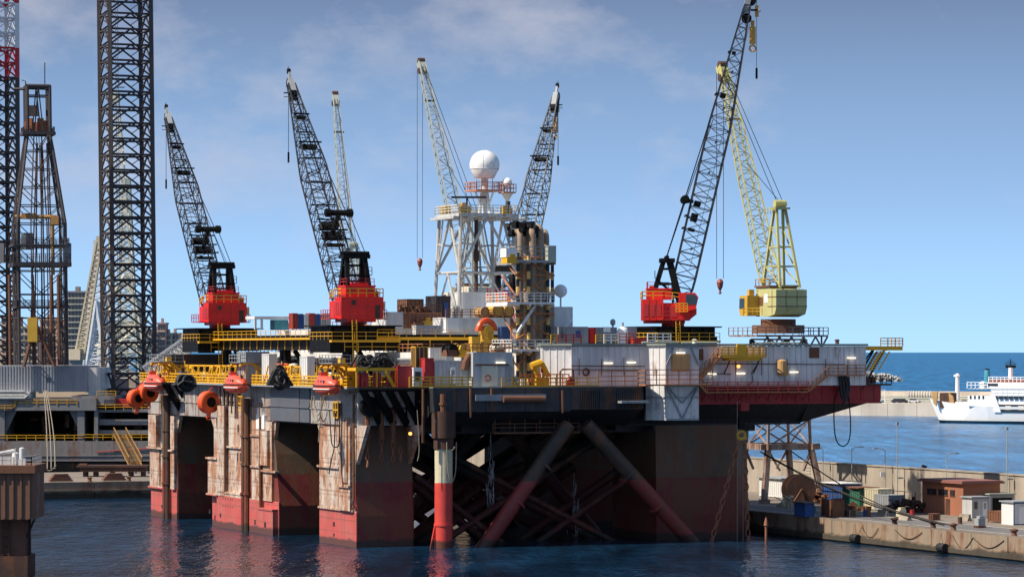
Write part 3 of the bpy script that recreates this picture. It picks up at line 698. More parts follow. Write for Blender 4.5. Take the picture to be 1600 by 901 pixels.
# red walkway along the red band
sv = -3.6; a = PV(1090, 597, sv); b = PV(1105, 614, sv); c = PV(1263, 611, sv); d = PV(1295, 585, sv); e = PV(1352, 581, sv)
wk = MB(); ms, mr = MB(), MB()
stairs(ms, mr, (a.x, sv, a.z), (b.x, sv, b.z), 1.2, 6); stairs(ms, mr, (c.x, sv, c.z), (d.x, sv, d.z), 1.2, 10)
s_ = ms.build('stair', M['rail_rust'], RIG); mr.build('handrail', M['rail_rust'], s_)
wk.box(b.x, c.x, sv, -2.0, c.z-.16, c.z); wk.box(d.x, e.x, sv, WV, d.z-.16, d.z); w_ = wk.build('walkway', M['rail_rust'], RIG)
mr = MB(); mr.rail([(b.x, sv, c.z), (c.x, sv, c.z)], 1.3, 1.5, .055, (.25, .5, .75)); mr.build('handrail', M['redrail'], w_)
mr = MB(); mr.rail([(d.x, sv, d.z), (e.x, sv, d.z)], 1.3, 1.4, .055, (.33, .66)); mr.build('handrail', M['rail_rust'], w_)
br = MB()
for i in range(12): x = b.x + (c.x-b.x)*i/11; br.bar((x, -2.2, c.z-1.1), (x, sv+.1, c.z-.1), .09)
br.build('bracket', M['redhull'], w_)
# outrigger platform at the right end with its yellow ladder
p = PV(1352, 551, -2); q = PV(1407, 547, -2)
og = MB(); og.box(UE-.4, q.x, -2.6, 1.5, q.z+.0, q.z+.55); o_ = og.build('outrigger', M['yellow'], RIG)
og = MB(); og.rail([(p.x+2, -2.6, q.z+.55), (q.x, -2.6, q.z+.55), (q.x, 1.5, q.z+.55)], 1.1, 1.0, .055, (.33, .66)); og.build('handrail', M['yellow'], o_)
og = MB(); a = PV(1357, 578, -2); b = PV(1374, 549, -2)
for dv in (0, 1.2):
    og.bar((a.x, -2.5+dv, a.z), (b.x, -2.5+dv, b.z), .22)
for i in range(9): c = a.lerp(b, i/8); og.bar((c.x, -2.5, c.z), (c.x, -1.3, c.z), .12); og.bar((c.x-.3, -2.55, c.z), (c.x+.9, -2.55, c.z+.2), .1)
og.bar((a.x+1.3, -2.5, a.z), (b.x+1.3, -2.5, b.z), .14); og.build('ladder', M['yellow'], o_)
og = MB(); og.bar((UE, -2, DZ-.6), (q.x-2.5, -2, q.z), .2); og.bar((UE, 1, DZ-.6), (q.x-2.5, 1, q.z), .2); og.bar((UE, -2, 23.2), (UE+1.6, -2, q.z), .16); og.build('strut', M['black'], o_)
og = MB(); og.box(UE-3, UE+4.3, -2.6, 6.4, DZ-.05, DZ+.18)
for i in range(5): og.cb((UE-2+i*.9, -2.2, DZ+.7), .5, .5, .9)
og.build('end_platform', M['rustdark'], RIG)
og = MB(); og.rail([(UE-3, -2.6, DZ+.18), (UE+4.3, -2.6, DZ+.18), (UE+4.3, 6.4, DZ+.18)], 1.1, 1.6, .045); og.build('railing', M['rustdark'], RIG)
# inner deckhouses that carry the girders
dh = MB(); dh.box(12.5, UA0-.4, 9, 86, DZ, 24.9); dh.build('deckhouse', M['white'], RIG)
dh = MB(); dh.box(1.6, 12.4, 85.5, 89.5, DZ, 24.6); dh.build('end_deckhouse', M['steel'], RIG)
dh = MB()
for px0, px1 in ((335, 392), (440, 470)):
    v0, v1 = fv(px1, 12.4), fv(px0, 12.4); dh.box(12.3, 12.6, v0, v1, 21.2, 24.4)
dh.build('deckhouse_opening', M['black'], RIG)
dh = MB(); dh.box(18, 46, 34, 84, 24.92, 28.2); dh.box(22, 40, 26, 34, 24.92, 27.6); dh.build('upper_deckhouse', M['white'], RIG)
dh = MB(); dh.rail([(18, 34, 28.2), (18, 84, 28.2)], 1.1, 1.8, .05); dh.rail([(12.6, 9.2, 24.9), (UA0-.6, 9.2, 24.9)], 1.1, 1.6, .05, (.35,.65)); dh.rail([(12.6, 9.2, 24.9), (12.6, 85, 24.9)], 1.1, 1.8, .05); dh.build('railing', M['rail_rust'], RIG)
# crane rail girders, black with a yellow walkway strip
gz0, gz1 = 25.2, 27.3
def girder(u0, u1, v0, v1):
    g = MB(); g.box(u0, u1, v0, v1, gz0, gz1)
    along_v = (v1-v0) > (u1-u0)
    g_ = g.build('rail_girder', M['black'], RIG)
    y = MB()
    if along_v:
        y.box(u0-.9, u0-.02, v0, v1, gz1-.65, gz1-.4); yr = [(u0-.85, v0, gz1-.35), (u0-.85, v1, gz1-.35)]
        n = int((v1-v0)/3)
        for i in range(n): v = v0 + (v1-v0)*(i+.5)/n; y.bar((u0-.05, v, gz0+.1), (u0-.05, v, gz1-.7), .12)
    else:
        y.box(u0, u1, v0-.9, v0-.02, gz1-.75, gz1-.35); yr = [(u0, v0-.85, gz1-.35), (u1, v0-.85, gz1-.35)]
        n = int((u1-u0)/3)
        for i in range(n): u = u0 + (u1-u0)*(i+.5)/n; y.bar((u, v0-.05, gz0+.1), (u, v0-.05, gz1-.7), .12)
    y.build('girder_walkway', M['yellow'], g_)
    r = MB(); r.rail(yr, 1.0, 2.2, .032); r.build('handrail', M['yellow'], g_)
girder(6, 9.4, 19, 84); girder(9.6, 28.5, 19, 22.2); girder(53, 56.4, 19, 84)
lg = MB()
for v in (24, 50, 77): 
    lg.bar((7.6, v-1.6, DZ), (7.6, v-.6, gz0), .9); lg.bar((7.6, v+1.6, DZ), (7.6, v+.6, gz0), .9)
    lg.bar((12, v, DZ), (9, v, gz0), .6)
for u in (14, 22, 27.5): lg.bar((u, 20.6, 24.9), (u, 20.6, gz0), 1.0)
lg.build_each('girder_leg', M['black'], RIG)

# pipe runs, valves and small fittings along the left deck and under the girder
rg = random.Random(5)
for i in range(44):
    v = 1 + i*2.03; u = rg.uniform(1.0, 4.5); h = rg.uniform(.6, 2.8); k = i % 5; mb = MB()
    if k == 0: mb.path([(u, v, DZ), (u, v, DZ+h), (u+.4, v+.5, DZ+h+.4), (u+.4, v+2.4, DZ+h+.4), (u+.4, v+2.6, DZ)], .15, 6)
    elif k == 1: mb.cb((u, v, DZ+.6), .9, 1.3, 1.2, .1); mb.cb((u, v+.1, DZ+1.4), .5, .6, .5)
    elif k == 2: mb.lathe([(.1,0),(.45,0),(.45,1.2),(.2,1.5),(.1,1.5)], (u, v, DZ), 10); mb.tube((u, v, DZ+1.4), (u, v, DZ+h+.8), .08, n=5)
    elif k == 3: mb.tube((u, v, DZ), (u, v, DZ+h+1), .12, n=6); mb.tube((u-.5, v-.6, DZ+h), (u+.3, v+.9, DZ+h), .1, n=6); mb.cb((u, v, DZ+.4), .8, .8, .8)
    else: mb.torus((u, v, DZ+1.1), .8, .22, (1,.3,.1), 14, 6); mb.cb((u, v, DZ+.5), .5, 1.5, 1.0)
    mb.whole = True; mb.build('deck_fitting', M[rg.choice(('yellow', 'yellow', 'ochre', 'white', 'rust', 'grey', 'darkred', 'cream', 'rustdark'))], RIG)
for i in range(22):
    u = 9 + i*1.45; v = rg.uniform(-3.6, 1.5) if u < 26 else rg.uniform(-4.5, -3.9); h = rg.uniform(.5, 2.2); mb = MB()
    if u > 28: continue
    if i % 3 == 0: mb.path([(u, v, DZ), (u, v, DZ+h), (u+.3, v, DZ+h+.3), (u+1.8, v, DZ+h+.3), (u+2, v, DZ)], .13, 6)
    elif i % 3 == 1: mb.cb((u, v, DZ+.45), .9, .7, .9); mb.cb((u+.1, v, DZ+1.1), .4, .4, .5)
    else: mb.tube((u, v, DZ), (u, v, DZ+h+.5), .11, n=6); mb.cb((u, v, DZ+h), .5, .3, .6)
    mb.whole = True; mb.build('deck_fitting', M[rg.choice(('yellow', 'ochre', 'white', 'rust', 'grey', 'darkred', 'orangering'))], RIG)
for z, u0, mt in ((21.3, 12.2, 'rust'), (22.6, 12.1, 'cream'), (24.0, 12.2, 'grey'), (23.3, 12.15, 'rustdark')):
    mb = MB(); mb.tube((u0, 10, z), (u0, 84, z), .14, n=6)
    for v in range(12, 84, 6): mb.cb((u0, v, z), .3, .25, .5)
    mb.build('pipe_run', M[mt], RIG)
for i in range(30):
    v = 11 + i*2.4; mb = MB(); z = rg.uniform(20.5, 23.2); mb.cb((12.1, v, z+.6), .5, rg.uniform(.4, 1.3), rg.uniform(.7, 1.8)); mb.build('wall_box', M[rg.choice(('grey', 'white', 'cream', 'rust', 'black', 'darkred', 'bluec'))], RIG)
for i in range(26):
    u = rg.uniform(19, 45); v = rg.uniform(27, 32) if i % 2 else rg.uniform(34.5, 44); z = 27.6 if v < 33 and 22 < u < 40 else (28.2 if v > 34 else 24.95); mb = MB(); s_ = rg.uniform(.5, 1.6); mb.cb((u, v, z+s_*.4), s_*1.3, s_, s_*.8, rg.random()*.3); mb.cb((u+.2, v-.1, z+s_*.95), s_*.5, s_*.4, s_*.4)
    mb.whole = True; mb.build('deck_fitting', M[rg.choice(('rust', 'rust', 'cream', 'ochre', 'brownc', 'grey', 'white', 'tan'))], RIG)

mf = MB(); v = 3.
while v < 89:
    mf.bar((1.5, v, DZ), (.9, v+.3, DZ+2.5), .2); mf.bar((-.6, v+1.4, DZ), (.5, v+.9, DZ+2.5), .16); v += 2.9
mf.bar((.9, 3, DZ+2.5), (.9, 89, DZ+2.5), .22); mf.bar((.5, 3, DZ+1.5), (.5, 89, DZ+1.5), .12); mf.rail([(5.2, 3, DZ), (5.2, 86, DZ)], 1.3, 2, .06, (.5,)); mf.whole = True; mf.build('mooring_frame', M['yellow'], RIG)
# ------------------------------------------------------------------ cranes
def rot(mb, a):
    c, s = cos(a), sin(a); mb.v = [(x*c - y*s, x*s + y*c, z) for x, y, z in mb.v]; return mb
def lattice(mb, stations, rc, rb, cross=True, n=4, horiz=True):
    """stations: list of 4 corner points; chords along, rungs and diagonals on the four faces"""
    for a, b in zip(stations, stations[1:]):
        for k in range(4): mb.tube(a[k], b[k], rc, n=n)
    for i, a in enumerate(stations):
        for k in range(4):
            if horiz: mb.tube(a[k], a[(k+1) % 4], rb, n=3)
        if i+1 < len(stations):
            b = stations[i+1]
            for k in range(4):
                j = (k+1) % 4
                if (i+k) % 2: mb.tube(a[k], b[j], rb, n=3)
                else: mb.tube(a[j], b[k], rb, n=3)
                if cross == 'x': mb.tube(a[j], b[k], rb, n=3) if (i+k) % 2 else mb.tube(a[k], b[j], rb, n=3)
    return mb
def lerp_tab(tab, t):
    for (a, b) in zip(tab, tab[1:]):
        if t <= b[0] + 1e-9:
            k = (t-a[0])/(b[0]-a[0]); return [x+(y-x)*k for x, y in zip(a[1:], b[1:])]
    return tab[-1][1:]
def boom_frame(foot, tip):
    d = (tip-foot).normalized(); y = Vector((0,1,0)); up = d.cross(y).normalized() * -1
    if up.z < 0: up = -up
    return d, y, up
def solve_heading(root, footx, footz, tip_px, L_, sign):
    """depth of the boom tip so that the boom has length L_, pointing away from (+1) or towards (-1) the eye"""
    D = root.y
    lo, hi = (D, D+L_) if sign > 0 else (D-L_, D)
    for _ in range(50):
        m_ = (lo+hi)/2; t = W(*tip_px, m_); hdg = atan2(t.y-root.y, t.x-root.x)
        f = root + Vector((cos(hdg)*footx, sin(hdg)*footx, footz)); l = (t-f).length
        if sign > 0:
            if l > L_: hi = m_
            else: lo = m_
        else:
            if l > L_: lo = m_
            else: hi = m_
    return hdg, t
BT = [(0, 2.0, 1.2), (.08, 3.1, 3.0), (.6, 3.1, 3.1), (.92, 1.3, 1.3), (1.0, .95, .8)]
def rig_crane(uv, tip_px, L_, sign, label, cabside, yellow_hook, zb=28.6):
    root = R(*uv, zb); FX, FZ = (1.9 if sign > 0 else .6), 2.2
    hd, tip = solve_heading(root, FX, FZ, tip_px, L_, sign)
    t = thing('deck_crane', label, 'crane', root, hd, 'four red deck cranes with black lattice booms at the corners of the platform')
    inv = Matrix.Rotation(-hd, 3, 'Z'); tip = inv @ (tip - root); foot = Vector((FX, 0, FZ))
    a = TH - hd
    # carriage on the girder (platform axes)
    c = MB(); c.box(-4.6, 4.6, -4.0, 4.0, -1.5, -.25); c.box(-5.4, 5.4, -4.6, 4.6, -.25, -.08)
    c.box(-4.6, -3.2, -4.2, 4.2, -3.7, -1.5); c.box(3.4, 4.6, -4.2, 4.2, -3.2, -1.5); c.box(-4.8, 4.8, -4.3, -3.6, -3.5, -1.5); c.box(-4.2, -2.2, -4.4, -2.4, -3.8, -.4)
    for s in (-3, -1, 1, 3): c.box(s-.3, s+.3, -4.35, -4.0, -3.5, -.3)
    cr = rot(c, a).build('carriage', M['black'], t)
    c = MB(); c.box(-4.9, 4.9, -5.2, -4.3, -2.35, -2.05); rot(c, a).build('carriage_walkway', M['yellow'], cr)
    c = MB(); c.rail([(-4.8, 4, -2.05), (-4.8, -5.1, -2.05), (4.8, -5.1, -2.05)], 1.05, 1.6, .035, (.5,)); c.rail([(-3, -5.0, -3.6), (4.8, -5.0, -3.6)], 1.3, 1.8, .035, (.5,))
    for x in (-1.8, -1.2): c.bar((x, -5.1, -6.4), (x, -4.7, .6), .1)
    for i in range(18): c.bar((-1.8, -5.1+i*.022, -6.3+i*.38), (-1.2, -5.1+i*.022, -6.3+i*.38), .06)
    rot(c, a).build('carriage_railing', M['yellow'], cr)
    MB().lathe([(1.6,-.1),(1.6,.35),(1.3,.35),(1.3,.7)], (0,0,0), 20).build('slew_ring', M['red'], t, smooth=True)
    h = MB(); h.box(-4.4, -1.5, -2.95, 2.95, .75, 3.7); h.box(-1.5, 2.3, -2.6, 2.6, .75, 3.2)
    h.prism([(2.3, .9), (3.2, 1.6), (3.2, 2.5), (2.3, 3.0)], -2.3, 2.3, 'y'); h.box(-4.1, 1.6, -2.0, 2.0, .35, .75)
    hs = h.build('machine_house', M['red'], t)
    h = MB(); h.box(-3.7, -.3, -2.0, 2.1, 3.7, 5.2); h.box(-3.8, -.2, -2.1, 2.2, 5.1, 5.26); h.box(-3.3, -2.3, -1.2, 1.2, 5.26, 5.6); h.build('upper_house', M['red'], t)
    h = MB()
    for y in (-2.97, 2.97):
        for x in (-3.9, -3.0, -2.1): h.box(x-.3, x+.3, y-.03, y+.03, 1.3, 3.0)
    for y in (-2.62, 2.62): h.box(-.9, .5, y-.03, y+.03, 1.2, 2.7)
    h.build('louvre', M['darkred'], hs)
    sm = MB()
    for y in (-1.75, -.6, .6, 1.75): sm.box(-4.43, -4.38, y-.03, y+.03, .8, 3.65)
    for z in (1.1, 2.3): sm.box(-4.43, -4.38, -2.9, 2.9, z-.03, z+.03)
    for y in (-2.96, 2.96):
        for x in (-1.5, -3.5, -2.55): sm.box(x-.03, x+.03, y-.03, y+.03, .8, 3.65)
    for y in (-1.2, 1.2): sm.box(-3.72, -3.68, y-.5, y+.5, 4.1, 5.0)
    sm.whole = True; sm.build('panel_seam', M['darkred'], hs)
    dr = MB(); dr.box(-4.44, -4.4, -2.5, -1.8, .85, 2.6); dr.box(-4.44, -4.4, .9, 1.5, 2.6, 3.3); dr.build('hatch', M['rustdark'], hs)
    r = MB(); r.rail([(-4.4,-2.9,3.7),(-4.4,2.9,3.7),(-1.4,2.9,3.7),(2.2,2.6,3.3)], 1.1, 1.2, .05, (.5,)); r.rail([(-4.4,-2.9,3.7),(-1.4,-2.9,3.7),(2.2,-2.6,3.3)], 1.1, 1.2, .05, (.5,)); r.build('railing', M['yellow'], t)
    r = MB()
    for y in (-1, 1):
        r.box(-2.6, 1.6, y*2.95 if y > 0 else -4.0, 4.0 if y > 0 else -2.95, .75, .87); r.rail([(-2.6, y*4.0, .87), (1.6, y*4.0, .87)], 1.1, 1.1, .045)
    r.rail([(-3.6,-1.9,5.26),(-3.6,1.9,5.26),(-.5,1.9,5.26)], .9, 1.4, .035); r.build('side_walkway', M['darkred'], t)
    cb = MB(); y0, y1 = (-3.9, -2.2) if cabside < 0 else (2.2, 3.9)
    cb.prism([(1.0, 1.9), (3.0, 2.3), (3.35, 4.0), (2.9, 4.6), (.7, 4.6), (.7, 1.9)], y0, y1, 'y'); cab = cb.build('cab', M['red'], t)
    g = MB(); yo = y0-.02 if cabside < 0 else y1+.02
    g.prism([(1.6, 2.9), (3.05, 3.0), (3.2, 4.0), (2.85, 4.35), (1.6, 4.35)], yo-.02, yo+.02, 'y'); g.add([(3.08,y0+.15,2.7),(3.08,y1-.15,2.7),(3.38,y1-.15,4.0),(3.38,y0+.15,4.0)], [(0,1,2,3)]); g.build('window', M['glass'], cab)
    r = MB(); r.rail([(.2, y0-.7 if cabside < 0 else y1+.7, 2.0), (1.8, y0-.7 if cabside < 0 else y1+.7, 2.0)], 1.1, .5, .055, (.33,.66)); r.box(.2, 1.8, (y0-.75 if cabside < 0 else y1), (y0 if cabside < 0 else y1+.75), 1.9, 2.0); r.build('cab_step', M['yellow'], cab)
    # A-frame
    f = MB(); top = Vector((-.9, 0, 9.0))
    for y in (-1, 1):
        f.bar((1.0, y*1.55, 3.2), (top.x+.45, y*1.25, top.z), .8, .7); f.bar((-3.0, y*1.6, 3.5), (top.x-.45, y*1.25, top.z), .6, .55)
        f.bar((.45, y*1.55, 5.9), (-2.3, y*1.55, 5.9), .28); f.bar((.05, y*1.45, 8), (-1.8, y*1.45, 8), .25); f.bar((.8, y*1.55, 4), (-2.2, y*1.5, 6.4), .2)
    for z, x in ((5.9, .4), (8, 0), (6.6, -2.0)): f.bar((x, -1.5, z), (x, 1.5, z), .3)
    f.box(top.x-1.0, top.x+1.1, -1.9, 1.9, top.z-.1, top.z+.45); f.tube((top.x, -2.0, top.z+.6), (top.x, 2.0, top.z+.6), .3, n=10)
    f.box(top.x-1.7, top.x-1.0, -1.9, -1.1, top.z-2.4, top.z-2.3); f.rail([(top.x-1.7, -1.9, top.z-2.3), (top.x-1.7, -1.1, top.z-2.3)], 1, .8, .04)
    f.build('gantry_frame', M['black'], t)
    # boom
    d, yy, up = boom_frame(foot, tip); Lb = (tip-foot).length; bm_ = MB(); st = []; n = 27
    for i in range(n+1):
        k = i/n; w_, h_ = lerp_tab(BT, k); c = foot + d*(Lb*k)
        st.append([c - yy*w_/2 - up*h_/2, c + yy*w_/2 - up*h_/2, c + yy*w_/2 + up*h_/2, c - yy*w_/2 + up*h_/2])
    lattice(bm_, st, .135, .062)
    bo = bm_.build('boom', M['boom'], t)
    for k, l, hh in ((.30, 1.1, .7), (.345, .7, .9), (.26, .4, .3), (.7, .6, .5), (.84, .4, .4)):
        e = MB(); w_, h_ = lerp_tab(BT, k); c = foot + d*(Lb*k) + up*(h_*.2); q = d*l/2
        for s in (-1, 0, 1): e.bar(c - q + yy*s*w_*.28, c + q + yy*s*w_*.28, w_*.29, hh)
        e.bar(c + up*(h_*.4) - yy*(w_*.66), c + up*(h_*.4) + yy*(w_*.66), .22); e.bar(c - yy*(w_*.5), c + yy*(w_*.5), .3, .3)
        e.build('sheave_block', M['black'], bo)
    for k in (.2, .45, .55, .66, .78):
        e = MB(); w_, h_ = lerp_tab(BT, k); c = foot + d*(Lb*k); e.bar(c - yy*w_*.66, c + yy*w_*.5, .16, .2); e.build('cross_walk', M['black'], bo)
    hmb = MB(); hmb.bar(tip - d*1.6 + up*.1, tip + d*.9 + up*.1, .8, .9); hmb.bar(tip + d*.9 + up*.2, tip + d*2.4 + up*.5, .35, .4); hmb.build('boom_head', M['grey'], bo)
    hmb = MB(); hmb.tube(tip + d*.7 - yy*.35 - up*.35, tip + d*.7 + yy*.35 - up*.35, .75, n=12); hmb.tube(tip - d*1.9 - yy*.45 - up*.3, tip - d*1.9 + yy*.45 - up*.3, .7, n=12); hmb.tube(tip + d*2.4 - yy*.2 + up*.4, tip + d*2.4 + yy*.2 + up*.4, .42, n=10)
    c = tip - d*.5 - up*1.1; hmb.bar(c - yy*.9, c + yy*.9, .9, .12); hmb.bar(c - up*.5, c + up*.9, .12); hmb.bar(c - yy*.8 - up*.8, c + yy*.8 - up*.8, .09); hmb.bar(tip+d*2.4, tip+d*2.4+Vector((0,0,1.0)), .08)
    hmb.build('head_sheave', M['black'], bo)
    # pendants
    q0 = top + Vector((0,0,.6)); q1 = foot + d*(Lb*.80) + up*.9; qm = q0.lerp(q1, .30)
    r = MB()
    for y in (-1.5, -.6, .6, 1.5): r.tube(q0 + yy*y, qm + yy*y, .055, n=4)
    for y in (-.55, .55): r.tube(qm + yy*y*2, q1 + yy*y*.8, .06, n=4)
    for y in (-.9, .9): r.tube(q0 + yy*y, foot + d*(Lb*.62) + up*1.1 + yy*y, .04, n=4)
    pe = r.build('pendant_rope', M['black'], t)
    r = MB(); r.tube(qm - yy*2.0, qm + yy*2.0, .42, n=8); r.tube(qm - yy*1.9, qm - yy*1.2, .6, n=8); r.tube(qm + yy*1.2, qm + yy*1.9, .6, n=8); qb = foot + d*((qm-foot).dot(d)) + up*1.2; r.bar(qm, qb, .45, .5); r.build('spreader_bar', M['black'], pe)
    r = MB(); p = tip + d*.9 - up*1.1; dn = Vector((0,0,-1)); 
    r.tube(p, p + dn*9.5, .045, n=4); r.tube(p + dn*9.5, p + dn*11, .16, n=6); r.tube(tip - d*2.4 - up*.9, foot + d*6 - up*.4, .035, n=3)
    ho = r.build('hoist_rope', M['black'], t)
    if yellow_hook:
        r = MB(); p = tip - d*1.6 - up*1.1 + dn*.4; r.bar(p, p + dn*.9, .5, .35); r.bar(p + dn*.9, p + dn*3.3, .85, .5); r.torus(p + dn*3.9, .42, .14, tuple(yy), 10, 5); p = tip + d*.6 - up*1.2; r.bar(p + dn*.4, p+dn*2.0, .5, .35)
        r.build('hook_block', paint('hook block ochre', (.62, .30, .05), .2, .5), ho)
    return t
rig_crane((7.7, 80.5), (263, 186), 43, 1, 'leftmost red deck crane, its black boom leaning away beside the tall dark lattice leg', -1, False)
rig_crane((7.7, 22.5), (455, 133), 43, 1, 'red deck crane above the nearest left corner lifeboat, black boom leaning left', -1, False)
rig_crane((54.7, 80.5), (868, 154), 43, 1, 'red deck crane half hidden behind the upright pipe bundle, boom leaning right', 1, True)
rig_crane((55.6, 22.5), (1168, 8), 43, -1, 'largest looking red deck crane on the right, its boom reaching the top of the sky', -1, True)
# quay cranes --------------------------------------------------------------------------------------------------
def quay_crane(base, tip_px, L_, sign, label, col, housecol, zplat, hook_px, scale=1.0, detail=True, cabcol='ochre'):
    root = Vector((base.x, base.y, Qz)); zp = zplat - Qz; FX, FZ = 2.2*scale, zp + 5.4*scale
    hd, tip = solve_heading(root, FX, FZ, tip_px, L_, sign)
    t = thing('quay_crane', label, 'crane', root, hd, 'lattice boom cranes standing on the quay behind the platform')
    inv = Matrix.Rotation(-hd, 3, 'Z'); tip = inv @ (tip - root); foot = Vector((FX, 0, FZ)); a = TH - hd
    s = scale
    p = MB(); zb = 8.2
    for x in (-4.3, 4.3):
        for y in (-4.3, 4.3):
            p.bar((x*1.12, y*1.12, .5), (x*.82, y*.82, zb), .75, .75); p.bar((x*1.12-.8, y*1.12, .3), (x*1.12+.8, y*1.12, .3), .6, .6)
            p.bar((x*.45, y*1.0, .6+zb*.5), (x*.85, y*.85, zb-.3), .3)
    p.bar((-4.9,-3.6,zb), (4.9,-3.6,zb), .7, .9); p.bar((-4.9,3.6,zb), (4.9,3.6,zb), .7, .9); p.bar((-3.7,-4.6,zb), (-3.7,4.6,zb), .7, .9); p.bar((3.7,-4.6,zb), (3.7,4.6,zb), .7, .9)
    n = 4; st = []
    for i in range(n+1):
        k = i/n; z = zb + (zp-2.4-zb)*k; w_ = 3.5 - .5*k
        st.append([Vector((-w_,-w_,z)), Vector((w_,-w_,z)), Vector((w_,w_,z)), Vector((-w_,w_,z))])
    lattice(p, st, .26, .15, 'x')
    for i in range(18): p.bar((2.2, -4.9+.02*i, .6+i*.45), (2.9, -4.9+.02*i, .6+i*.45), .07)
    pb = rot(p, a).build('portal', M['portal'], t)
    p = MB(); p.lathe([(3.9, zp-1.5), (3.9, zp-.3), (2.6, zp-.3), (2.6, zp+.6)], (0,0,0), 20); p.build('slew_ring', M['rust'], t)
    p = MB(); p.box(-5.9, 5.9, -4.6, 4.6, zp-2.0, zp-1.75); p.rail([(-5.9, 4.6, zp-1.75), (-5.9,-4.6, zp-1.75), (5.9,-4.6,zp-1.75), (5.9, 4.6, zp-1.75)], 1.1, 1.5, .05)
    for x in (-5, -3, -1, 1, 3, 5): p.bar((x, -4.2, zp-3.6), (x+1, -4.2, zp-2.0), .2); p.bar((x+2 if x < 4 else x, -4.2, zp-3.6), (x+1 if x < 4 else x, -4.2, zp-2.0), .2)
    p.bar((-5.5, -4.2, zp-3.6), (5.5, -4.2, zp-3.6), .3); rot(p, a).build('service_deck', M['portal'], t)
    h = MB(); z0 = zp + .7; h.box(-1.6*s, 2.8*s, -2.3*s, 2.3*s, z0+.3, z0+4.6*s); hs = h.build('machine_house', M['cream' if housecol == 'paleyellow' else housecol], t)
    h = MB(); h.prism([(-1.62*s, z0+.2), (-4.0*s, z0+.6), (-4.5*s, z0+1.5*s), (-4.5*s, z0+4.2*s), (-1.62*s, z0+4.4*s)], -2.5*s, 2.5*s, 'y'); h.build('counterweight', M[housecol], t)
    h = MB()
    for z in (1.7, 3.1): h.box(-4.56*s, -1.6*s, -2.55*s, 2.55*s, z0+z*s, z0+z*s+.1)
    for y in (-.9, .9): h.box(-4.54*s, -4.4*s, y-.04, y+.04, z0+1.5*s, z0+4.2*s)
    h.box(-3.2*s, -3.1*s, -2.54*s, 2.54*s, z0+.7, z0+4.2*s)
    for i in range(9): h.bar((2.0, 2.36*s, z0+.5+i*.45), (2.5, 2.36*s, z0+.5+i*.45), .06)
    h.box(-2.2*s, 3.0*s, -2.5*s, 2.5*s, z0+4.6*s, z0+4.85*s); h.box(.4, 1.5, 2.28*s, 2.36*s, z0+1.9, z0+3.2); h.build('house_trim', M['rust'], hs)
    h = MB(); h.box(-1.3, -.1, 2.3*s, 2.34*s, z0+2.3, z0+3.6); h.build('window', M['dome'], hs)
    c = MB(); c.prism([(1.6, z0+.4), (4.1*s, z0+.4), (4.5*s, z0+1.3), (4.3*s, z0+3.4*s), (1.6, z0+3.4*s)], 2.4*s, 4.3*s, 'y'); c.box(2.4, 3.2, 2.8, 3.6, z0+3.4*s, z0+4.3*s); cab = c.build('cab', M[cabcol], t)
    c = MB(); c.prism([(2.6, z0+1.5), (4.35*s, z0+1.5), (4.25*s, z0+3.0*s), (2.6, z0+3.0*s)], 4.31*s, 4.35*s, 'y'); c.build('window', M['glass'], cab)
    r = MB(); r.rail([(-1.8*s, 2.4*s, z0+4.85*s), (2.8*s, 2.4*s, z0+4.85*s), (2.8*s, -2.4*s, z0+4.85*s)], 1.0, 1.2, .05); r.rail([(2.8*s, 4.4*s, z0+.5), (-2, 3.6*s, z0+.5)], 1.0, 1.2, .04); r.build('railing', M[cabcol], t)
    # mast
    zt = z0 + 4.8*s; apex = Vector((-.6*s, 0, zt + 11.5*s)); f = MB()
    for y in (-1, 1):
        f.bar((1.6*s, y*1.7*s, zt), apex + Vector((.5, y*.7*s, 0)), .36); f.bar((-4.0*s, y*1.6*s, zt-.3), apex + Vector((-.3, y*.7*s, 0)), .34)
        for k in (.25, .5, .75):
            A = Vector((1.6*s, y*1.7*s, zt)).lerp(apex + Vector((.5, y*.7*s, 0)), k); B = Vector((-4.0*s, y*1.6*s, zt)).lerp(apex + Vector((-.3, y*.7*s, 0)), k)
            f.bar(A, B, .18); B2 = Vector((-4.0*s, y*1.6*s, zt)).lerp(apex, max(0, k-.25)); f.bar(A, B2, .16)
    for k in (.0, .25, .5, .75, 1): 
        for e0 in ((1.6*s, zt), (-4.0*s, zt)):
            x = e0[0] + (apex.x-e0[0])*k; z = zt + (apex.z-zt)*k; wy = (1.7 - 1.0*k)*s; f.bar((x, -wy, z), (x, wy, z), .18)
    f.box(apex.x-1.0, apex.x+1.2, -1.2*s, 1.2*s, apex.z-.15, apex.z+.1); f.tube((apex.x, -.9, apex.z+.7), (apex.x, .9, apex.z+.7), .55, n=10); f.rail([(apex.x-1, 1.2, apex.z-.8), (apex.x+2.6, 1.2, apex.z-.8)], .9, 1, .04)
    f.build('mast', M[col], t)
    d, yy, up = boom_frame(foot, tip); Lb = (tip-foot).length; b = MB(); st = []; n = 24
    for i in range(n+1):
        k = i/n; w_, h_ = lerp_tab([(0, 2.4, .8), (.08, 2.6, 1.7), (.5, 2.3, 1.7), (.95, 1.2, 1.1), (1, 1.0, .9)], k); c = foot + d*(Lb*k); w_ *= s; h_ *= s
        st.append([c - yy*w_/2 - up*h_/2, c + yy*w_/2 - up*h_/2, c + yy*w_/2 + up*h_/2, c - yy*w_/2 + up*h_/2])
    lattice(b, st, .13, .062); bo = b.build('boom', M[col], t)
    e = MB(); e.bar(tip - d*2.2, tip + d*.5, 1.3, 1.0); e.bar(tip - d*.2 - up*.9, tip + d*1.1 - up*.9, 1.0, 1.0); e.build('boom_head', M[col], bo)
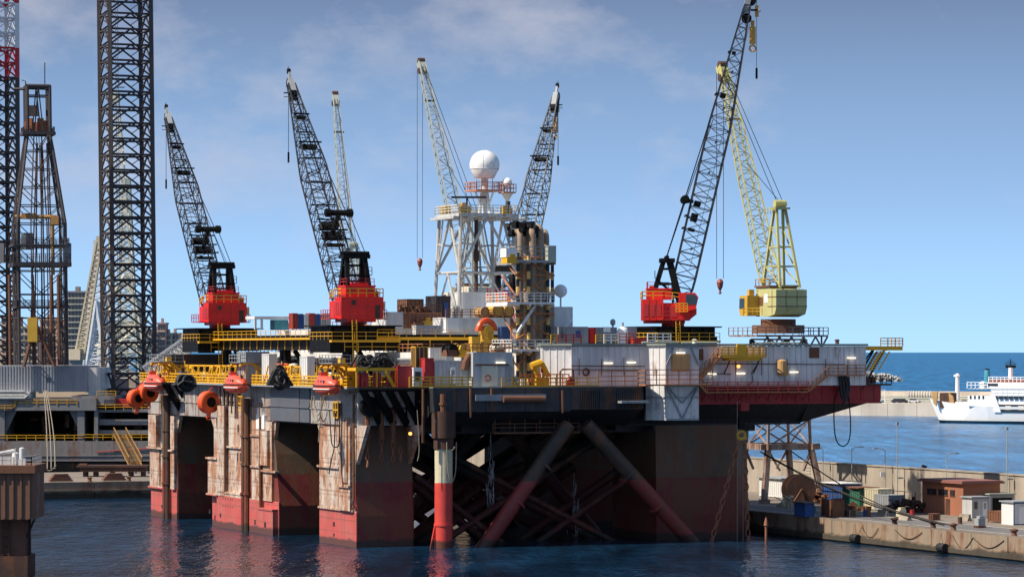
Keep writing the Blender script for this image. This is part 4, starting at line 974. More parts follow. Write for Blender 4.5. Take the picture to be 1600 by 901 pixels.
    e = MB(); e.tube(tip + d*.6 - yy*.6, tip + d*.6 + yy*.6, .7, n=10); e.tube(tip - d*1.4 - yy*.8 - up*.4, tip - d*1.4 + yy*.8 - up*.4, .6, n=10); e.bar(tip - d*9 - yy*1.2, tip - d*9 + yy*.9, .3); e.build('head_sheave', M['rustdark'], bo)
    r = MB()
    for y in (-.5, .5): r.tube(apex + Vector((0,y,.9)), tip - d*1.0 + up*.5 + yy*y*.6, .05, n=4)
    r.tube(apex + Vector((0,0,.9)), foot + d*(Lb*.55) + up*.8, .045, n=4); r.build('luffing_rope', M['black'], t)
    if hook_px:
        Dt = (Matrix.Rotation(hd, 3, 'Z') @ tip + root).y; zh = H - (hook_px - HY)/F*Dt - Qz; p = tip + d*.8 - up*.9; r = MB()
        for x in (-.45, .45): r.tube(p + Vector((x*.6, x, 0)), Vector((p.x + x*.6, p.y+x, zh+1)), .045, n=4)
        ho = r.build('hoist_rope', M['black'], t)
        r = MB(); r.lathe([(.1,1.0),(.4,.8),(.55,.4),(.42,-.3),(.16,-.8),(.14,-1.0),(.3,-1.2),(.1,-1.4)], (p.x, p.y, zh), 10); r.build('hook_block', paint('dull red hook', (.30, .08, .05), .2, .5), ho)
    return t
M['portal'] = paint('off white rusting portal', (.36, .28, .23), .62, .6, .25, .8)
M['greenhouse'] = paint('pale green counterweight', (.50, .49, .22), .3, .5, .12, .6)
gb = W(1216, 782, 488); quay_crane(gb, (1130, 108), 38, 1, 'pale yellow quay crane at the right, ochre cab, standing on a rusty white portal', 'paleyellow', 'greenhouse', 29.2, 445)
eb = W(741, 0, 598); quay_crane(eb, (659, 100), 52, 1, 'grey green lattice crane with cream house seen behind the white radome tower', 'steelpale', 'cream', 31.5, 411, 1.05, cabcol='cream')
fb = W(552, 0, 664); quay_crane(fb, (524, 151), 50, 1, 'thin distant grey lattice crane rising behind the second red deck crane', 'steelpale', 'cream', 30.5, None, .9, cabcol='cream')
# ------------------------------------------------------------------ things along the left edge
def rack(u0, vq, n, parent):
    b = MB()
    for i in range(n):
        a = (u0+i*1.75, vq-3.6, 20.15); c = (u0+i*1.75+3.7, vq-.5, 15.7)
        b.bar(a, c, .62, .8); b.bar((c[0], c[1], c[2]), (c[0], vq-.2, c[2]+2.6), .2)
    b.tube((u0-.6, vq-3.7, 20.2), (u0+n*1.75+1.6, vq-3.7, 20.2), .26, n=8); b.bar((u0+1.2, vq-1.9, 17.8), (u0+n*1.75+1.5, vq-1.9, 17.8), .22); b.bar((u0-.4, vq-3.6, 20.0), (u0-.4, vq, 19.8), .3)
    b.bar((u0+n*1.75+1.5, vq-3.6, 20.0), (u0+n*1.75+1.5, vq, 19.6), .3)
    b.build('anchor_rack', M['black'], parent)
rack(-.6, 0, 4, RIG); rack(-3.0, 76.9, 4, RIG)
eq = MB()
for a, b_, c, d in ((352, 612, 364, 640), (521, 630, 534, 648)):      # grated hatches on the side
    p, q = PU(a, b_, -.3), PU(c, d, -.3); 
    for i in range(5): v = p.y + (q.y-p.y)*i/4; eq.bar((-.35, v, q.z), (-.35, v, p.z), .12)
    for z in (p.z, (p.z+q.z)/2, q.z): eq.bar((-.35, p.y, z), (-.35, q.y, z), .12)
for px in (344, 350, 356, 362, 368): p = PU(px, 612, -.5); eq.tube((-.5, p.y, 20), (-.5, p.y, 16.3), .12, n=5)
p = PU(373, 612, -.4); eq.box(-.5, 0, p.y, p.y+1.6, 15.6, 20)
eq.build('side_grating', M['rustdark'], RIG)
eq = MB()
for px, py in ((377, 630), (526, 640), (256, 628)): 
    p = PU(px, py, -.3)
    for i in range(3): eq.bar((-.4, p.y-.9+i*.9, p.z-1), (-.4, p.y-.9+i*.9, p.z+1), .16)
    for i in range(3): eq.bar((-.4, p.y-.9, p.z-1+i), (-.4, p.y+.9, p.z-1+i), .16)
eq.build('hatch_frame', M['yellow'], RIG)
eq = MB(); p = PU(409, 655, -.3); eq.box(-.5, 0, p.y-1.6, p.y+1.8, p.z-1.3, p.z+.6); eq.box(-.6, 0, p.y-.6, p.y+1.1, p.z+.4, p.z+1.6); eq.build('patch_plate', M['dome'], RIG)
eq = MB(); q = PU(508, 652, -.6); eq.lathe([(.1,-.9),(1.3,-.8),(1.3,.2),(.4,.3)], (1.2, -1.2, q.z+1.6), 16, (0,1,0)); eq.build('chain_wheel', M['black'], RIG, smooth=True)
# lifeboats
def lifeboat(px, py, label):
    u = -3.0; p = PU(px, py, u); p.z -= .1
    t = rthing('lifeboat', label, 'lifeboat', p, 'orange enclosed lifeboats hanging along the left edge of the deck')
    def ring(y, wd, zb, zt, n=9, low=True):
        pts = []
        for i in range(n):
            a = pi*i/(n-1)
            pts.append(Vector((u + wd*cos(a), p.y + y, (p.z + (zb if low else zt)*sin(a)**.7) if 0 < i < n-1 else p.z)))
        return pts
    st = [(-3.3, .12, -.35), (-2.9, .75, -.85), (-2.0, 1.15, -1.2), (0, 1.3, -1.3), (1.8, 1.2, -1.2), (2.7, .95, -.95), (3.0, .7, -.6)]
    hb_ = MB().loft([ring(y, w_, zb, 0) for y, w_, zb in st]); hu = hb_.build('hull', M['orange'], t, smooth=True)
    ct = [(-3.2, .1, .25), (-2.7, .72, .7), (-1.8, 1.08, 1.05), (-.4, 1.2, 1.25), (1.4, 1.15, 1.3), (2.4, .9, 1.05), (2.9, .6, .5)]
    MB().loft([ring(y, w_, 0, zt, low=False) for y, w_, zt in ct]).build('canopy', M['orange'], t, smooth=True)
    k = MB().loft([[Vector((u+w_*1.06*s, p.y+y, p.z+dz)) for s in (-1, 1) for dz in ((-.08, .08) if s < 0 else (.08, -.08))] for y, w_, zb in st]); k.build('rubbing_strip', M['rubber'], hu)
    w_ = MB()
    for y in (-1.6, -.7, .2): w_.cb((u-1.06, p.y+y, p.z+.55), .12, .45, .3)
    w_.build('porthole', M['glass'], t)
    k = MB().loft([[Vector((u+w2*1.03*s_, p.y+y, p.z-.42+dz)) for s_ in (-1, 1) for dz in ((-.06, .06) if s_ < 0 else (.06, -.06))] for y, w2, zb in st[1:-1]]); k.build('reflective_tape', M['dome'], hu)
    hk = MB()
    for y in (-2.3, 2.2): hk.cb((u, p.y+y, p.z+1.0), .25, .3, .7); 
    hk.build('lifting_hook', M['steel'], t)
    g = MB(); g.box(u-.45, u+.45, p.y+1.2, p.y+2.1, p.z+1.1, p.z+1.75); c = g.build('cockpit', M['orange'], t)
    g = MB(); g.box(u-.47, u+.47, p.y+1.35, p.y+1.95, p.z+1.35, p.z+1.62); g.build('window', M['glass'], c)
    # its davit
    d = rthing('davit', 'yellow davit frame holding the ' + label, 'davit', (0, p.y, DZ), 'yellow lifeboat davits'); f = MB()
    for y in (-2.0, 2.0):
        v = p.y + y
        f.path([(.6, v, DZ), (.1, v, DZ+1.9), (-1.2, v, DZ+2.9), (-2.6, v, DZ+2.9), (-3.2, v, DZ+2.5)], .2, 6); f.bar((.9, v, DZ+.1), (-1.3, v, DZ+2.7), .22); f.bar((1.8, v, DZ), (.1, v, DZ+1.9), .16)
        f.bar((-2.0, v, DZ+2.8), (-3.6, v-.4, DZ-.9), .13)
    f.bar((-2.0, p.y-2.2, DZ+2.95), (-2.0, p.y+2.2, DZ+2.95), .22); f.bar((.1, p.y-2, DZ+1.9), (.1, p.y+2, DZ+1.9), .2); f.cb((-.9, p.y+.3, DZ+3.3), .7, .9, .9)
    f.build('frame', M['yellow'], d)
    f = MB(); f.box(-3.2, .6, p.y-2.4, p.y+2.4, DZ+3.0, DZ+3.1); f.rail([(.6, p.y-2.4, DZ+3.1), (-3.2, p.y-2.4, DZ+3.1), (-3.2, p.y+2.4, DZ+3.1)], 1.0, 1.1, .04); f.build('top_platform', M['grey'], d)
    f = MB()
    for y in (-1.9, 1.9): f.tube((u, p.y+y, DZ+2.7), (u, p.y+y, p.z+.8), .05, n=4)
    f.build('fall_rope', M['rope'], d)
lifeboat(243, 597, 'lifeboat farthest back at the left corner of the deck')
lifeboat(369, 599, 'lifeboat midway along the side, next to an orange ring buoy')
lifeboat(511, 601, 'lifeboat nearest the front corner, with pale hoses below it')
# orange ring buoys
def ringbuoy(px, py, u, r, label, axis=(.25,-1,0)):
    p = PU(px, py, u); t = rthing('mooring_buoy', label, 'buoy', p, 'orange drum buoys hung on the left side of the platform')
    a = Vector(axis).normalized()
    MB().lathe([(r*.45, -.75), (r*.9, -.75), (r, -.55), (r*.93, -.05), (r, .0), (r*.97, .55), (r*.8, .72), (r*.45, .72)], p, 24, a).build('drum', M['orangering'], t, smooth=True)
    MB().lathe([(.03, .3), (r*.46, .3), (r*.46, .78), (r*.40, .80), (.03, .80)], p, 16, a).build('hub', M['black'], t, smooth=True)
    f = MB(); f.bar(p + Vector((0,0,-r*.9)), p + Vector((0,0,-r-.55)), .4, .9); f.torus(p + Vector((0,0,-r-.6)), .3, .1, (0,1,0), 10, 5); f.bar(p + Vector((0,.2,r*.9)), (p.x+1.2, p.y+.3, 20.6), .14); f.build('bracket', M['orangering'], t)
ringbuoy(326, 628, -1.9, 1.6, 'orange drum buoy with a dark hub, alone beside the sloping rack under the deck edge')
ringbuoy(232, 613, -2.4, 1.55, 'upper of two overlapping orange drum buoys under the far lifeboat')
ringbuoy(213, 622, -4.2, 1.4, 'lower outermost orange drum buoy at the far left corner')
# hoses and chains
def chain(name, pts, lr, label, parent=None, group=None, mat='chain'):
    mb = MB(); pts = [Vector(p) for p in pts]; k = 0
    for a, b in zip(pts, pts[1:]):
        L_ = (b-a).length; d = (b-a)/L_; n = max(1, int(L_/(lr*2.1))); s1 = d.cross(Vector((0,1,0.01))).normalized(); s2 = d.cross(s1)
        for i in range(n):
            mb.torus(a + d*(L_*(i+.5)/n), lr*.62, lr*.24, tuple(s1 if k % 2 else s2), 8, 4, sx=2.0, ref=tuple(d)); k += 1
    return rsingle(mb, name, M[mat], label, 'chain', pts[0], group)
CG = 'rusty chains hanging under the front corner rack'
for i, (px, y0, y1, lab) in enumerate(((574, 685, 730, 'rusty anchor chain hanging below the leftmost rack pipe'), (596, 685, 720, 'rusty anchor chain hanging below the middle rack pipe'), (614, 690, 722, 'longest rusty anchor chain, below the right rack pipe'), (626, 698, 721, 'short rusty chain end beside the orange lamp'))):
    p, q = PV(px, y0, -.9), PV(px, y1, -.9); chain('anchor_chain', [p, q], .36, lab, group=CG)
bl = MB()
for px, y0, y1 in ((574, 636, 686), (596, 634, 686), (614, 636, 692)): p, q = PV(px, y0, -.9), PV(px, y1, -.9); bl.tube(p, q, .36, n=8); bl.tube(q, q + Vector((0,0,.5)), .45, n=8)
bl.build('chain_pipe', M['rust'], RIG)
p = PV(1157, 682, -4.4); q1 = PV(1104, 862, -5); q2 = PV(1170, 862, -5)
chain('mooring_chain', [p, q1 - Vector((0,0,1))], .48, 'heavy orange rusted mooring chain slanting down to the left from a yellow shackle', group='heavy chains at the right leg')
chain('mooring_chain', [p + Vector((.6,0,0)), q2 - Vector((0,0,1))], .48, 'heavy orange rusted mooring chain hanging nearly straight down at the right leg', group='heavy chains at the right leg')
sh = rthing('chain_block', 'yellow shackle and red lifting block hanging under the deck above two heavy chains', 'hoist', p)
b = MB(); b.torus(p + Vector((.1,0,.2)), .55, .2, (0,1,0), 12, 6); b.bar(p + Vector((-.5,0,-.2)), p + Vector((.9,0,-.2)), .3); b.build('shackle', M['ochre'], sh)
b = MB(); b.tube(p + Vector((.1,0,.6)), p + Vector((.1,0,3.6)), .05, n=4); b.cb(p + Vector((.1,0,1.8)), .8, .5, 1.6); b.build('rope', M['black'], sh)
b = MB(); b.cb(p + Vector((.5,0,3.9)), 1.2, .8, .9); b.build('block', M['redhull'], sh)
wr = MB(); a = PV(1152, 620, -4.3); wr.tube((a.x, -4.3, 18.4), (a.x, -4.3, -1), .05, n=4); a = PV(1161, 620, -4.3); wr.tube((a.x, -4.3, 14), (a.x, -4.3, -1), .05, n=4)
rsingle(wr, 'wire_rope', M['ropepale'], 'pair of thin wires dropping into the water between the two heavy chains', 'rope', (a.x, -4.3, 14))
def hang(pts_px, plane, r, label, mat, val, name='hose', group=None):
    mb = MB()
    for pts in pts_px:
        w3 = [(PU if plane == 'u' else PV)(x, y, val) for x, y in pts]
        sm = []
        for i in range(len(w3)-1):
            a = w3[max(0,i-1)]; b = w3[i]; c = w3[i+1]; d = w3[min(len(w3)-1, i+2)]
            for k in range(5):
                s = k/5; sm.append(.5*((2*b) + (c-a)*s + (2*a-5*b+4*c-d)*s*s + (3*b-a-3*c+d)*s**3))
        sm.append(w3[-1]); mb.path(sm, r, 6)
    return rsingle(mb, name, M[mat], label, 'hose', w3[0], group)
hang([[(488,618),(487,640),(492,656),(500,652),(502,620)], [(491,618),(492,636),(497,648),(503,636),(506,618)], [(485,625),(490,655),(499,662),(498,690)]], 'u', .09, 'tangle of pale hoses hanging under the nearest lifeboat', 'ropepale', -.9)
hang([[(515,640),(518,690),(524,698),(530,690),(530,640)], [(524,645),(522,700),(519,712),(514,740)], [(534,650),(533,720),(536,760)]], 'u', .08, 'thin looped lines hanging on the lit face of the nearest leg', 'rope', -1.2, 'rope')
hang([[(1320,590),(1305,620),(1303,650),(1305,680),(1311,694),(1320,696),(1327,686),(1329,660),(1326,620),(1324,590)]], 'v', .085, 'long black hose loop hanging below the right end of the deck', 'black', -3.5)
hang([[(1312,588),(1314,610),(1317,624)], [(1316,586),(1319,612),(1321,628)], [(1321,586),(1323,610),(1318,632)], [(1325,588),(1326,606),(1323,622)]], 'v', .22, 'bundle of black hoses draped over the red hull band', 'rubber', -3.4)
hang([[(698,690),(700,735),(706,752),(712,735),(713,690)]], 'v', .07, 'pale rope loop hanging beside the red and cream stand pipe', 'ropepale', -6.0, 'rope')
hang([[(677,632),(680,655),(686,664),(688,668)], [(652,720),(655,700),(652,640)]], 'v', .05, 'thin dark line hanging under the dark front skirt', 'ropepale', -5.4, 'rope')
# ------------------------------------------------------------------ radome tower
TU, TV = 35.0, 45.0
def tz(py): return fz(py, TU, TV)
T = rthing('radar_tower', 'white four legged lattice tower with a railed top platform carrying the radomes', 'tower', (TU, TV, 28.2))
mb = MB(); zt = tz(334); st = []
zl = [28.2, 32.2, 36.3, 40.5, zt-.6]
def cor(z): 
    k = (z-28.2)/(zt-28.2); w_ = 4.75 - .65*k; return [Vector((TU-w_,TV-w_,z)), Vector((TU+w_,TV-w_,z)), Vector((TU+w_,TV+w_,z)), Vector((TU-w_,TV+w_,z))]
ch = [cor(z) for z in zl]
for a, b in zip(ch, ch[1:]):
    for k in range(4): mb.tube(a[k], b[k], .27, n=8)
for k in range(4):
    j = (k+1) % 4; a, b, c, d, e = [x[k] for x in ch]; A, B, C_, D_, E = [x[j] for x in ch]
    mb.tube(a, c.lerp(C_, .5), .15, n=6); mb.tube(A, c.lerp(C_, .5), .15, n=6); mb.tube(c, C_, .17, n=6)
    mb.tube(c, e.lerp(E, .5), .2, n=6); mb.tube(C_, e.lerp(E, .5), .2, n=6); mb.tube(d, c.lerp(e.lerp(E,.5), .5), .14, n=5); mb.tube(D_, C_.lerp(e.lerp(E,.5), .5), .14, n=5)
    mb.tube(b, a.lerp(c.lerp(C_,.5), .5), .12, n=5); mb.tube(c, e.lerp(e.lerp(E,.5),.35), .14, n=5)
mb.tube(ch[2][0], ch[2][2], .16, n=5); mb.build('frame', M['towergrey'], T, smooth=True)
mb = MB(); mb.box(TU-4.6, TU+4.6, TV-4.6, TV+4.6, zt-.55, zt-.1)
for i in range(6): mb.box(TU-4.6+i*2.2, TU-5.4+i*2.2, TV-4.5, TV+4.5, zt-.9, zt-.55)
tp = mb.build('top_platform', M['towergrey'], T)
mb = MB(); c4 = [(TU-4.6,TV-4.6,zt-.1),(TU+4.6,TV-4.6,zt-.1),(TU+4.6,TV+4.6,zt-.1),(TU-4.6,TV+4.6,zt-.1),(TU-4.6,TV-4.6,zt-.1)]; mb.rail(c4, 1.15, 1.3, .05, (.35,.68)); mb.build('railing', M['cream'], tp)
mb = MB(); q = PV(744, 340, TV-1); mb.tube((q.x, TV-1, zt-.5), (q.x, TV-1, 28.3), .3, n=8); mb.tube((q.x, TV-1, 38), (q.x, TV-1, 39.4), .45, n=8); mb.build('drill_pipe', M['rustdark'], T, smooth=True)
mb = MB()
for x, y, sx_, sy, sz in ((-3.4, -3.8, 1.6, 1, 1.0), (-3.2, -3, .8, .9, 1.5), (3, -3.8, 1.2, .8, 1.1), (3.9, -3, .7, .7, .8), (-4, 2, .8, 2, 1.3)): mb.cb((TU+x, TV+y, zt-.1+sz/2), sx_, sy, sz)
mb.build('winch_box', M['ochre'], tp)
mb = MB(); mb.bar((TU-5.6, TV-4.2, zt+2.1), (TU-.2, TV-4.2, zt+2.2), .25, .3); mb.bar((TU-3.2, TV-4.2, zt-.1), (TU-3.2, TV-4.2, zt+2.1), .2); mb.cb((TU+3.2, TV-4.1, zt+.9), .5, .5, 1.6, .3); mb.build('davit_arm', M['steel'], tp)
mb = MB()
for i in range(38): mb.bar((TU-4.3, TV-4.7, 28.6+i*.4), (TU-3.9, TV-4.7, 28.6+i*.4), .05)
mb.bar((TU-4.3, TV-4.7, 28.3), (TU-4.3, TV-4.7, zt), .07); mb.bar((TU-3.9, TV-4.7, 28.3), (TU-3.9, TV-4.7, zt), .07); mb.build('ladder', M['cream'], T)
def radome(px, py, r, vq, zbase, label, big=False, ped='white', plat=None):
    p = PV(px, py, vq); t = rthing('radome', label, 'radome', (p.x, vq, zbase), 'white radomes on the platform')
    zc = p.z; prof = []
    zb = -.62 if big else -.86
    if big: prof = [(r*.64, -r*.88), (r*.66, -r*.86), (r*.97, -r*.28)]
    n = 12
    for i in range(n+1):
        a = (-.24 if big else -1.0) + ((pi/2 + (.24 if big else 1.0))*i/n); prof.append((max(.02, r*cos(a)), r*sin(a)))
    MB().lathe(prof, (p.x, vq, zc), 32, (0,0,1)).build('shell', M['dome'], t, smooth=True)
    if big:
        s = MB(); s.torus((p.x, vq, zc-r*.27), r*.975, .035, (0,0,1), 32, 5)
        for k in range(8):
            a = k*pi/4+.3; s.path([(p.x+r*1.004*cos(a)*cos(e), vq+r*1.004*sin(a)*cos(e), zc+r*1.004*sin(e)) for e in [(-.2+1.75*i/8) for i in range(9)]], .03, 4)
        s.build('seam', M['domeseam'], t, smooth=True)
    s = MB(); zb_ = zc - r*.86
    if plat:
        zp_ = fz(plat, p.x, vq); w_ = r*1.0 if big else r*1.35
        s2 = MB(); s2.box(p.x-w_, p.x+w_, vq-w_, vq+w_, zp_-.2, zp_); s2.rail([(p.x-w_,vq+w_,zp_),(p.x-w_,vq-w_,zp_),(p.x+w_,vq-w_,zp_),(p.x+w_,vq+w_,zp_),(p.x-w_,vq+w_,zp_)], 1.1, .9, .045, (.5,)); s2.build('access_platform', paint('faded orange platform', (.55,.22,.11), .15, .6, .2, .8), t)
        if big:
            for k in range(8): a = k*pi/4; s.tube((p.x+r*.6*cos(a), vq+r*.6*sin(a), zb_), (p.x+r*.55*cos(a), vq+r*.55*sin(a), zp_), .07, n=5)
            s.lathe([(.5, 0), (.5, zb_-zp_)], (p.x, vq, zp_), 12)
            for k in range(4): a = k*pi/2+.4; s.tube((p.x+.5*cos(a), vq+.5*sin(a), zp_), (p.x+1.1*cos(a), vq+1.1*sin(a), zbase), .2, n=7); s.tube((p.x+w_*.9*cos(a), vq+w_*.9*sin(a), zp_), (p.x+.8*cos(a), vq+.8*sin(a), zbase+1.2), .13, n=5)
            s.tube((p.x, vq, zp_), (p.x, vq, zbase), .35, n=10)
        else:
            s.tube((p.x, vq, zb_), (p.x, vq, zbase), r*.2, n=8); s.lathe([(r*.25, -1.3), (r*1.2, -.2)], (p.x, vq, zp_), 10)
    else: s.tube((p.x, vq, zb_), (p.x, vq, zbase), r*.14, n=8); s.lathe([(r*.4,0),(r*.2,.3)], (p.x, vq, zb_-.1), 10)
    s.build('pedestal', M['white'], t, smooth=True)
radome(757, 258, 2.15, TV, zt-.1, 'largest white radome, with a tapered lower half, on top of the lattice tower', True, plat=297)
radome(792.5, 285.5, .72, TV-2, zt-.1, 'small white radome on a pole beside the largest one', plat=300)
# ------------------------------------------------------------------ pipe bundle tower
PU_, PVv = 25.2, 3.0
T = rthing('pipe_tower', 'upright bundle of tall grey brown riser pipes on yellow and black striped legs', 'tower', (PU_, PVv, DZ)); 
def pz(py): return fz(py, PU_, PVv)
for i, (px, dv, r, pt) in enumerate(((813, 0, .42, 362), (823, 1.6, .45, 360), (832, -.4, .48, 357), (844, .2, .52, 356), (853, 1.2, .45, 362), (828, 2.8, .45, 358), (842, 3.0, .45, 359))):
    q = PV(px, 400, PVv+dv); z1 = pz(pt); mb = MB()
    mb.path([(q.x, PVv+dv, DZ+1.0), (q.x, PVv+dv, z1-.9), (q.x, PVv+dv+.12, z1-.35), (q.x, PVv+dv+.45, z1), (q.x, PVv+dv+1.0, z1+.05)], r, 12)
    for z in (27, 31.5, 35): mb.tube((q.x, PVv+dv, z), (q.x, PVv+dv, z+.35), r*1.1, n=12)
    mb.build('riser_pipe', M['riser'] if 'riser' in M else M.setdefault('riser', paint('grey brown pipe', (.36, .26, .17), .4, .5, .2, .6, dirt=.4)), T, smooth=True)
mb = MB(); q = PV(822, 352, PVv)
for i in range(16): mb.cb((q.x+random.uniform(-1.5,1.9), PVv+random.uniform(-.5,2.5), pz(354)+random.uniform(-1.0,.6)), random.uniform(.5,1.2), random.uniform(.5,1), random.uniform(.4,1.3), random.random(), random.uniform(-.3,.3))
mb.build('clamp_head', M['black'], T)
m, nt, b = newmat('yellow and black striped leg'); L = nt.links
gz = nn(nt, 'ShaderNodeSeparateXYZ'); L.new(nn(nt, 'ShaderNodeNewGeometry').outputs['Position'], gz.inputs[0]); fr = nn(nt, 'ShaderNodeMath', operation='PINGPONG'); L.new(gz.outputs['Z'], fr.inputs[0]); fr.inputs[1].default_value = 1.0
gt = nn(nt, 'ShaderNodeMath', operation='GREATER_THAN'); L.new(fr.outputs[0], gt.inputs[0]); gt.inputs[1].default_value = .5; L.new(mixc(nt, gt.outputs[0], (.02,.02,.02), (.66,.42,.12)), b.inputs['Base Color']); b.inputs['Roughness'].default_value = .5; M['stripe'] = m
for px, dv in ((809, -.6), (816, 4), (826, -1.2), (856, -.4), (863, 3.5)):
    q = PV(px, 500, PVv+dv); z = DZ; MB().tube((q.x, PVv+dv, DZ), (q.x, PVv+dv, pz(395)), .25, n=8).build('leg', M['stripe'], T)
mb = MB(); a = PV(806, 420, PVv-.8); b = PV(866, 420, PVv-.8)
for z0, z1 in ((pz(570), pz(530)), (pz(530), pz(490)), (pz(462), pz(430)), (pz(430), pz(402))):
    mb.tube((a.x, PVv-.8, z0), (b.x, PVv-.8, z1), .13, n=5); mb.tube((b.x, PVv-.8, z0), (a.x, PVv-.8, z1), .13, n=5); mb.tube((a.x, PVv-.8, z1), (b.x, PVv-.8, z1), .13, n=5); mb.tube((a.x, PVv-.8, z0), (a.x, PVv+4, z1), .11, n=5)
mb.build('bracing', M['rail_rust'], T)
def plat(px0, px1, py, vq0, vq1, mat, rmat, h=1.2):
    a, b = PV(px0, py, vq0), PV(px1, py, vq0); z = pz(py); mb = MB(); mb.box(a.x, b.x, vq0, vq1, z-.3, z)
    for i in range(5): x = a.x + (b.x-a.x)*i/4; mb.box(x-.06, x+.06, vq0, vq1, z-.55, z-.3)
    o = mb.build('platform', M[mat], T); r = MB(); r.rail([(a.x,vq1,z),(a.x,vq0,z),(b.x,vq0,z),(b.x,vq1,z)], h, 1.0, .05, (.35,.68)); r.build('railing', M[rmat], o)
plat(806, 868, 407, PVv-1.9, PVv+4.5, 'grey', 'grey', 1.75); plat(793, 866, 472, PVv-2.2, PVv+5, 'white', 'white'); plat(800, 860, 545, PVv-2.6, PVv+4, 'white', 'white')
a, b = PV(857, 402, PVv-2), PV(869, 402, PVv-2); mb = MB(); mb.box(a.x, b.x, PVv-2.0, PVv+1, pz(410), pz(384)); mb.build('wind_screen', M['steelpale'], T)
a, b = PV(791, 411, PVv-2.6), PV(808, 388, PVv-2.6); mb = MB(); mb.box(a.x, b.x, PVv-2.6, PVv-.6, a.z+.8, b.z); cb_ = mb.build('control_cabin', M['dome'], T); mb = MB(); mb.box(a.x+.1, b.x-.1, PVv-2.65, PVv-.65, a.z, a.z+.8); mb.box(a.x+.5, b.x-.3, PVv-2.66, PVv-2.6, a.z+.8, a.z+1.2); mb.build('lower_panel', M['yellow'], cb_)
mb = MB()
for (x0, y0, x1, y1) in ((857, 585, 905, 545), (808, 520, 838, 474), (845, 560, 893, 500)):
    p, q = PV(x0, y0, PVv-2.4), PV(x1, y1, PVv-1); mb.tube(p, q, .2, n=7)
mb.build('stay', M['white'], T)
T2 = rthing('deck_hoist', 'bright yellow folded hoist arm at the foot of the pipe bundle', 'hoist', PV(838, 598, -2.5)); p = PV(838, 602, -2.5); mb = MB(); pts = [PV(846, 600, -2.5), PV(834, 570, -2.5), PV(842, 565, -2.5), PV(852, 585, -2.5)]
mb.path(pts[:2], .4, 8); mb.path([PV(830, 572, -2.5), PV(846, 566, -2.5)], .5, 8); mb.path([PV(846, 566, -2.5), PV(857, 588, -2.5)], .36, 8); mb.cb(PV(845, 597, -2.5), 1.8, 1.4, .9); mb.build('arm', M['yellow'], T2)
mb = MB(); a = PV(818, 586, -2.6); mb.rail([(a.x-1, -3.6, DZ), (a.x+6, -3.6, DZ)], 1.6, .9, .07, (.35,.68)); mb.build('guard', paint('orange guard rail', (.75,.2,.03), .1,.5,.1,.8), T2)
# ------------------------------------------------------------------ boxes, cabins, machines on deck
def cabin(name, label, cat, px0, px1, pyt, vq, zb, dep, mat, group=None, doors=(), wins=(), frame=None, ribs=True, sign=None, ztop=None):
    u0, u1 = fu(px0, vq), fu(px1, vq); z1 = fz(pyt, (u0+u1)/2, vq) if ztop is None else ztop
    t = rthing(name, label, cat, (u0, vq, zb), group)
    MB().box(u0+.06, u1-.06, vq+.06, vq+dep-.06, zb+.08, z1-.06).build('body', M[mat], t)
    f = MB(); w_ = .14
    for u in (u0, u1-w_):
        for v in (vq, vq+dep-w_): f.box(u, u+w_, v, v+w_, zb, z1)
    for z in (zb+.002, z1-w_-.002):
        for v in (vq+.003, vq+dep-w_-.003): f.box(u0+w_, u1-w_, v, v+w_, z, z+w_)
        for u in (u0+.003, u1-w_-.003): f.box(u, u+w_, vq+w_, vq+dep-w_, z, z+w_)
    if ribs:
        n = max(2, int((u1-u0)/.55))
        for i in range(1, n): x = u0+(u1-u0)*i/n; f.box(x-.04, x+.04, vq+.0, vq+.07, zb+w_, z1-w_)
        n = max(2, int(dep/.7))
        for i in range(1, n): x = vq+dep*i/n; f.box(u0+.0, u0+.07, x-.04, x+.04, zb+w_, z1-w_)
    f.build('frame', M[frame or mat], t)
    hh = z1 - zb
    for (a, b, c, d, mm) in doors:
        x0, x1 = u0+(u1-u0)*a, u0+(u1-u0)*b; MB().box(x0, x1, vq-.06, vq+.08, zb+hh*c, zb+hh*d).build('door', M[mm], t)
    for (a, b, c, d, mm) in wins:
        x0, x1 = u0+(u1-u0)*a, u0+(u1-u0)*b; MB().box(x0, x1, vq-.04, vq+.08, zb+hh*c, zb+hh*d).build('window', M[mm], t)
    return t, u0, u1, z1
# front deck edge, left of the pipe tower
t, a, b, z = cabin('winch_house', 'grey steel winch house with a cream door at the front deck edge', 'cabin', 739, 801, 550, -4.2, DZ, 7, 'greylight', doors=((.22,.62,0.02,.62,'cream'), (.82, .98, .05, .6, 'greycont')), ribs=False)
MB().box(a+(b-a)*.05, a+(b-a)*.9, -4.32, -4.1, 23.2, 23.4).build('shelf', M['rust'], t)
MB().box(a+(b-a)*.58, a+(b-a)*.8, -4.4, -4.14, 23.5, 23.66).build('tube_lamp', M['lamp'], t)
c = MB(); c.torus((a+(b-a)*.37, -4.3, 21.6), .38, .07, (0,1,0), 14, 5); c.build('safety_ring', M['orangering'], t)
r = MB(); r.rail([(a,2.6,z),(a,-4.1,z),(b,-4.1,z),(b,2.6,z)], 1.1, 1.1, .05, (.5,)); r.build('railing', M['rail_rust'], t)
t, a, b, z = cabin('machinery_cabin', 'light grey machinery cabin left of the winch house, with a pale door', 'cabin', 679, 737, 563, -2.6, DZ, 5, 'greylight', doors=((.42,.56,.1,.75,'dome'),), ribs=True)
el = MB(); el.path([(b-1.2, -3.0, DZ+2.2), (b-1.0, -3.0, z-.2), (b-.6, -3.0, z+.6), (b+.4, -3.0, z+.7)], .42, 9); el.build('elbow_pipe', M['rust'], t)
cabin('red_locker', 'upright red locker left of the grey machinery cabin', 'locker', 664, 678, 559, -3.2, DZ, 1.5, 'darkred', ribs=False)
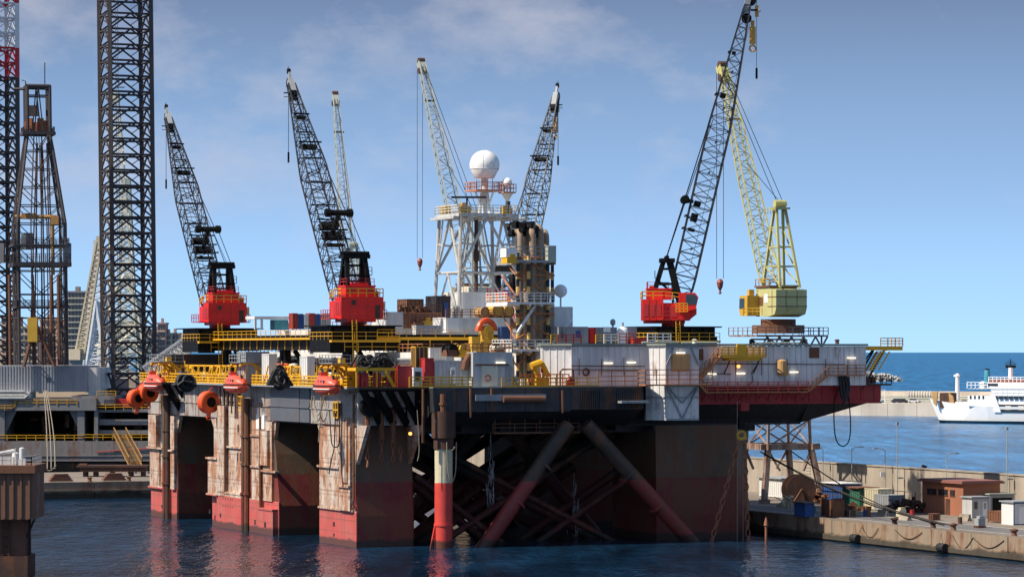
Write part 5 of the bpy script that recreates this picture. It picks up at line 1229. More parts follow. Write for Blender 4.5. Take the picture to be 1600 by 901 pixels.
cabin('red_crate', 'low red crate left of a yellow framed panel', 'crate', 621, 645, 571, -3.0, DZ, 2.4, 'darkred', ribs=False)
t, a, b, z = cabin('panel_rack', 'yellow framed equipment rack standing behind the red crate', 'rack', 649, 669, 541, -1.2, DZ, 1.6, 'steel', frame='yellow', ribs=True)
cabin('valve_panel', 'small white valve panel between the red crate and the red locker', 'panel', 646, 660, 574, -3.6, DZ, .9, 'dome', ribs=False, doors=((.2,.8,.3,.8,'steel'),))
cabin('tank_crate', 'white ribbed crate behind the machinery cabin', 'crate', 672, 697, 543, 2.5, DZ, 3, 'whitec')
# yellow slab frame with red cylinders and a heap of black hose
p = PV(586, 575, -2.4); t = rthing('cylinder_rack', 'yellow topped rack of red gas cylinders under a heap of black hose', 'rack', (p.x, -2.4, DZ)); a, b = fu(555, -2.4), fu(620, -2.4)
f = MB(); f.box(a, b, -2.6, .6, DZ+2.1, DZ+2.5)
for x in (a+.1, (a+b)/2, b-.3): f.box(x, x+.2, -2.5, -2.3, DZ, DZ+2.1)
f.bar((b-.4, -2.5, DZ), (b-1.6, -2.5, DZ+2.0), .4); f.build('frame', M['yellow'], t)
for i in range(9):
    if i not in (3, 6): x = a+.5+(b-a-1)*i/8; MB().lathe([(.05,0),(.27,.05),(.27,1.6),(.1,1.85)], (x, -2.0, DZ+.02), 10).build('cylinder', M['darkred'], t, smooth=True)
def heap(px0, px1, pyb, vq, zb, h, label, n=16):
    mb = MB(); u0, u1 = fu(px0, vq), fu(px1, vq); c = (u0+u1)/2; wd = (u1-u0)/2
    for i in range(n):
        x = random.uniform(-.75,.75); R_ = random.uniform(.5,.95)
        mb.torus((c+x*wd, vq+random.uniform(0,1.4), zb+.2+random.random()*h*.75*(1-.6*abs(x))), R_, random.uniform(.13,.24), (random.uniform(-.6,.6), -1, random.uniform(.1,.9)), 12, 5)
    for i in range(7):
        x = c+random.uniform(-.8,.8)*wd; y = vq+random.uniform(0,1.2); mb.path([(x-1.2, y, zb+.25), (x-.5, y-.3, zb+h*random.uniform(.5,.95)), (x+.5, y-.2, zb+h*random.uniform(.4,.8)), (x+1.2, y, zb+.2)], .18, 6)
    rsingle(mb, 'hose_heap', M['rubber'], label, 'hose', (c, vq, zb))
heap(560, 624, 572, -2.2, DZ+2.5, 1.7, 'heap of coiled black hose on the yellow topped rack')
heap(432, 450, 585, 3.5, DZ, 2.7, 'tall heap of coiled black hose behind the grey side plate', 20)
heap(285, 298, 585, 6.0, DZ, 1.1, 'small heap of black hose below the leftmost red crane', 10)
cabin('blue_crate', 'small blue crate on the deck below the leftmost red crane', 'crate', 283, 298, 580, 71, DZ, 1.4, 'bluec', ribs=False)
cabin('grey_container', 'grey ribbed container under the black girder between the two left cranes', 'container', 384, 421, 550, 38, DZ, 4, 'greycont', ztop=25.0)
cabin('white_locker', 'tall white locker right of the grey container under the girder', 'locker', 420, 433, 551, 33, DZ, 3, 'whitec', ztop=24.7)
cabin('white_locker', 'narrow white locker under the girder near the second red crane', 'locker', 480, 492, 552, 16, DZ, 3, 'whitec', ztop=24.4)
# orange drums on the left deck
DG = 'orange drums in a row on the left deck'
for i, (px, lab) in enumerate(((436, 'orange upright drum, left end of the row beside the black hose heap'), (447, 'orange upright drum, second in the row on the left deck'), (459, 'pale upright tank between the orange drum row and the yellow posts'))):
    p = PU(px, 600, 2.2); t = rthing('storage_drum', lab, 'drum', (p.x, p.y, DZ), DG)
    MB().lathe([(.1,0),(.75,0),(.75,.1),(.7,.15),(.7,2.5),(.75,2.55),(.6,2.85),(.1,2.95)], (p.x, p.y, DZ), 14).build('body', M['orangering' if i < 2 else 'cream'], t, smooth=True)
    s = MB()
    for z in (.8, 1.7): s.torus((p.x, p.y, DZ+z), .73, .06, (0,0,1), 14, 5)
    s.build('band', M['rust'], t)
# yellow posts / bolsters on the left deck
YG = 'yellow mooring rollers along the left deck edge'
for i, px in enumerate((262, 302, 331, 345, 400, 414, 428, 455, 475, 488, 541, 553)):
    p = PU(px, 600, .6); t = rthing('mooring_roller', ['yellow mooring roller beside the farthest lifeboat', 'yellow mooring roller left of the ladder post', 'yellow mooring roller left of the middle lifeboat', 'bent yellow mooring roller touching the middle lifeboat davit', 'yellow mooring roller right of the middle lifeboat', 'yellow mooring roller, second right of the middle lifeboat', 'yellow mooring roller before the black hose heap', 'yellow mooring roller by the orange drums', 'yellow mooring roller by the pale tank', 'yellow mooring roller left of the nearest lifeboat davit', 'yellow mooring roller right of the nearest lifeboat', 'yellow mooring roller left of the cylinder rack'][i], 'roller', (p.x, p.y, DZ), YG)
    h = random.uniform(1.8, 2.9); l = random.uniform(-.8, .8); f = MB(); f.bar((p.x-.4, p.y-.9, DZ), (p.x-.1, p.y-.5+l, DZ+h), .3); f.bar((p.x-.4, p.y+.9, DZ), (p.x-.1, p.y+.5+l, DZ+h), .3); f.bar((p.x-.1, p.y-.7+l, DZ+h), (p.x-.1, p.y+.7+l, DZ+h), .3); f.cb((p.x, p.y, DZ+.35), 1.2, 2.0, .7); f.build('frame', M['yellow'], t)
    f = MB(); f.tube((p.x-.1, p.y-.5, DZ+1.1), (p.x-.1, p.y+.5, DZ+1.1), .34, n=10); f.build('roller', M['rust'], t)
# drums and winch in the middle
p = PV(745, 495, 24.5); cabin('white_module', 'long white module carrying three yellow drums', 'module', 697, 797, 496, 26.5, 27.6, 5, 'white', ribs=False, doors=((.02,.2,.1,.95,'dome'),))
r = MB(); a, b = fu(697, 26.4), fu(800, 26.4); zz_ = fz(496, (a+b)/2, 26.5); r.rail([(a, 26.5, zz_), (b, 26.5, zz_)], 1.1, 1.3, .05, (.35,.68)); rsingle(r, 'guard_rail', M['rail_rust'], 'rusty guard rail in front of the three yellow drums', 'railing', (a, 26.5, zz_))
for px, rr, lab in ((754, .72, 'yellow drum, left one of three, with a pale worn end'), (775, .95, 'largest yellow drum in the middle of three'), (792, .85, 'yellow drum, right one of three, next to the pipe bundle')):
    q = PV(px, 484, 27.5); t = rthing('cable_drum', lab, 'drum', (q.x, 27.5, zz_), 'three yellow drums on the white module')
    MB().lathe([(.1,-.9),(rr,-.9),(rr,-.75),(rr*.8,-.7),(rr*.8,.7),(rr,.75),(rr,.9),(rr*.45,.92),(.1,.8)], (q.x, 28.0, zz_+rr+.05), 18, (.2,-1,0)).build('drum', M['ochre' if rr > .8 else 'tan'], t, smooth=True)
    s = MB(); s.torus((q.x+.2, 27.08, zz_+rr+.05), rr*.93, .09, (.2,-1,0), 18, 5); s.cb((q.x, 28, zz_+.12), rr*1.7, 1.6, .24); s.build('rim', M['rust'], t)
q = PV(760, 517, 12); t = rthing('hose_reel', 'large orange half round reel cover over yellow machinery', 'reel', (q.x, 12, 25.0))
s = MB(); s.torus((q.x, 12, q.z), 1.4, .42, (.3,-1,0), 20, 8, a0=0, a1=pi, ref=(1,.3,0)); s.build('cover', M['orangering'], t, smooth=True)
s = MB(); s.lathe([(.1,-.6),(.8,-.6),(.8,.6),(.1,.6)], (q.x, 12, q.z), 16, (.3,-1,0)); s.cb((q.x, 12, (q.z+25)/2-.2), 1.3, 1.2, q.z-25.2); s.cb((q.x-1.8, 11.8, 26.0), 1.2, 1.2, 2.0); s.build('machine', M['ochre'], t)
MB().box(q.x+1.9, q.x+3.2, 11.4, 12.6, 24.95, q.z+.6).build('blue_cabinet', M['bluec'], t)
r = MB(); r.rail([(q.x+2.8, 10.2, 24.95), (q.x+7.4, 10.2, 24.95)], 3.2, 1.0, .055, (.2,.4,.6,.8)); rsingle(r, 'guard_rail', M['rail_rust'], 'tall orange brown guard frame right of the orange reel cover', 'railing', (q.x+2.8, 10.2, 24.95))
for px, py, rr, lab, mm in ((721, 546, .85, 'round yellow winch drum below the girder end', 'ochre'), (703, 546, .75, 'black winch drum left of the round yellow one', 'black'), (776, 545, .55, 'small pale winch drum on the winch house roof', 'cream')):
    q = PV(px, py, -1.0); t = rthing('deck_winch', lab, 'winch', (q.x, -1, q.z-rr-.2), 'deck winches near the winch house')
    MB().lathe([(.1,-.8),(rr,-.8),(rr,-.65),(rr*.7,-.6),(rr*.7,.6),(rr,.65),(rr,.8),(.1,.8)], (q.x, -1, q.z), 16, (.35,-1,0)).build('drum', M[mm], t, smooth=True)
    s = MB(); s.cb((q.x, -1, q.z-rr*.6), rr*2.2, 2.0, rr*1.1); s.build('base', M['rust' if mm != 'ochre' else 'yellow'], t)
    s = MB(); 
    for k in (-1, 1): s.torus((q.x+k*.1, -1+k*.75, q.z), rr*1.02, .09, (.35,-1,0), 16, 5)
    s.build('flange', M['black'], t)
# modules around the second crane and the tower foot
cabin('white_module', 'white module with a plain wall right of the second red crane', 'module', 604, 630, 487, 30, 24.95, 6, 'white', ribs=False)
cabin('white_module', 'low white module in front of the tower foot', 'module', 650, 690, 508, 24.5, 24.95, 1.4, 'whitec', ribs=True)
cabin('white_module', 'white block between the tower legs, below the cream crane house', 'module', 722, 760, 456, 40, 28.2, 5, 'white', ribs=False)
cabin('generator_box', 'dark grey generator box at the left tower leg', 'generator', 681, 704, 462, 40, 28.2, 4, 'steel', doors=((.55,.8,.4,.8,'bluec'),))
cabin('rust_box', 'rust coloured equipment box on legs behind the white module', 'equipment', 636, 662, 467, 48, 28.2, 4, 'rust', frame='rustdark')
t, a, b, z = cabin('pump_skid', 'brown pump skid with railings beside the tower', 'equipment', 628, 690, 488, 36, 28.2, 4, 'brownc', frame='rail_rust')
s = MB()
for i in range(14): s.cb((a+random.random()*(b-a), 37+random.random()*2, z+random.random()*.8), random.uniform(.3,1.1), .7, random.uniform(.3,1.4), random.random())
s.rail([(a,36,z),(b,36,z)], 1.1, 1, .05, (.5,)); s.build('pump', M['rust'], t)
r = MB(); a, b = fu(600, 24), fu(700, 24); r.rail([(a, 24, 24.95), (b, 24, 24.95)], 2.0, 1.3, .055, (.25,.5,.75)); rsingle(r, 'guard_rail', M['rail_rust'], 'orange brown guard rail on the deckhouse edge right of the second crane', 'railing', (a, 24, 24.95))
# gas racks behind the left cranes
GG = 'coloured gas racks on the deckhouse roof'
for i, (a, b, mm, lab) in enumerate(((457, 465, 'redc', 'bright red gas rack at the left end of the coloured row'), (466, 474, 'bluec', 'blue gas rack between two others, second from left'), (475, 482, 'whitec', 'white gas rack in the middle of the coloured row'), (483, 492, 'redc', 'dull red gas rack right of the white one'), (493, 500, 'bluec', 'blue gas rack right of the dull red one'), (501, 508, 'greycont', 'pale grey gas rack second from the right end'), (509, 517, 'grey', 'darker grey gas rack partly behind the second red crane'))):
    cabin('gas_rack', lab, 'gas rack', a, b, 489 + (i % 3), 52, 28.22, 1.6, mm, GG, ribs=True)
q = PV(397, 494, 66); a, b = fu(397, 66), fu(458, 66); t = rthing('shelter', 'open white roofed shelter behind the left girder', 'shelter', (a, 66, 28.2)); s = MB(); s.box(a, b+3, 65.8, 70, q.z-.4, q.z); s.build('roof', M['white'], t)
s = MB()
for x in (a+.2, a+1.2, b): s.bar((x, 66, 28.2), (x, 66, q.z-.4), .3)
s.build('post', M['white'], t); MB().box(a+3.5, b-.4, 67, 69, 28.2, 29.7).build('tarpaulin', M['tealf'], t)
# upper deck on the right: cabins
TB = 'cabins on the roof of the ribbed wall block'
RZ = UZ + .36
cabin('tall_cabin', 'tall white cabin with a small radome on its roof', 'cabin', 866, 895, 479, 4, RZ, 6, 'white', TB, ribs=False)
cabin('office_cabin', 'grey ribbed cabin with a blue window', 'cabin', 873, 919, 510, 0, RZ, 4, 'greycont', TB, doors=(), wins=((.57,.74,.32,.75,'bluec'), (.08,.16,.3,.7,'glass')))
cabin('red_door_booth', 'narrow booth with a bright red door', 'booth', 919, 931, 512, .4, RZ, 3, 'darkred', ribs=False, doors=((.2,.8,.05,.95,'red'),))
t, a, b, z = cabin('plant_cabin', 'grey cabin with a white air conditioner on its wall', 'cabin', 930, 964, 511, 2, RZ, 5, 'greycont', TB, ribs=True)
MB().box(a+1.1, a+2.1, 1.7, 2.0, RZ+1.5, RZ+2.2).build('air_conditioner', M['dome'], t)
q = PV(960, 505, 3); s = MB(); s.tube((q.x, 3.5, z), (q.x, 3.5, q.z-.2), .12, n=6); s.lathe([(.1,0),(.35,.2),(.35,.7),(.1,.9)], (q.x, 3.5, q.z-.3), 10); s.build('vent', M['grey'], t)
cabin('grey_locker', 'plain grey locker left of the largest crane carriage', 'locker', 980, 995, 511, 1, RZ, 2, 'grey', ribs=False)
q = PV(973, 526, 1.5); t = rthing('water_tank', 'round white water tank on the roof beside a grey locker', 'tank', (q.x, 1.5, RZ)); MB().lathe([(.05,0),(.75,0),(.75,1.7),(.5,2.1),(.05,2.3)], (q.x, 1.5, RZ), 16).build('shell', M['dome'], t, smooth=True); MB().tube((q.x, 1.5, RZ+2.2), (q.x, 1.5, RZ+2.8), .15, n=6).build('vent', M['grey'], t)
def rail_thing(px0, px1, vq, mat, lab, h=1.15, sp=1.3, zb=RZ):
    a, b = fu(px0, vq), fu(px1, vq); r = MB(); r.rail([(a, vq, zb), (b, vq, zb)], h, sp, .06, (.35,.68)); rsingle(r, 'guard_rail', M[mat], lab, 'railing', (a, vq, zb))
rail_thing(861, 871, -1.5, 'yellow', 'short yellow guard rail at the left end of the roof'); rail_thing(872, 908, -1.6, 'darkred', 'red guard rail in front of the blue windowed cabin'); rail_thing(931, 962, -1.8, 'yellow', 'yellow guard rail in front of the air conditioned cabin')
rail_thing(967, 990, -2.0, 'orangering', 'orange guard rail on the roof edge before the white tank', 1.3, .9); rail_thing(1012, 1048, -2.2, 'dome', 'white guard rail in front of the largest crane carriage', 1.3, 1.0); rail_thing(944, 966, -2.3, 'dome', 'white guard rail at the roof edge left of the orange one', 1.2, 1.0)
cabin('red_container', 'low red container behind the white and orange guard rails', 'container', 990, 1012, 528, -.5, RZ, 2, 'darkred')
# rolls of hose, lying pipes along roof edge
pr = MB(); 
for px0, px1, vq, r_ in ((1003, 1060, -2.2, .14), (1065, 1120, -1.6, .12), (1180, 1250, -1.8, .1)): a, b = fu(px0, vq), fu(px1, vq); pr.tube((a, vq, RZ+r_), (b, vq, RZ+r_+.03), r_, n=6)
for pc, lab_ in zip(pr.pieces(), ('pale pipe lying on the roof edge above the tan hatch', 'pale pipe lying on the roof edge below the largest crane', 'pale pipe lying on the roof edge above the yellow landing')):
    rsingle(pc, 'loose_pipe', M['steelpale'], lab_, 'pipe', pc.v[0])
for px, lab in ((1085, 'pale bollard on the roof edge below the largest crane'), (1308, 'dark bollard on the roof edge near the right end')):
    q = PV(px, 541, -2.2); s = MB(); s.lathe([(.1,0),(.3,.02),(.24,.3),(.38,.5),(.1,.62)], (q.x, -2.2, RZ), 10); rsingle(s, 'bollard', M['cream' if px < 1100 else 'rustdark'], lab, 'bollard', (q.x, -2.2, RZ), smooth=True)
q0 = PV(876, 454, 6); tallz = fz(479, fu(880, 4), 4)
radome(876, 454.5, .88, 6, tallz, 'white radome on a short post above the tall white cabin')
radome(858, 456, .72, 9, RZ, 'small white radome half hidden by the pipe bundle')
# falling water under the deck
for px, y0, y1, n, lab, vq in ((767, 672, 788, 60, 'thin white stream of cooling water falling under the deck', 6), (898, 735, 828, 40, 'second, fainter stream of cooling water falling under the deck centre', 10)):
    s = MB(); a, b = PV(px, y0, vq), PV(px, y1, vq)
    for i in range(n):
        k = random.random()**.7; sp = .15 + 1.3*k; x = a.x + random.gauss(0, .4)*sp*.8; y = vq + random.gauss(0, .5)*sp; z = a.z + (b.z-a.z)*k; l = random.uniform(.5, 1.8)
        s.tube((x, y, z), (x+random.uniform(-.05,.05), y, max(.02, z-l)), .02 + .012*k, .01, n=4)
    rsingle(s, 'water_stream', M['foam'], lab, 'water stream', a)
# ------------------------------------------------------------------ left: jack-up rig behind the pier
JD = 672
def WX(px, D): return (px-800)/F*D
def WZ(py, D): return H-(py-HY)/F*D
J = wthing('jackup_rig', 'grey jack up rig hull with a ribbed upper wall, moored behind the left pier', 'drilling rig', (WX(90, JD), JD+20, 0))
mb = MB(); mb.box(WX(-140,JD), WX(262,JD), JD+1, JD+60, -2, 2.6); mb.build('boot_topping', M['black'], J)
mb = MB(); x = WX(-140,JD)
while x < WX(262,JD):
    mb.box(x+.02, x+4.6, JD+.9-random.random()*.06, JD+59, 2.6, WZ(689,JD)); x += 4.62
mb.box(WX(-140,JD), WX(262,JD), JD+.7, JD+1, 3.6, 3.8); mb.build('hull', paint('grey jack up hull', (.24,.22,.215), .42, .6, .25, .35, dirt=.4), J)
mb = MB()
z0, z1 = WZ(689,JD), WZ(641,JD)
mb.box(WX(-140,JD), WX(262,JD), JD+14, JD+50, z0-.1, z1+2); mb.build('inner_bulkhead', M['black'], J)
mb = MB(); gw = M['jgrey'] = paint('pale blue grey paint', (.21,.215,.225), .4, .55, .15, .4, dirt=.3)
for a, b in ((-20, 6), (120, 131), (146, 152), (255, 262)): mb.box(WX(a,JD), WX(b,JD), JD+1, JD+14, z0, z1+.2)
mb.box(WX(-140,JD), WX(150,JD), JD+.6, JD+16, WZ(641,JD), WZ(622,JD)); mb.prism([(WX(6,JD), z1), (WX(24,JD), z1), (WX(6,JD), z0+1.5)], JD+2, JD+2.6, 'y'); mb.prism([(WX(120,JD), z1), (WX(106,JD), z1), (WX(120,JD), z0+2.5)], JD+2, JD+2.6, 'y')
for a, b, c, d in ((150, 235, 655, 664), (150, 235, 640, 644), (150, 262, 672, 678)): mb.box(WX(a,JD), WX(b,JD), JD+2, JD+12, WZ(d,JD), WZ(c,JD))
mb.box(WX(110,JD), WX(178,JD), JD+1.5, JD+20, WZ(633,JD), WZ(618,JD)); mb.box(WX(235,JD), WX(262,JD), JD+3, JD+12, WZ(660,JD), WZ(600,JD))
mb.build('deck_structure', gw, J)
mb = MB(); mb.box(WX(-140,JD), WX(132,JD), JD+3, JD+24, WZ(612,JD), WZ(571,JD))
n = int((WX(132,JD)-WX(-140,JD))/.6)
for i in range(n): x = WX(-140,JD)+i*.6; mb.box(x, x+.22, JD+2.88, JD+3, WZ(612,JD), WZ(571,JD))
wl = mb.build('ribbed_wall', paint('grey blue ribbed wall', (.34,.355,.385), .12, .55, .1, .4, dirt=.3), J)
MB().box(WX(69,JD), WX(76,JD), JD+2.8, JD+3.1, WZ(596,JD), WZ(589,JD)).build('window', M['glass'], wl)
mb = MB(); mb.box(WX(132,JD), WX(151,JD), JD+6, JD+24, WZ(618,JD), WZ(574,JD)); mb.box(WX(-140,JD), WX(45,JD), JD+1, JD+10, WZ(623,JD), WZ(612,JD)); mb.build('deck_cabin', M['white'], J)
mb = MB(); mb.path([(WX(-20,JD), JD+.4, WZ(612,JD)), (WX(38,JD), JD+.4, WZ(612,JD)), (WX(44,JD), JD+.4, WZ(617,JD)), (WX(38,JD), JD+.4, WZ(622,JD)), (WX(-20,JD), JD+.4, WZ(622,JD))], .35, 8); mb.build('pipe_bend', M['grey'], J)
mb = MB()
for a, b, y in ((-20, 130, 688), (130, 235, 687), (150, 235, 640), (15, 150, 641), (150, 180, 619)): mb.rail([(WX(a,JD), JD+.9, WZ(y,JD)), (WX(b,JD), JD+.9, WZ(y,JD))], 1.1, 2, .055, (.5,))
mb.rail([(WX(-20,JD), JD+.5, WZ(641,JD)), (WX(20,JD), JD+.5, WZ(641,JD)), (WX(26,JD), JD+.5, WZ(633,JD)), (WX(120,JD), JD+.5, WZ(633,JD))], 1.1, 2, .055, (.5,)); mb.build('railing', M['yellow'], J)
mb = MB()
for i in range(40):
    px = random.choice((random.uniform(155, 232), random.uniform(30, 115))); mb.cb((WX(px,JD), JD+random.uniform(5,11), z0 + random.uniform(.4, 4.5)), random.uniform(.4,1.8), 1, random.uniform(.5,2))
mb.build('deck_machinery', M['rustdark'], J)
mb = MB(); mb.box(WX(178,JD), WX(205,JD), JD+3, JD+6, WZ(636,JD), WZ(623,JD)); mb.build('red_boat_cover', M['darkred'], J)
mb = MB(); mb.tube((WX(150,JD), JD+.7, WZ(706,JD)), (WX(235,JD), JD+.7, WZ(700,JD)), .12, n=5); mb.build('fire_main', M['redhull'], J)
# legs
def jack_leg(px_top, px_bot, D, size, ang, z0, z1, bay, bands, label, rc=.55):
    c0 = Vector((WX(px_bot, D), D, z0)); c1 = Vector((WX(px_top, D), D, z1)); t = bpy.data.objects.new('leg', None); COL.objects.link(t); t.parent = J; t.location = c0 - J.location; OFF[t.name] = c0; t['label'] = label; n = round((z1-z0)/bay); secs = {}
    def cor(i):
        c = c0.lerp(c1, i/n); return [c + Matrix.Rotation(ang + k*pi/2, 3, 'Z') @ Vector((size/2, size/2, 0)) for k in range(4)]
    for i in range(n):
        a, b = cor(i), cor(i+1); z = a[0].z; mt = next(m_ for (zz, m_) in bands if z >= zz); mb = secs.setdefault(mt, MB())
        for k in range(4):
            j = (k+1) % 4; mb.bar(a[k], b[k], rc*2, rc*2); mb.tube(b[k], b[j], .24, n=5); md = b[k].lerp(b[j], .5)
            mb.tube(a[k], md, .2, n=5); mb.tube(a[j], md, .2, n=5); lo = a[k].lerp(a[j], .5)
            mb.tube(a[k].lerp(md, .5), a[k].lerp(b[k], .98), .12, n=4); mb.tube(a[j].lerp(md, .5), a[j].lerp(b[j], .98), .12, n=4)
    for i, (mt, mb) in enumerate(secs.items()): mb.build('lattice', M[mt], t)
    return t
M['legred'] = paint('leg red band', (.50,.03,.035), .12, .5, .15, .6); M['legwhite'] = paint('leg white band', (.66,.66,.66), .15, .5, .15, .6)
jack_leg(-12, -8, 705, 8.4, radians(24), 4, 112, 3.2, [(WZ(28,705), 'legred'), (WZ(84,705), 'legwhite'), (WZ(138,705), 'legred'), (-9, 'steel')], 'lattice jack up leg at the left border, banded red and white near the top', .42)
jack_leg(194, 203, 692, 8.9, radians(21), 4, 112, 3.3, [(-9, 'steel')], 'tall dark lattice jack up leg standing clear left of the red cranes', .42)
for L_, D_, px_ in (('tall', 692, 198),):
    lg_ = bpy.data.objects['leg.001'] if 'leg.001' in bpy.data.objects else None
    o_ = [o for o in bpy.data.objects if o.name.startswith('leg') and o.parent == J][-1]
    mb = MB(); x, y = WX(192, D_), D_-6.2
    for k in (0, .5): mb.tube((x+k, y, 4), (x+k-1.0, y, 110), .06, n=4)
    for i in range(180): z = 5+i*.58; mb.bar((x-(z-4)/106, y, z), (x+.5-(z-4)/106, y, z), .05)
    for i in range(9): z = 14+i*11; mb.box(x-.6, x+1.0, y-.4, y+1.2, z, z+.1)
    mb.whole = True; mb.build('ladder', M['steel'], o_)
# derrick
DD = 678; dc = Vector((WX(64,DD), DD, WZ(570,DD))); t = wthing('drilling_derrick', 'dark rusty drilling derrick between the two jack up legs, railed platform near its top', 'derrick', dc)
zA, zB, zC, zD = WZ(570,DD), WZ(350,DD), WZ(208,DD), WZ(136,DD)
def wd(z):
    if z < zB: return 5.3
    if z < zC: return 5.3 + (2.5-5.3)*(z-zB)/(zC-zB)
    return 2.4
zs = [zA + (zB-zA)*i/6 for i in range(6)] + [zB + (zC-zB)*i/5 for i in range(6)]
ang = radians(14)
def cor(z, w_=None):
    c = Vector((WX(64 - (z-zA)/(zD-zA)*6, DD), DD, z)); w_ = wd(z) if w_ is None else w_
    return [c + Matrix.Rotation(ang + k*pi/2, 3, 'Z') @ Vector((w_*.92, w_*.92, 0)) for k in range(4)]
mb = MB()
st = [cor(z) for z in zs]
for a, b in zip(st, st[1:]):
    for k in range(4):
        j = (k+1) % 4; mb.tube(a[k], b[k], .33, n=6); mb.tube(b[k], b[j], .14, n=4); md = a[k].lerp(a[j], .5); mb.tube(b[k], md, .11, n=4); mb.tube(b[j], md, .11, n=4); mb.tube(md, b[k].lerp(b[j], .5), .1, n=4)
        mb.tube(a[k].lerp(a[j],.28), b[k].lerp(b[j],.28), .16, n=4)
mb.build('frame', M['steel'], t)
mb = MB()
for px in (46, 52, 66, 70, 82, 88): mb.tube((WX(px,DD), DD+random.uniform(-2,2), zA), (WX(64+(px-64)*.45,DD), DD+random.uniform(-1.5,1.5), zC-2), .16, n=5)
mb.build('drill_pipe', M['rustdark'], t)
mb = MB(); a, b = cor(zC, 2.5), cor(zD, 2.5)
for k in range(4):
    j = (k+1) % 4; mb.tube(a[k], b[k], .42, n=6); mb.tube(b[k], b[j], .42, n=6); mb.tube(a[k].lerp(a[j],.3), b[k].lerp(b[j],.5), .16, n=4); mb.tube(a[k].lerp(a[j],.7), b[k].lerp(b[j],.5), .16, n=4); mb.tube(a[k].lerp(b[k],.8), a[j].lerp(b[j],.8), .2, n=4)
mb.cb((WX(52,DD), DD-1, zD-5), 2.4, 1, 2.2); mb.tube((WX(70,DD), DD, zD), (WX(70,DD), DD, zD+5), .12, n=5); mb.path([(WX(40,DD), DD, zC), (WX(40,DD), DD, zD+1.2), (WX(34,DD), DD, zD+1.4)], .13, 5); mb.tube((WX(22,DD), DD, zD-.4), (WX(40,DD), DD, zD-.4), .3, n=5); mb.build('crown_frame', M['steel'], t)
mb = MB()
for i in range(9): mb.cb((WX(43+i*4,DD), DD+random.uniform(-1.5,1.5), zC+1.3+random.uniform(-.3,.6)), 1.2, 1.2, random.uniform(1.2,2.6))
mb.build('crown_block', paint('rust orange machinery', (.45,.14,.05), .35,.6,.25,.9), t)
def belt(z, w_, name, rh, dz=.4):
    mb = MB(); c = cor(z, w_)
    for k in range(4): mb.bar(c[k], c[(k+1) % 4], .5, dz)
    mb.rail([c[0], c[1], c[2], c[3], c[0]], rh, 1.3, .05, (.35,.68)); mb.build(name, M['steel'], t)
belt(zC-.2, 3.4, 'top_platform', 1.3, .6); belt(WZ(414,DD), 6.2, 'service_platform', 2.2, .8); belt(WZ(384,DD), 6.0, 'upper_platform', 1.4, .4); belt(WZ(480,DD), 5.6, 'lower_platform', 1.4, .4)
mb = MB(); mb.tube((WX(28,DD), DD-4, WZ(340,DD)), (WX(92,DD), DD-4, WZ(340,DD)), .42, n=8); mb.cb((WX(50,DD), DD-4, WZ(339,DD)), 3, 1.2, 1.2); mb.cb((WX(90,DD), DD-4, WZ(345,DD)), 1.6, 1.2, 1.8); mb.tube((WX(86,DD), DD-4, WZ(345,DD)), (WX(87,DD), DD-4, WZ(430,DD)), .4, n=8); mb.build('racking_arm', paint('ochre rust arm', (.36,.19,.06), .35,.6,.2,.9), t)
mb = MB(); mb.cb((WX(47,DD), DD-4, WZ(378,DD)), 2.2, 2, 3.4); mb.cb((WX(109,DD), DD-3, WZ(398,DD)), 1.2, 2, 4.6); mb.cb((WX(3,DD), DD-3, WZ(396,DD)), 2, 2, 4.0); mb.build('driller_cabin', M['jgrey'], t)
mb = MB()
for px in (60, 85, 98, 22): mb.tube((WX(px,DD), DD-5, zA), (WX(px+random.uniform(-4,4),DD), DD-5, WZ(430,DD)), .35, n=6)
mb.tube((WX(62,DD), DD-6, WZ(505,DD)), (WX(44,DD), DD-6, WZ(572,DD)), .4, n=6); mb.tube((WX(62,DD), DD-6, WZ(505,DD)), (WX(92,DD), DD-6, WZ(572,DD)), .4, n=6); mb.build('riser_pipe', M['rust'], t)
mb = MB(); mb.cb((WX(58,DD), DD-6, WZ(515,DD)), 2, 1.6, 5); mb.build('travelling_block', M['ochre'], t)
# yellow crane on the jack-up deck, pale town cranes beyond
def stick_crane(name, pts_px, D, w0, w1, mat, lab, legs=None, n=22, house=None, rb=.12):
    a, b = W(*pts_px[0], D), W(*pts_px[1], D); t = wthing(name, lab, 'crane', (a.x, D, a.z), None); d = (b-a).normalized(); s = Vector((0,1,0)); q = d.cross(s).normalized(); st = []
    for i in range(n+1): k = i/n; c = a.lerp(b, k); w_ = (w0+(w1-w0)*k)/2; st.append([c-q*w_-s*w_, c+q*w_-s*w_, c+q*w_+s*w_, c-q*w_+s*w_])
    lattice(MB(), st, rb*2.0, rb, 'x').build('boom', M[mat], t) if False else None
    m_ = MB(); lattice(m_, st, rb*2, rb, 'x'); m_.build('boom', M[mat], t)
    e = MB(); e.bar(b-d*1.5, b+d*1.2, w1*1.25, w1*1.2); e.build('boom_head', M[mat], t)
    if legs:
        l = MB()
        for (x0, y0, x1, y1, r) in legs:
            for dy in (-3, 3): l.tube(W(x0, y0, D)+Vector((0,dy,0)), W(x1, y1, D)+Vector((0,dy,0)), r, n=6)
        l.build('portal', M[mat], t)
    if house:
        x0, y0, x1, y1 = house; p, q2 = W(x0, y1, D), W(x1, y0, D); MB().box(p.x, q2.x, D-3, D+3, p.z, q2.z).build('cab', M[mat], t)
    return t
stick_crane('deck_crane', ((124, 560), (155, 378)), 700, 2.0, 1.1, 'cream', 'cream yellow lattice crane boom leaning right beside the tall dark leg', house=(108, 545, 128, 562))
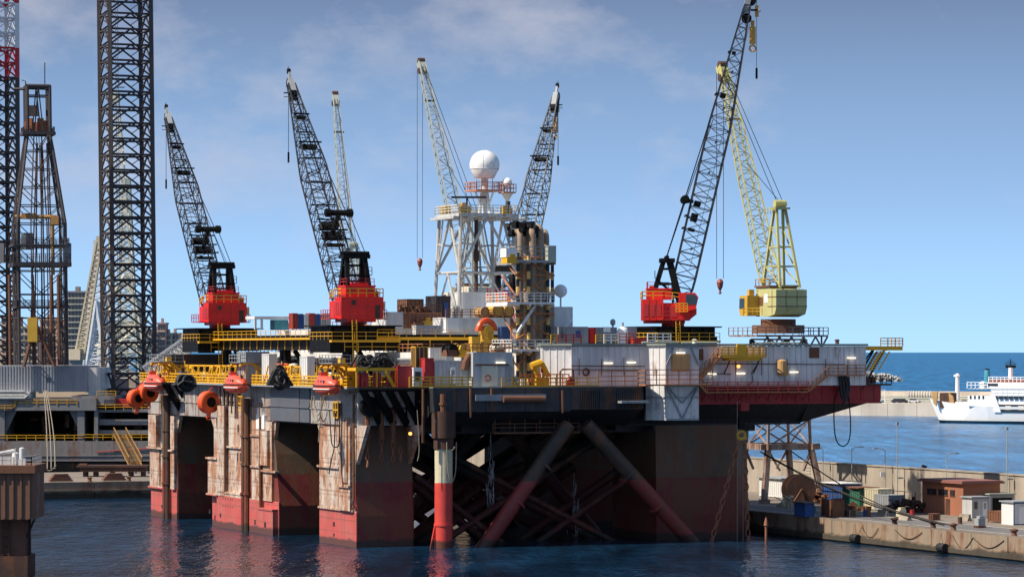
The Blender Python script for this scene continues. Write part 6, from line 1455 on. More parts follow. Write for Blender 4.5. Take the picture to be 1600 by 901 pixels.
stick_crane('harbour_crane', ((196, 590), (178, 152)), 980, 9, 2.6, 'cream', 'cream lattice harbour crane seen through the tall dark leg', legs=[(170,470,150,600,.9),(214,470,236,600,.9),(150,540,236,540,.6),(196,430,170,475,.7),(196,430,214,475,.7),(160,500,230,560,.5),(230,500,160,560,.5)], house=(172, 500, 222, 520), rb=.13)
stick_crane('harbour_crane', ((152, 600), (153, 382)), 960, 8, 2.0, 'legwhite', 'white lattice crane mast just left of the tall dark leg', legs=[(152,470,132,600,.8),(152,470,172,600,.8),(136,560,168,560,.5)], rb=.18)
stick_crane('harbour_crane', ((200, 560), (197, 285)), 1050, 6, 2.4, 'steelpale', 'small grey lattice crane inside the outline of the tall dark leg', rb=.18)
stick_crane('crane_boom', ((236, 586), (300, 532)), 640, 4.2, 2.6, 'white', 'white lattice boom lying at a slant behind the left deck corner', n=12, rb=.14)
# pier things: yellow gangway, rusty trestle, hawsers
M['gang'] = paint('rusty yellow gangway', (.36,.20,.06), .45, .6, .25, .9)
t = wthing('gangway', 'yellow lattice gangway sloping from the grey hull down to the pier', 'gangway', W(200, 745, 590)); mb = MB(); a, b = W(187, 679, 664), W(212, 727, 600); s = Vector((1.2,0,0)); u_ = Vector((0,0,1.5))
for o_ in (-s, s):
    mb.bar(a+o_, b+o_, .2); mb.bar(a+o_+u_, b+o_+u_, .14)
    for i in range(15): c = a.lerp(b, i/14)+o_; d = a.lerp(b, min(1, (i+1)/14))+o_; mb.bar(c, c+u_, .08); mb.bar(c, d+u_, .08)
for i in range(30): c = a.lerp(b, i/29); mb.bar(c-s, c+s, .14)
mb.build('truss', M['gang'], t); mb = MB()
for o_ in (-s, s): mb.bar(b+o_, (b.x+o_.x, b.y, Qz), .35); mb.lathe([(.1,-.2),(.45,-.2),(.45,.2),(.1,.2)], (b.x+o_.x, b.y, Qz+.45), 12, (1,0,0))
mb.build('wheel', M['rustdark'], t)
t = wthing('trestle', 'long rusty steel trestle standing on the left pier', 'trestle', W(180, 752, 585)); D = 586; mb = MB(); mb.box(WX(127,D), WX(229,D), D-2, D+2, WZ(736,D), WZ(727,D)); mb.box(WX(122,D), WX(232,D), D-2.2, D+2.2, WZ(729,D), WZ(726,D))
for px in (134, 150, 176, 205, 224): mb.box(WX(px,D)-.3, WX(px,D)+.3, D-1.6, D+1.6, Qz, WZ(736,D))
mb.build('frame', M['rustdark'], t); mb = MB(); mb.box(WX(124,D), WX(136,D), D-1, D+1, WZ(728,D), WZ(724,D)); mb.build('stacked_plate', M['rust'], t)
mb = MB(); D = 660
for k, (x0, x1) in enumerate(((69, 74), (71, 80), (73, 86))):
    pts = []
    for i in range(22):
        f_ = i/21; y = 610 + (732-610)*f_; x = x0 + (x1-x0)*sin(f_*pi*.55) ; pts.append(W(x, y, D - 30*f_))
    mb.path(pts, .10, 5)
pts = [W(66+22*i/12, 726 + 9*sin(i/12*pi), 620) for i in range(13)]; mb.path(pts, .10, 5)
wsingle(mb, 'hawser', M['ropepale'], 'pale hawsers hanging down the grey hull to the left pier', 'rope', W(72, 735, 630))
for px, lab in ((120, 'rusty bollard at the left end of the trestle'), (188, 'small bollard on the pier edge below the gangway')):
    p = toR(W(px, 752, 570)); s = MB(); s.lathe([(.1,0),(.4,.02),(.3,.4),(.5,.7),(.1,.85)], (p.x, 151.6, Qz), 10); rsingle(s, 'bollard', M['rust'], lab, 'bollard', (p.x, 151.6, Qz), smooth=True)
for px, lab in ((68, 'pale pier edge lamp box at the far left'), (160, 'stacked timber on the pier beneath the trestle')):
    p = toR(W(px, 752, 572)); s = MB()
    for i in range(4): s.cb((p.x, 153, Qz+.25+i*.32), 4-i*.5, 1.6, .28, random.uniform(-.05,.05))
    rsingle(s, 'timber_stack', M['brownc'], lab if px > 100 else 'stack of brown timber at the left end of the pier', 'timber', (p.x, 153, Qz))
# near left dolphin
DN = 366; t = wthing('mooring_dolphin', 'rust streaked mooring dolphin with a railed top, at the lower left corner', 'dolphin', (WX(8,DN), DN, 0))
def N(px, py): return WX(px, DN), WZ(py, DN)
mb = MB(); x1, z = N(55, 726); x0 = WX(-60, DN); mb.box(x0, x1, DN-1.5, DN+7, WZ(810,DN), WZ(738,DN))
for i in range(9): x = x0 + (x1-x0)*(i+.5)/9; mb.box(x-.1, x+.1, DN-1.65, DN-1.5, WZ(808,DN), WZ(740,DN))
mb.build('cap_wall', paint('dolphin wall', (.30,.25,.20), .9, .75, .35, .7, rustcol=(.20,.08,.04)), t)
mb = MB(); mb.box(x0, x1+.25, DN-1.9, DN+7.4, WZ(738,DN), WZ(726,DN)); mb.build('cap_slab', M['rust'], t)
mb = MB(); mb.prism([(WX(-40,DN), -3), (WX(43,DN), -3), (WX(36,DN), WZ(810,DN)), (WX(-30,DN), WZ(810,DN))], DN, DN+5, 'y'); mb.build('pile', paint('dolphin pile', (.17,.075,.05), .5, .8, .35, .8, scum=True), t)
mb = MB(); 
for i in range(5): mb.box(WX(4,DN), WX(15,DN), DN-.35, DN-.2, WZ(880-i*14,DN), WZ(878-i*14,DN))
mb.bar((WX(4,DN), DN-.3, -1), (WX(5,DN), DN-.3, WZ(812,DN)), .16); mb.bar((WX(15,DN), DN-.3, -1), (WX(14,DN), DN-.3, WZ(812,DN)), .16); mb.bar((WX(42,DN), DN+2, -1), (WX(42,DN), DN+2, WZ(810,DN)), .3); mb.bar((WX(38,DN), DN+2, WZ(840,DN)), (WX(50,DN), DN+2, WZ(811,DN)), .22); mb.build('ladder', M['rustdark'], t)
mb = MB(); mb.box(WX(-60,DN), WX(44,DN), DN-.4, DN+5.5, -2.5, WZ(868,DN)); mb.build('footing', M['rustdark'], t)
mb = MB(); mb.rail([(x0, DN-1.4, WZ(726,DN)), (WX(20,DN), DN-1.4, WZ(726,DN))], 1.0, 1.0, .04); mb.rail([(WX(38,DN), DN-1.4, WZ(726,DN)), (x1-.2, DN-1.4, WZ(726,DN)), (x1-.2, DN+6, WZ(726,DN))], 1.0, .9, .04); mb.build('railing', M['grey'], t)
mb = MB(); mb.lathe([(.1,0),(.42,0),(.42,1.3),(.1,1.4)], (WX(22,DN), DN+1, WZ(726,DN)), 12); mb.lathe([(.1,0),(.3,0),(.3,1.8),(.1,1.9)], (WX(30,DN), DN+2, WZ(726,DN)), 12); mb.cb((WX(5,DN), DN+1, WZ(720,DN)), 2.2, 1.5, 1.0); mb.tube((WX(-20,DN), DN, WZ(712,DN)), (WX(20,DN), DN+1, WZ(704,DN)), .2, n=8); mb.cb((WX(35,DN), DN, WZ(722,DN)), .8, .8, .8); mb.tube((WX(24,DN), DN, WZ(726,DN)), (WX(24,DN), DN, WZ(700,DN)), .06, n=5); mb.build('pump_equipment', M['white'], t)
# town on the hill
def house(px0, px1, pyt, pyb, D, mat, lab, cat='building', wn=(3, 4), dep=14):
    x0, x1, z1, z0 = WX(px0,D), WX(px1,D), WZ(pyt,D), WZ(pyb,D); t = wthing('apartment_block', lab, cat, ((x0+x1)/2, D, z0), 'buildings of the town behind the rigs'); 
    MB().box(x0, x1, D, D+dep, z0-14, z1).build('wall', mat, t); r = MB(); r.box(x0-.4, x1+.4, D-.5, D+dep, z1, z1+.7); r.cb(((x0+x1)/2, D+5, z1+1.6), (x1-x0)*.25, 4, 2.2); r.build('roof', mat, t)
    nx, nz = wn
    for j in range(nz):
        w_ = MB(); zc = z0 + (z1-z0)*(j+.5)/nz; hh = (z1-z0)/nz
        for i in range(nx): xc = x0 + (x1-x0)*(i+.5)/nx; w_.box(xc-(x1-x0)/nx*.28, xc+(x1-x0)/nx*.28, D-.15, D+.1, zc-hh*.25, zc+hh*.25)
        w_.build('window', M['glass'], t)
    s = MB()
    for j in range(nz): z = z0 + (z1-z0)*j/nz; s.box(x0-.2, x1+.2, D-1.0, D-.15, z, z+.35)
    s.build('balcony', M['cream'], t)
tb = town('tower block brown', (.26,.22,.20)); tp = M['pinkwall']; tc_ = town('town cream', (.50,.42,.33)); tr_ = town('town rose', (.42,.26,.22))
house(106, 133, 457, 560, 1440, tb, 'brown grey apartment tower with many floors, between the derrick and the tall leg', wn=(5, 11))
house(88, 108, 508, 560, 1450, tr_, 'low rose coloured block left of the apartment tower', wn=(3, 5)); house(62, 88, 500, 560, 1470, tp, 'pinkish block behind the foot of the derrick', wn=(3, 5)); house(30, 60, 512, 565, 1460, tc_, 'cream block behind the left side of the derrick', wn=(4, 5)); house(2, 29, 497, 565, 1480, tr_, 'rose block at the left border behind the derrick', wn=(4, 6))
for i, (a, b, c, d, mt, lab) in enumerate(((134, 150, 517, 565, tc_, 'cream block just right of the apartment tower'), (156, 170, 512, 570, tp, 'pink block seen through the left half of the tall leg'), (176, 196, 522, 570, tr_, 'rose block seen through the middle of the tall leg'), (212, 236, 516, 570, tc_, 'cream block seen through the right half of the tall leg'), (246, 258, 506, 565, tr_, 'highest rose block just right of the tall leg'), (258, 267, 523, 565, tc_, 'small cream block on the slope right of the tall leg'), (265, 279, 522, 568, tp, 'pink block lowest on the slope, left of the first red crane'), (240, 247, 519, 565, tp, 'narrow pink block touching the tall leg'), (279, 292, 532, 570, tr_, 'small rose block at the end of the slope'))):
    house(a, b, c, d, 1500 + i*7, mt, lab, wn=(2 + (b-a)//8, 5))
# ------------------------------------------------------------------ right quay
def QD(py): return (H-Qz)*F/(py-HY)
def QP(px, py): return toR(W(px, py, QD(py)))
# orange building
c = QP(1505, 806); bu, bv = c.x, c.y; ztop = Qz + 4.35; dv = fv(1441, bu) - bv; du = fu(1562, bv) - bu
t = rthing('brick_house', 'low orange rendered building with a flat brown roof on the quay', 'building', (bu, bv, Qz))
MB().box(bu, bu+du, bv, bv+dv, Qz, ztop).build('wall', M['terracotta'], t)
r = MB(); r.box(bu-.5, bu+du+.5, bv-.5, bv+dv+.5, ztop, ztop+.28); r.box(bu-.3, bu+du+.3, bv-.3, bv+dv+.3, ztop+.28, ztop+.4); r.build('roof', M['roof'], t)
for a, b in ((1449, 1463), (1467, 1481), (1485, 1492)):
    v0, v1 = fv(b, bu), fv(a, bu); w_ = MB().box(bu-.06, bu+.1, v0, v1, Qz+2.6, Qz+3.4).build('window', M['glass'], t); f = MB()
    for z in (Qz+2.55, Qz+3.4): f.box(bu-.1, bu-.02, v0-.1, v1+.1, z, z+.08)
    f.box(bu-.1, bu-.02, (v0+v1)/2-.05, (v0+v1)/2+.05, Qz+2.6, Qz+3.4); f.build('frame', M['rust'], w_)
v0 = fv(1478, bu); MB().box(bu-.06, bu+.1, v0-1.1, v0, Qz, Qz+2.2).build('door', M['rustdark'], t)
MB().box(bu+.6, bu+du-.6, bv-.05, bv+.1, Qz, Qz+2.7).build('gate', M['rustdark'], t)
# containers and cabins standing on the quay, aligned with it: their left long side faces the rig
def qbox(name, lab, cat, pxa, pxb, pyb, hh, du_, mat, roof=None, group=None, doors=1, frame=None):
    p = QP(pxb, pyb); u, v0 = p.x, p.y; v1 = fv(pxa, u); t = rthing(name, lab, cat, (u, v0, Qz), group); z0, z1 = Qz+.1, Qz+hh
    MB().box(u+.05, u+du_-.05, v0+.05, v1-.05, z0+.05, z1-.05).build('body', M[mat], t); f = MB()
    for a in (u, u+du_-.16):
        for b in (v0, v1-.16): f.box(a, a+.16, b, b+.16, Qz, z1)
    for z in (z0+.002, z1-.15):
        for a in (u+.004, u+du_-.154): f.box(a, a+.15, v0+.16, v1-.16, z, z+.148)
        for b in (v0+.004, v1-.154): f.box(u+.16, u+du_-.16, b, b+.15, z, z+.148)
    n = max(3, int((v1-v0)/.6))
    for i in range(1, n): b = v0+(v1-v0)*i/n; f.box(u-.01, u+.06, b-.07, b+.07, z0+.15, z1-.15)
    f.build('frame', M[frame or mat], t)
    d = MB()
    if doors:
        for k in range(2): a = u+.2+k*(du_-.4)/2; d.box(a, a+(du_-.5)/2, v0-.03, v0+.06, z0+.2, z1-.2)
        for k in range(4): a = u+.45+k*(du_-.9)/3; d.box(a-.04, a+.04, v0-.07, v0-.03, z0+.2, z1-.2)
        d.build('door', M[frame or mat], t)
    if roof: MB().box(u-.35, u+du_+.35, v0-.35, v1+.35, z1, z1+.14).build('roof', M[roof], t)
    return t
qbox('container', 'cream container with grey doors, left of the orange building', 'container', 1343, 1372, 797, 3.0, 2.6, 'creamc', frame='creamc')
qbox('container', 'grey container end beside the cream container', 'container', 1366, 1391, 799, 2.3, 2.4, 'greycont')
qbox('container', 'white container with a dark stripe behind the grey one', 'container', 1388, 1440, 784, 2.7, 2.6, 'whitec')
qbox('container', 'blue container under a pale awning on the quay', 'container', 1283, 1316, 787, 2.9, 3, 'bluec', roof='white'); qbox('container', 'green open sided container right of the blue one', 'container', 1317, 1343, 795, 2.9, 3, 'greenc', roof='rust'); qbox('crate', 'small red crate before the blue container', 'crate', 1302, 1314, 792, 1.2, 1.2, 'redc', doors=0)
qbox('bin', 'bright blue bin on the quay edge', 'bin', 1241, 1258, 808, 1.9, 1.4, 'bluec', roof='steel', doors=0); qbox('crate', 'rusty brown crate on the quay edge right of the blue bin', 'crate', 1283, 1302, 808, 2.3, 1.7, 'rust', doors=0); qbox('crate', 'low dark crate on the quay edge right of the brown one', 'crate', 1318, 1328, 808, 1.0, .9, 'steel', doors=0)
qbox('site_cabin', 'white site cabin at the left end of the quay behind the crane legs', 'cabin', 1186, 1222, 778, 2.9, 3, 'whitec', roof='grey'); qbox('container', 'dark blue container behind the quay crane legs', 'container', 1224, 1243, 780, 2.8, 2.6, 'bluec')
def qfront(name, lab, cat, px0, px1, pyb, hh, dep, mat, roof=None, wins=(), frame=None):
    p = QP(px0, pyb); u0, v0 = p.x, p.y; u1 = fu(px1, v0); t = rthing(name, lab, cat, (u0, v0, Qz)); z1 = Qz+hh; MB().box(u0, u1, v0, v0+dep, Qz, z1).build('wall', M[mat], t)
    f = MB()
    for a in (u0-.02, u1-.1): f.box(a, a+.12, v0-.03, v0+.05, Qz, z1)
    for z in (Qz+.02, z1-.15): f.box(u0+.1, u1-.1, v0-.028, v0+.05, z, z+.13)
    f.build('frame', M[frame or 'bluec'], t)
    for (a, b, c0, d, mm) in wins: MB().box(u0+(u1-u0)*a, u0+(u1-u0)*b, v0-.05, v0+.05, Qz+hh*c0, Qz+hh*d).build('door' if c0 < .05 else 'window', M[mm], t)
    if roof: MB().box(u0-.25, u1+.25, v0-.3, v0+dep+.2, z1, z1+.16).build('roof', M[roof], t)
qfront('site_cabin', 'small pale cabin with a door in front of the orange building', 'cabin', 1519, 1546, 809, 2.7, 2.6, 'greylight', 'grey', ((.12,.3,.45,.8,'glass'), (.6,.85,.02,.8,'dome'), (.66,.8,.45,.75,'glass')), 'greycont')
qfront('open_shed', 'dark open shed under a flat sheet roof between two pale cabins', 'shed', 1547, 1584, 806, 2.9, 3, 'grey', 'steelpale', ((.1,.92,.02,.85,'black'),), 'greycont')
qfront('site_cabin', 'white cabin with blue corner posts at the right border', 'cabin', 1584, 1616, 820, 2.9, 3, 'whitec', 'grey', ((.25,.7,.05,.8,'dome'),), 'bluec')
qbox('skip', 'rusty open skip in front of the open shed', 'skip', 1543, 1580, 818, 1.5, 1.7, 'rust', doors=0)
def scrap(px0, px1, py, h, lab, mat, n=40, dep=2.2):
    p, q = QP(px0, py), QP(px1, py); mb = MB()
    for i in range(n):
        k = random.random(); c = p.lerp(q, k); e = 1-abs(2*k-1); x = Vector((c.x, c.y, Qz + .1 + random.random()*h*(.35+.65*e))); 
        if i % 3: mb.cb(x + Vector((random.uniform(-.5,.5), random.uniform(-dep,dep)*.5, 0)), random.uniform(.3,1.2), random.uniform(.2,.8), random.uniform(.1,.7), random.random()*3, random.uniform(-.6,.6))
        else: mb.bar(x, x + Vector((random.uniform(-1.4,1.4), random.uniform(-1,1), random.uniform(-.3,.8))), .12)
    for k in (.08, .3, .55, .8, .95): c = p.lerp(q, k); mb.cb((c.x, c.y, Qz+.3), 1.2, 1.6, .6, random.random())
    rsingle(mb, 'scrap_pile', M[mat], lab, 'scrap', (p.lerp(q,.5).x, p.lerp(q,.5).y, Qz))
scrap(1390, 1448, 800, 2.0, 'dark rusty scrap pile left of the orange building', 'rustdark', 60); scrap(1262, 1290, 786, 2.2, 'rusty scrap heap beside the quay crane leg', 'rust', 40); scrap(1318, 1352, 797, .9, 'low pile of rusty steel in front of the green container', 'rust', 26); scrap(1222, 1240, 792, 1.6, 'pale bags and oddments near the crane legs', 'creamc', 20)
q = QP(1248, 788); t = rthing('cable_reel', 'large dark brown cable reel standing between the quay crane legs', 'reel', (q.x, q.y, Qz)); mb = MB()
for k in (-.8, .8): mb.lathe([(.1,-.1),(2.2,-.1),(2.2,.1),(.1,.1)], (q.x, q.y+k, Qz+2.25), 22, (.3,1,0))
mb.build('flange', M['rustdark'], t); MB().lathe([(.1,-.8),(1.6,-.8),(1.6,.8),(.1,.8)], (q.x, q.y, Qz+2.25), 18, (.3,1,0)).build('drum', M['rubber'], t); mb = MB(); mb.cb((q.x, q.y, Qz+.25), 3.4, 2.4, .5); mb.bar((q.x-1.5, q.y-1.2, Qz+.3), (q.x, q.y-1.1, Qz+2.3), .25); mb.bar((q.x+1.5, q.y-1.2, Qz+.3), (q.x, q.y-1.1, Qz+2.3), .25); mb.build('stand', M['rust'], t)
# small goods standing about the quay
def barrel(px, py, mat, lab):
    p = QP(px, py); t = rthing('oil_barrel', lab, 'barrel', (p.x, p.y, Qz), 'oil barrels on the quay')
    MB().lathe([(.05,0),(.3,0),(.31,.03),(.29,.06),(.29,.28),(.31,.3),(.29,.32),(.29,.58),(.31,.6),(.29,.62),(.29,.84),(.31,.88),(.05,.87)], (p.x, p.y, Qz), 14).build('body', M[mat], t, smooth=True)
    MB().lathe([(.05,0),(.07,0),(.07,.04),(.02,.05)], (p.x+.15, p.y, Qz+.87), 8).build('bung', M['steel'], t)
for px, py, mt, lab in ((1352, 806, 'bluec', 'blue oil barrel in front of the cream container'), (1357, 807, 'rust', 'rusty oil barrel beside the blue barrel'), (1425, 806, 'darkred', 'red oil barrel before the scrap pile'), (1271, 800, 'greenc', 'green oil barrel between the blue bin and the brown crate'), (1500, 818, 'rustdark', 'dark oil barrel in front of the orange building corner'), (1336, 804, 'ochre', 'ochre oil barrel in front of the green container')):
    barrel(px, py, mt, lab)
def pallet(px, py, n, lab, load=None):
    p = QP(px, py); t = rthing('pallet', lab, 'pallet', (p.x, p.y, Qz), 'wooden pallets on the quay'); mb = MB(); a = random.uniform(-.3, .3)
    for k in range(n):
        z = Qz + k*.15
        for i in range(5): mb.cb((p.x-.5+i*.25, p.y, z+.13), .14, 1.2, .03, 0)
        for y in (-.5, 0, .5): mb.cb((p.x, p.y+y, z+.06), 1.2, .1, .09, 0)
    mb.whole = True; mb.build('slats', M['brownc'], t)
    if load:
        b = MB(); b.cb((p.x, p.y, Qz+n*.15+.45), 1.0, 1.0, .9); b.cb((p.x+.1, p.y, Qz+n*.15+1.05), .7, .8, .3); rsingle(b, 'wrapped_load', M[load], 'wrapped load standing on the ' + lab, 'load', (p.x, p.y, Qz+n*.15))
pallet(1460, 812, 6, 'stack of brown pallets left of the orange building'); pallet(1408, 808, 1, 'single pallet before the scrap pile', 'creamc'); pallet(1306, 800, 4, 'stack of pallets by the blue container'); pallet(1531, 824, 2, 'two pallets near the rusty skip', 'grey')
def block(px, py, lab):
    p = QP(px, py); mb = MB(); mb.prism([(p.x-.4, Qz), (p.x+.4, Qz), (p.x+.18, Qz+.5), (p.x+.14, Qz+.9), (p.x-.14, Qz+.9), (p.x-.18, Qz+.5)], p.y-1.2, p.y+1.2, 'y'); mb.v = [(x, z, y) if False else (x, y, z) for x, y, z in mb.v]
    rsingle(mb, 'concrete_barrier', M['concrete'], lab, 'barrier', (p.x, p.y, Qz), 'concrete barriers on the quay')
for px, py, lab in ((1508, 813, 'concrete barrier nearest the orange building corner'), (1414, 812, 'concrete barrier by the single pallet'), (1380, 806, 'concrete barrier before the grey container')): block(px, py, lab)
# edge furniture
for px, py, lab, mt in ((1478, 829, 'mooring bollard on the quay edge where the lines end', 'rust'), (1443, 826, 'low dark bollard left of the mooring lines', 'rustdark'), (1583, 838, 'rusty bollard on the quay edge near the right border', 'rust'), (1388, 820, 'small bollard on the quay edge near the middle', 'rustdark')):
    q = QP(px, py); q.x = max(q.x, QU+.9); s = MB(); s.lathe([(.1,0),(.5,.02),(.36,.2),(.3,.55),(.52,.75),(.5,.9),(.1,1.0)], (q.x, q.y, Qz), 14); rsingle(s, 'bollard', M[mt], lab, 'bollard', (q.x, q.y, Qz), smooth=True)
for px, lab in ((1336, 'black rubber fender low on the quay face, left one'), (1472, 'black rubber fender low on the quay face, right one')):
    v = fv(px, QU-.6); t = rthing('quay_fender', lab, 'fender', (QU-.6, v, .8), 'rubber fenders on the quay face'); mb = MB(); mb.lathe([(.2,-.8),(.52,-.8),(.55,-.7),(.55,.7),(.52,.8),(.2,.8)], (QU-.58, v, .75), 18, (0,1,0)); mb.build('tube', M['rubber'], t, smooth=True); mb = MB(); mb.tube((QU-.58, v-.7, 1.3), (QU-.05, v-1.2, 2.6), .05, n=5); mb.tube((QU-.58, v+.7, 1.3), (QU-.05, v+1.2, 2.6), .05, n=5); mb.build('hanging_chain', M['chain'], t)
for a, b, sag, lab in ((1346, 1372, 1.3, 'dark chain loop on the quay face just right of the left fender'), (1398, 1440, 1.0, 'shallow chain loop hung alone on the quay face midway between the fenders'), (1488, 1520, 1.5, 'chain loop on the quay face just right of the right fender'), (1520, 1568, 1.1, 'longest chain loop on the quay face near the right border')):
    va, vb = fv(a, QU-.15), fv(b, QU-.15); mb = MB(); mb.path([(QU-.12, va+(vb-va)*i/10, 2.35-sag*sin(pi*i/10)) for i in range(11)], .05, 5)
    rsingle(mb, 'safety_chain', M['rustdark'], lab, 'chain', (QU-.12, va, 2.35), 'safety chains on the quay face')
mb = MB(); e = QP(1478, 829); e.x = max(e.x, QU+.9)
for k, (px, py, ex) in enumerate(((1188, 705, -3.2), (1192, 708, 0), (1236, 700, 1.5))):
    a = PV(px, py, 1.0) if k < 2 else Vector((70, 14, 11)); b = Vector((e.x, e.y + (2.2*k), Qz+.6)); mb.path([a.lerp(b, i/14) - Vector((0,0,1.2*sin(pi*i/14))) for i in range(15)], .085, 5)
rsingle(mb, 'mooring_line', M['rope'], 'dark mooring lines running from the right leg down to the quay bollard', 'rope', (e.x, e.y, Qz+.6))
q = toR(W(1197, 856, 430)); s = MB(); s.lathe([(.05,-1),(.16,-.9),(.16,2.2),(.3,2.3),(.2,2.9),(.04,3.4)], (q.x, q.y, 0), 10); rsingle(s, 'marker_post', M['chain'], 'thin rusty orange marker post standing in the water right of the last leg', 'marker', (q.x, q.y, 0))
# lamp posts behind and along the sea wall
LG = 'slender lamp posts along the sea wall'
for px, py, two, lab in ((1286, 700, 0, 'lamp post nearest the quay crane legs'), (1331, 700, 1, 'lamp post second from the quay crane legs'), (1383, 702, 0, 'lamp post with a pale sign on its pole'), (1402, 660, 2, 'tallest plain mast in the middle of the sea wall'), (1479, 710, 1, 'lamp post behind the orange building roof'), (1573, 668, 2, 'tall plain mast near the right border')):
    u = WU-1.2; v = fv(px, u); zt = fz(py, u, v); t = rthing('lamp_post', lab, 'lamp post', (u, v, Qz), LG); mb = MB(); mb.tube((u, v, Qz), (u, v, zt), .09, .05, n=6); mb.build('pole', M['steelpale'], t)
    if two != 2:
        sgn = 1 if two else -1; mb = MB(); mb.path([(u, v, zt-.2), (u+sgn*.5, v, zt+.15), (u+sgn*1.4, v, zt+.2)], .06, 5); mb.cb((u+sgn*1.6, v, zt+.2), .7, .3, .16); mb.build('lamp_head', M['grey'], t)
    else:
        mb = MB(); mb.cb((u+.5, v, zt-8 if px < 1500 else zt-7), .9, .3, .2); mb.cb((u, v, zt-.1), .3, .3, .4); mb.build('flood_light', M['grey'], t)
    if 'sign' in lab: MB().cb((u-.5, v-.1, zt-3.6), .9, .1, .7, .3).build('sign', M['dome'], t)
q = QP(1441, 786); s = MB(); s.tube((q.x, q.y, Qz), (q.x, q.y, Qz+5.4), .06, n=5); s.cb((q.x+.3, q.y, Qz+5.4), .8, .3, .4, 0, .3); rsingle(s, 'floodlight_pole', M['steel'], 'thin floodlight pole at the left corner of the orange building', 'lamp', (q.x, q.y, Qz))
mb = MB(); u = WU-14
a, b = QP(1285, 785), QP(1430, 782); mb.rail([(WU-8, fv(1430, WU-8), Qz), (WU-8, fv(1270, WU-8), Qz)], 2.6, 3.0, .05, (.5,)); rsingle(mb, 'yard_fence', M['steel'], 'thin dark post and rail fence in front of the sea wall', 'fence', (WU-8, 10, Qz))
# ------------------------------------------------------------------ ferry
FD = 1158.
FA = radians(30)
def fx(px): return (1453-800)/F*FD + (px-1453)/F*FD/cos(FA)
def fzz(py): return H-(py-HY)/F*FD
t = wthing('car_ferry', 'white car ferry with teal funnels leaving past the far breakwater', 'ferry', (fx(1453), FD, 0)); t.rotation_euler = (0, 0, -FA); b0 = fx(1453); Lf = 78.0
def half(k): return 7.2*min(1, (k*3.4)**.62) if k < .9 else 7.2*(1-.25*(k-.9)/.1)
rings = []
for i in range(17):
    k = i/16; x = b0 + Lf*k; hw = max(.12, half(k)); hw0 = max(.05, hw*.86); rake = 4.6*(1-min(1, k*7)); zt = fzz(631) + 1.9*max(0, 1-k*5)**1.3 - (.0 if k < .25 else .5)
    rings.append([Vector(p) for p in ((x+rake, FD-hw0*.9, -1.5), (x+rake*.75, FD-hw0, 1.2), (x, FD-hw, zt), (x, FD+hw, zt), (x+rake*.75, FD+hw0, 1.2), (x+rake, FD+hw0*.9, -1.5))])
MB().loft(rings).build('hull', M['ferrywhite'], t)
bt_ = MB().loft([[Vector((p.x - (.1 if i == 0 else 0), FD + (p.y-FD)*1.012, min(p.z, 1.0) if j in (1,4) else (p.z if j in (0,5) else 1.0))) for j, p in enumerate(r)] for i, r in enumerate(rings)]); bt_.build('boot_topping', M['ferryblue'], t)
def deck(name, x0, x1, y0, y1, hw, mat): return MB().box(fx(x0), fx(x1), FD-hw, FD+hw, fzz(y1), fzz(y0)).build(name, M[mat], t)
d1 = deck('lower_deckhouse', 1518, 1780, 617, 633, 6.6, 'ferrywhite'); m_ = MB(); m_.prism([(fx(1556), fzz(642)), (fx(1551), fzz(614)), (fx(1557), fzz(614)), (fx(1566), fzz(642))], FD-7.15, FD-6.4, 'y'); m_.build('bulwark', M['ferrywhite'], t)
MB().box(fx(1563), fx(1780), FD-7.0, FD-6.55, fzz(642), fzz(630)).build('car_deck_opening', M['glass'], t)
m_ = MB()
for px in (1572, 1590, 1610, 1640): m_.box(fx(px), fx(px+8), FD-7.05, FD-6.9, fzz(638), fzz(632))
m_.build('parked_cargo', M['cream'], t)
d2 = deck('passenger_deck', 1552, 1780, 605, 617, 7.0, 'ferrywhite'); m_ = MB()
for i in range(16): m_.box(fx(1556+i*7), fx(1561+i*7), FD-7.06, FD-6.9, fzz(622), fzz(617.5))
for i in range(4): m_.box(fx(1521+i*6), fx(1523.5+i*6), FD-6.66, FD-6.5, fzz(622), fzz(617))
m_.build('window', M['glass'], d2)
dk_ = deck('bridge_deck', 1546, 1740, 596, 605, 6.0, 'ferrywhite'); m_ = MB(); m_.box(fx(1545.4), fx(1560), FD-6.06, FD+6.06, fzz(602), fzz(598)); m_.build('window', M['glass'], dk_)
m_ = MB(); m_.box(fx(1518), fx(1552), FD-6.4, FD+6.4, fzz(606.5), fzz(606)); m_.box(fx(1544), fx(1780), FD-7.2, FD+7.2, fzz(606), fzz(605)); m_.lathe([(.1,0),(.9,0),(.9,1.4),(.1,1.5)], (fx(1534), FD-3, fzz(606)), 10); m_.lathe([(.1,0),(1.5,.3),(1.5,.8),(.1,1.2)], (fx(1534), FD-3, fzz(600)), 10); m_.build('upper_deck', M['ferrywhite'], t)
m_ = MB(); m_.rail([(fx(1517), FD-6.5, fzz(606)), (fx(1546), FD-6.5, fzz(606))], 2.2, 1.5, .12); m_.rail([(fx(1552), FD-7, fzz(617)), (fx(1720), FD-7, fzz(617))], 2.2, 2, .1); m_.rail([(fx(1547), FD-6, fzz(596)), (fx(1700), FD-6, fzz(596))], 1.8, 1.5, .12); m_.build('railing', M['ferrywhite'], t)
m_ = MB(); m_.box(fx(1548), fx(1592), FD-5.2, FD+5.2, fzz(596), fzz(591)); m_.build('orange_screen', paint('orange deck screen', (.70,.16,.05), .05,.5,.1,.3), t)
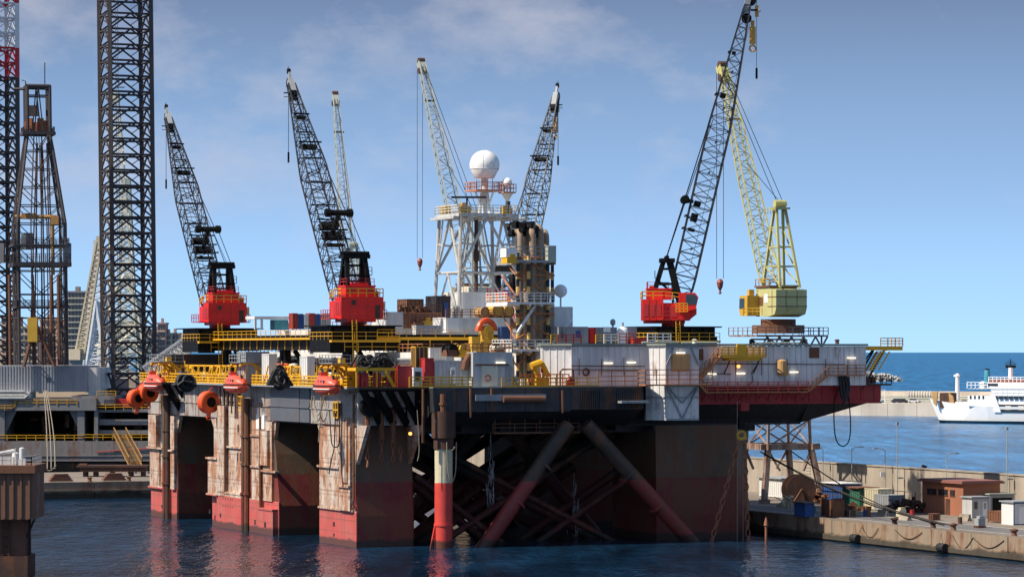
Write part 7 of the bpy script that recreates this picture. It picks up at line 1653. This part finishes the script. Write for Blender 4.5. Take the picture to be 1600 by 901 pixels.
for px, dy in ((1541, -3.5), (1597, 3.5)):
    m_ = MB(); m_.lathe([(1.1, 0), (1.0, 4.4), (.9, 4.6)], (fx(px), FD+dy, fzz(598)), 14); fn = m_.build('funnel', M['tealf'], t, smooth=True); m_ = MB(); m_.lathe([(.8, 0), (.8, .5)], (fx(px), FD+dy, fzz(598)+4.6), 10); m_.build('funnel_top', M['black'], fn)
m_ = MB(); m_.lathe([(.9,0),(.75,5.0)], (fx(1569), FD, fzz(596)), 10); m_.build('mast', M['ferrywhite'], t); m_ = MB(); z = fzz(596)+5
m_.cb((fx(1569), FD, z+.4), 3.6, .6, 1.0); m_.tube((fx(1569), FD, z), (fx(1569), FD, z+3.0), .18, n=6); m_.bar((fx(1569)-2, FD, z+1.4), (fx(1569)+2, FD, z+1.4), .25); m_.bar((fx(1569)-1.2, FD, z+2.1), (fx(1569)+1.2, FD, z+2.1), .2); m_.build('radar', M['black'], t)
m_ = MB(); x0, x1 = fx(1472), fx(1491); m_.prism([(fx(1461), fzz(612)), (fx(1470), fzz(611)), (fx(1468), fzz(634)), (fx(1464), fzz(630))], FD-3.6, FD-3.0, 'y'); m_.prism([(fx(1486), fzz(613)), (fx(1492), fzz(618)), (fx(1495), fzz(636)), (fx(1488), fzz(636))], FD-3.8, FD-3.2, 'y'); m_.build('bow_visor', M['tan'], t); m_ = MB(); m_.box(x0, fx(1487), FD-3, FD+3, fzz(636), fzz(613)); m_.build('bow_ramp', M['rustdark'], t)
m_ = MB()
for px in (1499, 1504, 1510, 1514): m_.cb((fx(px), FD-4, fzz(631)), 1.0, 1, 2.0)
m_.build('foredeck_gear', M['ferrywhite'], t)
# breakwater things
for px, lab in ((1383, 'lamp post on the far breakwater, left of the ferry'),):
    D = BD+6; t = on_mole(wthing('lamp_post', lab, 'lamp post', (WX(px,D), D, 4.9)), px, 6); MB().tube((WX(px,D), D, 4.9), (WX(px,D), D, WZ(609,D)), .2, n=6).build('pole', M['dome'], t); MB().cb((WX(px,D)-.8, D, WZ(609,D)), 1.8, .4, .3).build('lamp_head', M['grey'], t)
D = BD+15; s = MB(); s.lathe([(.9,0),(.75,9.0),(1.0,9.2),(1.0,9.7),(.3,10.4)], (WX(1496,D), D, 6.1), 12); s.cb((WX(1494,D), D, 15.6), 1.8, .8, .8); BC = wsingle(s, 'beacon_column', M['dome'], 'white beacon column on the breakwater just left of the ferry bridge', 'beacon', (WX(1496,D), D, 6.1)); on_mole(BC, 1496, 15)
CG2 = 'cars parked on the far breakwater'
def car(px, lab, mat, D=BD+12):
    x = WX(px, D); t = on_mole(wthing('parked_car', lab, 'car', (x, D, 4.9), CG2), px, 12); l = 2.2
    MB().prism([(x-l, 5.2), (x+l, 5.2), (x+l, 5.85), (x+l*.65, 6.0), (x-l*.9, 6.0), (x-l, 5.8)], D-.85, D+.85, 'y').build('body', mat, t); MB().prism([(x-l*.8, 5.98), (x+l*.5, 5.98), (x+l*.25, 6.55), (x-l*.55, 6.55)], D-.75, D+.75, 'y').build('cabin', M['glass'], t)
    for sx_ in (-1.35, 1.35):
        MB().lathe([(.05,-.9),(.34,-.9),(.34,.9),(.05,.9)], (x+sx_, D, 5.22), 12, (0,1,0)).build('wheel', M['rubber'], t)
car(1364, 'small blue car on the breakwater, leftmost of the row', plain('car blue', (.06,.16,.30), .3)); car(1371, 'pale blue car close beside the leftmost blue one', plain('car pale blue', (.2,.35,.42), .3)); car(1402, 'dark car on the breakwater left of the black one', plain('car dark', (.03,.03,.04), .3)); car(1411, 'black car on the breakwater, third from the left', plain('car black', (.012,.012,.014), .25)); car(1428, 'silver car on the breakwater nearest the ferry bow', plain('car silver', (.5,.5,.52), .3))
D = BD+27
for i in range(9):
    px = 1420+i*4.2; s = MB(); s.torus((WX(px,D), D, 6.1+1.6), 1.5, .35, (1,.4,0), 14, 6); on_mole(wsingle(s, 'concrete_ring', M['rock'], 'pale concrete ring standing in a row on the breakwater', 'concrete ring', (WX(px,D), D, 6.1), 'concrete rings on the breakwater'), px, 27)
# rock mound at the head of the outer breakwater
RD = 2750; mb = MB()
for i in range(150):
    k = random.random(); px = 1346 + k*62; h = 7.6*(1-k)**.55 + 1.0; x = WX(px, RD); s_ = random.uniform(1.0, 2.6); mb.cb((x, RD+random.uniform(-8,8), random.uniform(-.5, h)), s_*1.3, s_*1.2, s_, random.random()*3, random.uniform(-.6,.6), random.uniform(-.6,.6))
wsingle(mb, 'rock_mound', M['rock'], 'pale boulder mound out at sea behind the right end of the deck', 'rocks', (WX(1380,RD), RD, 0))
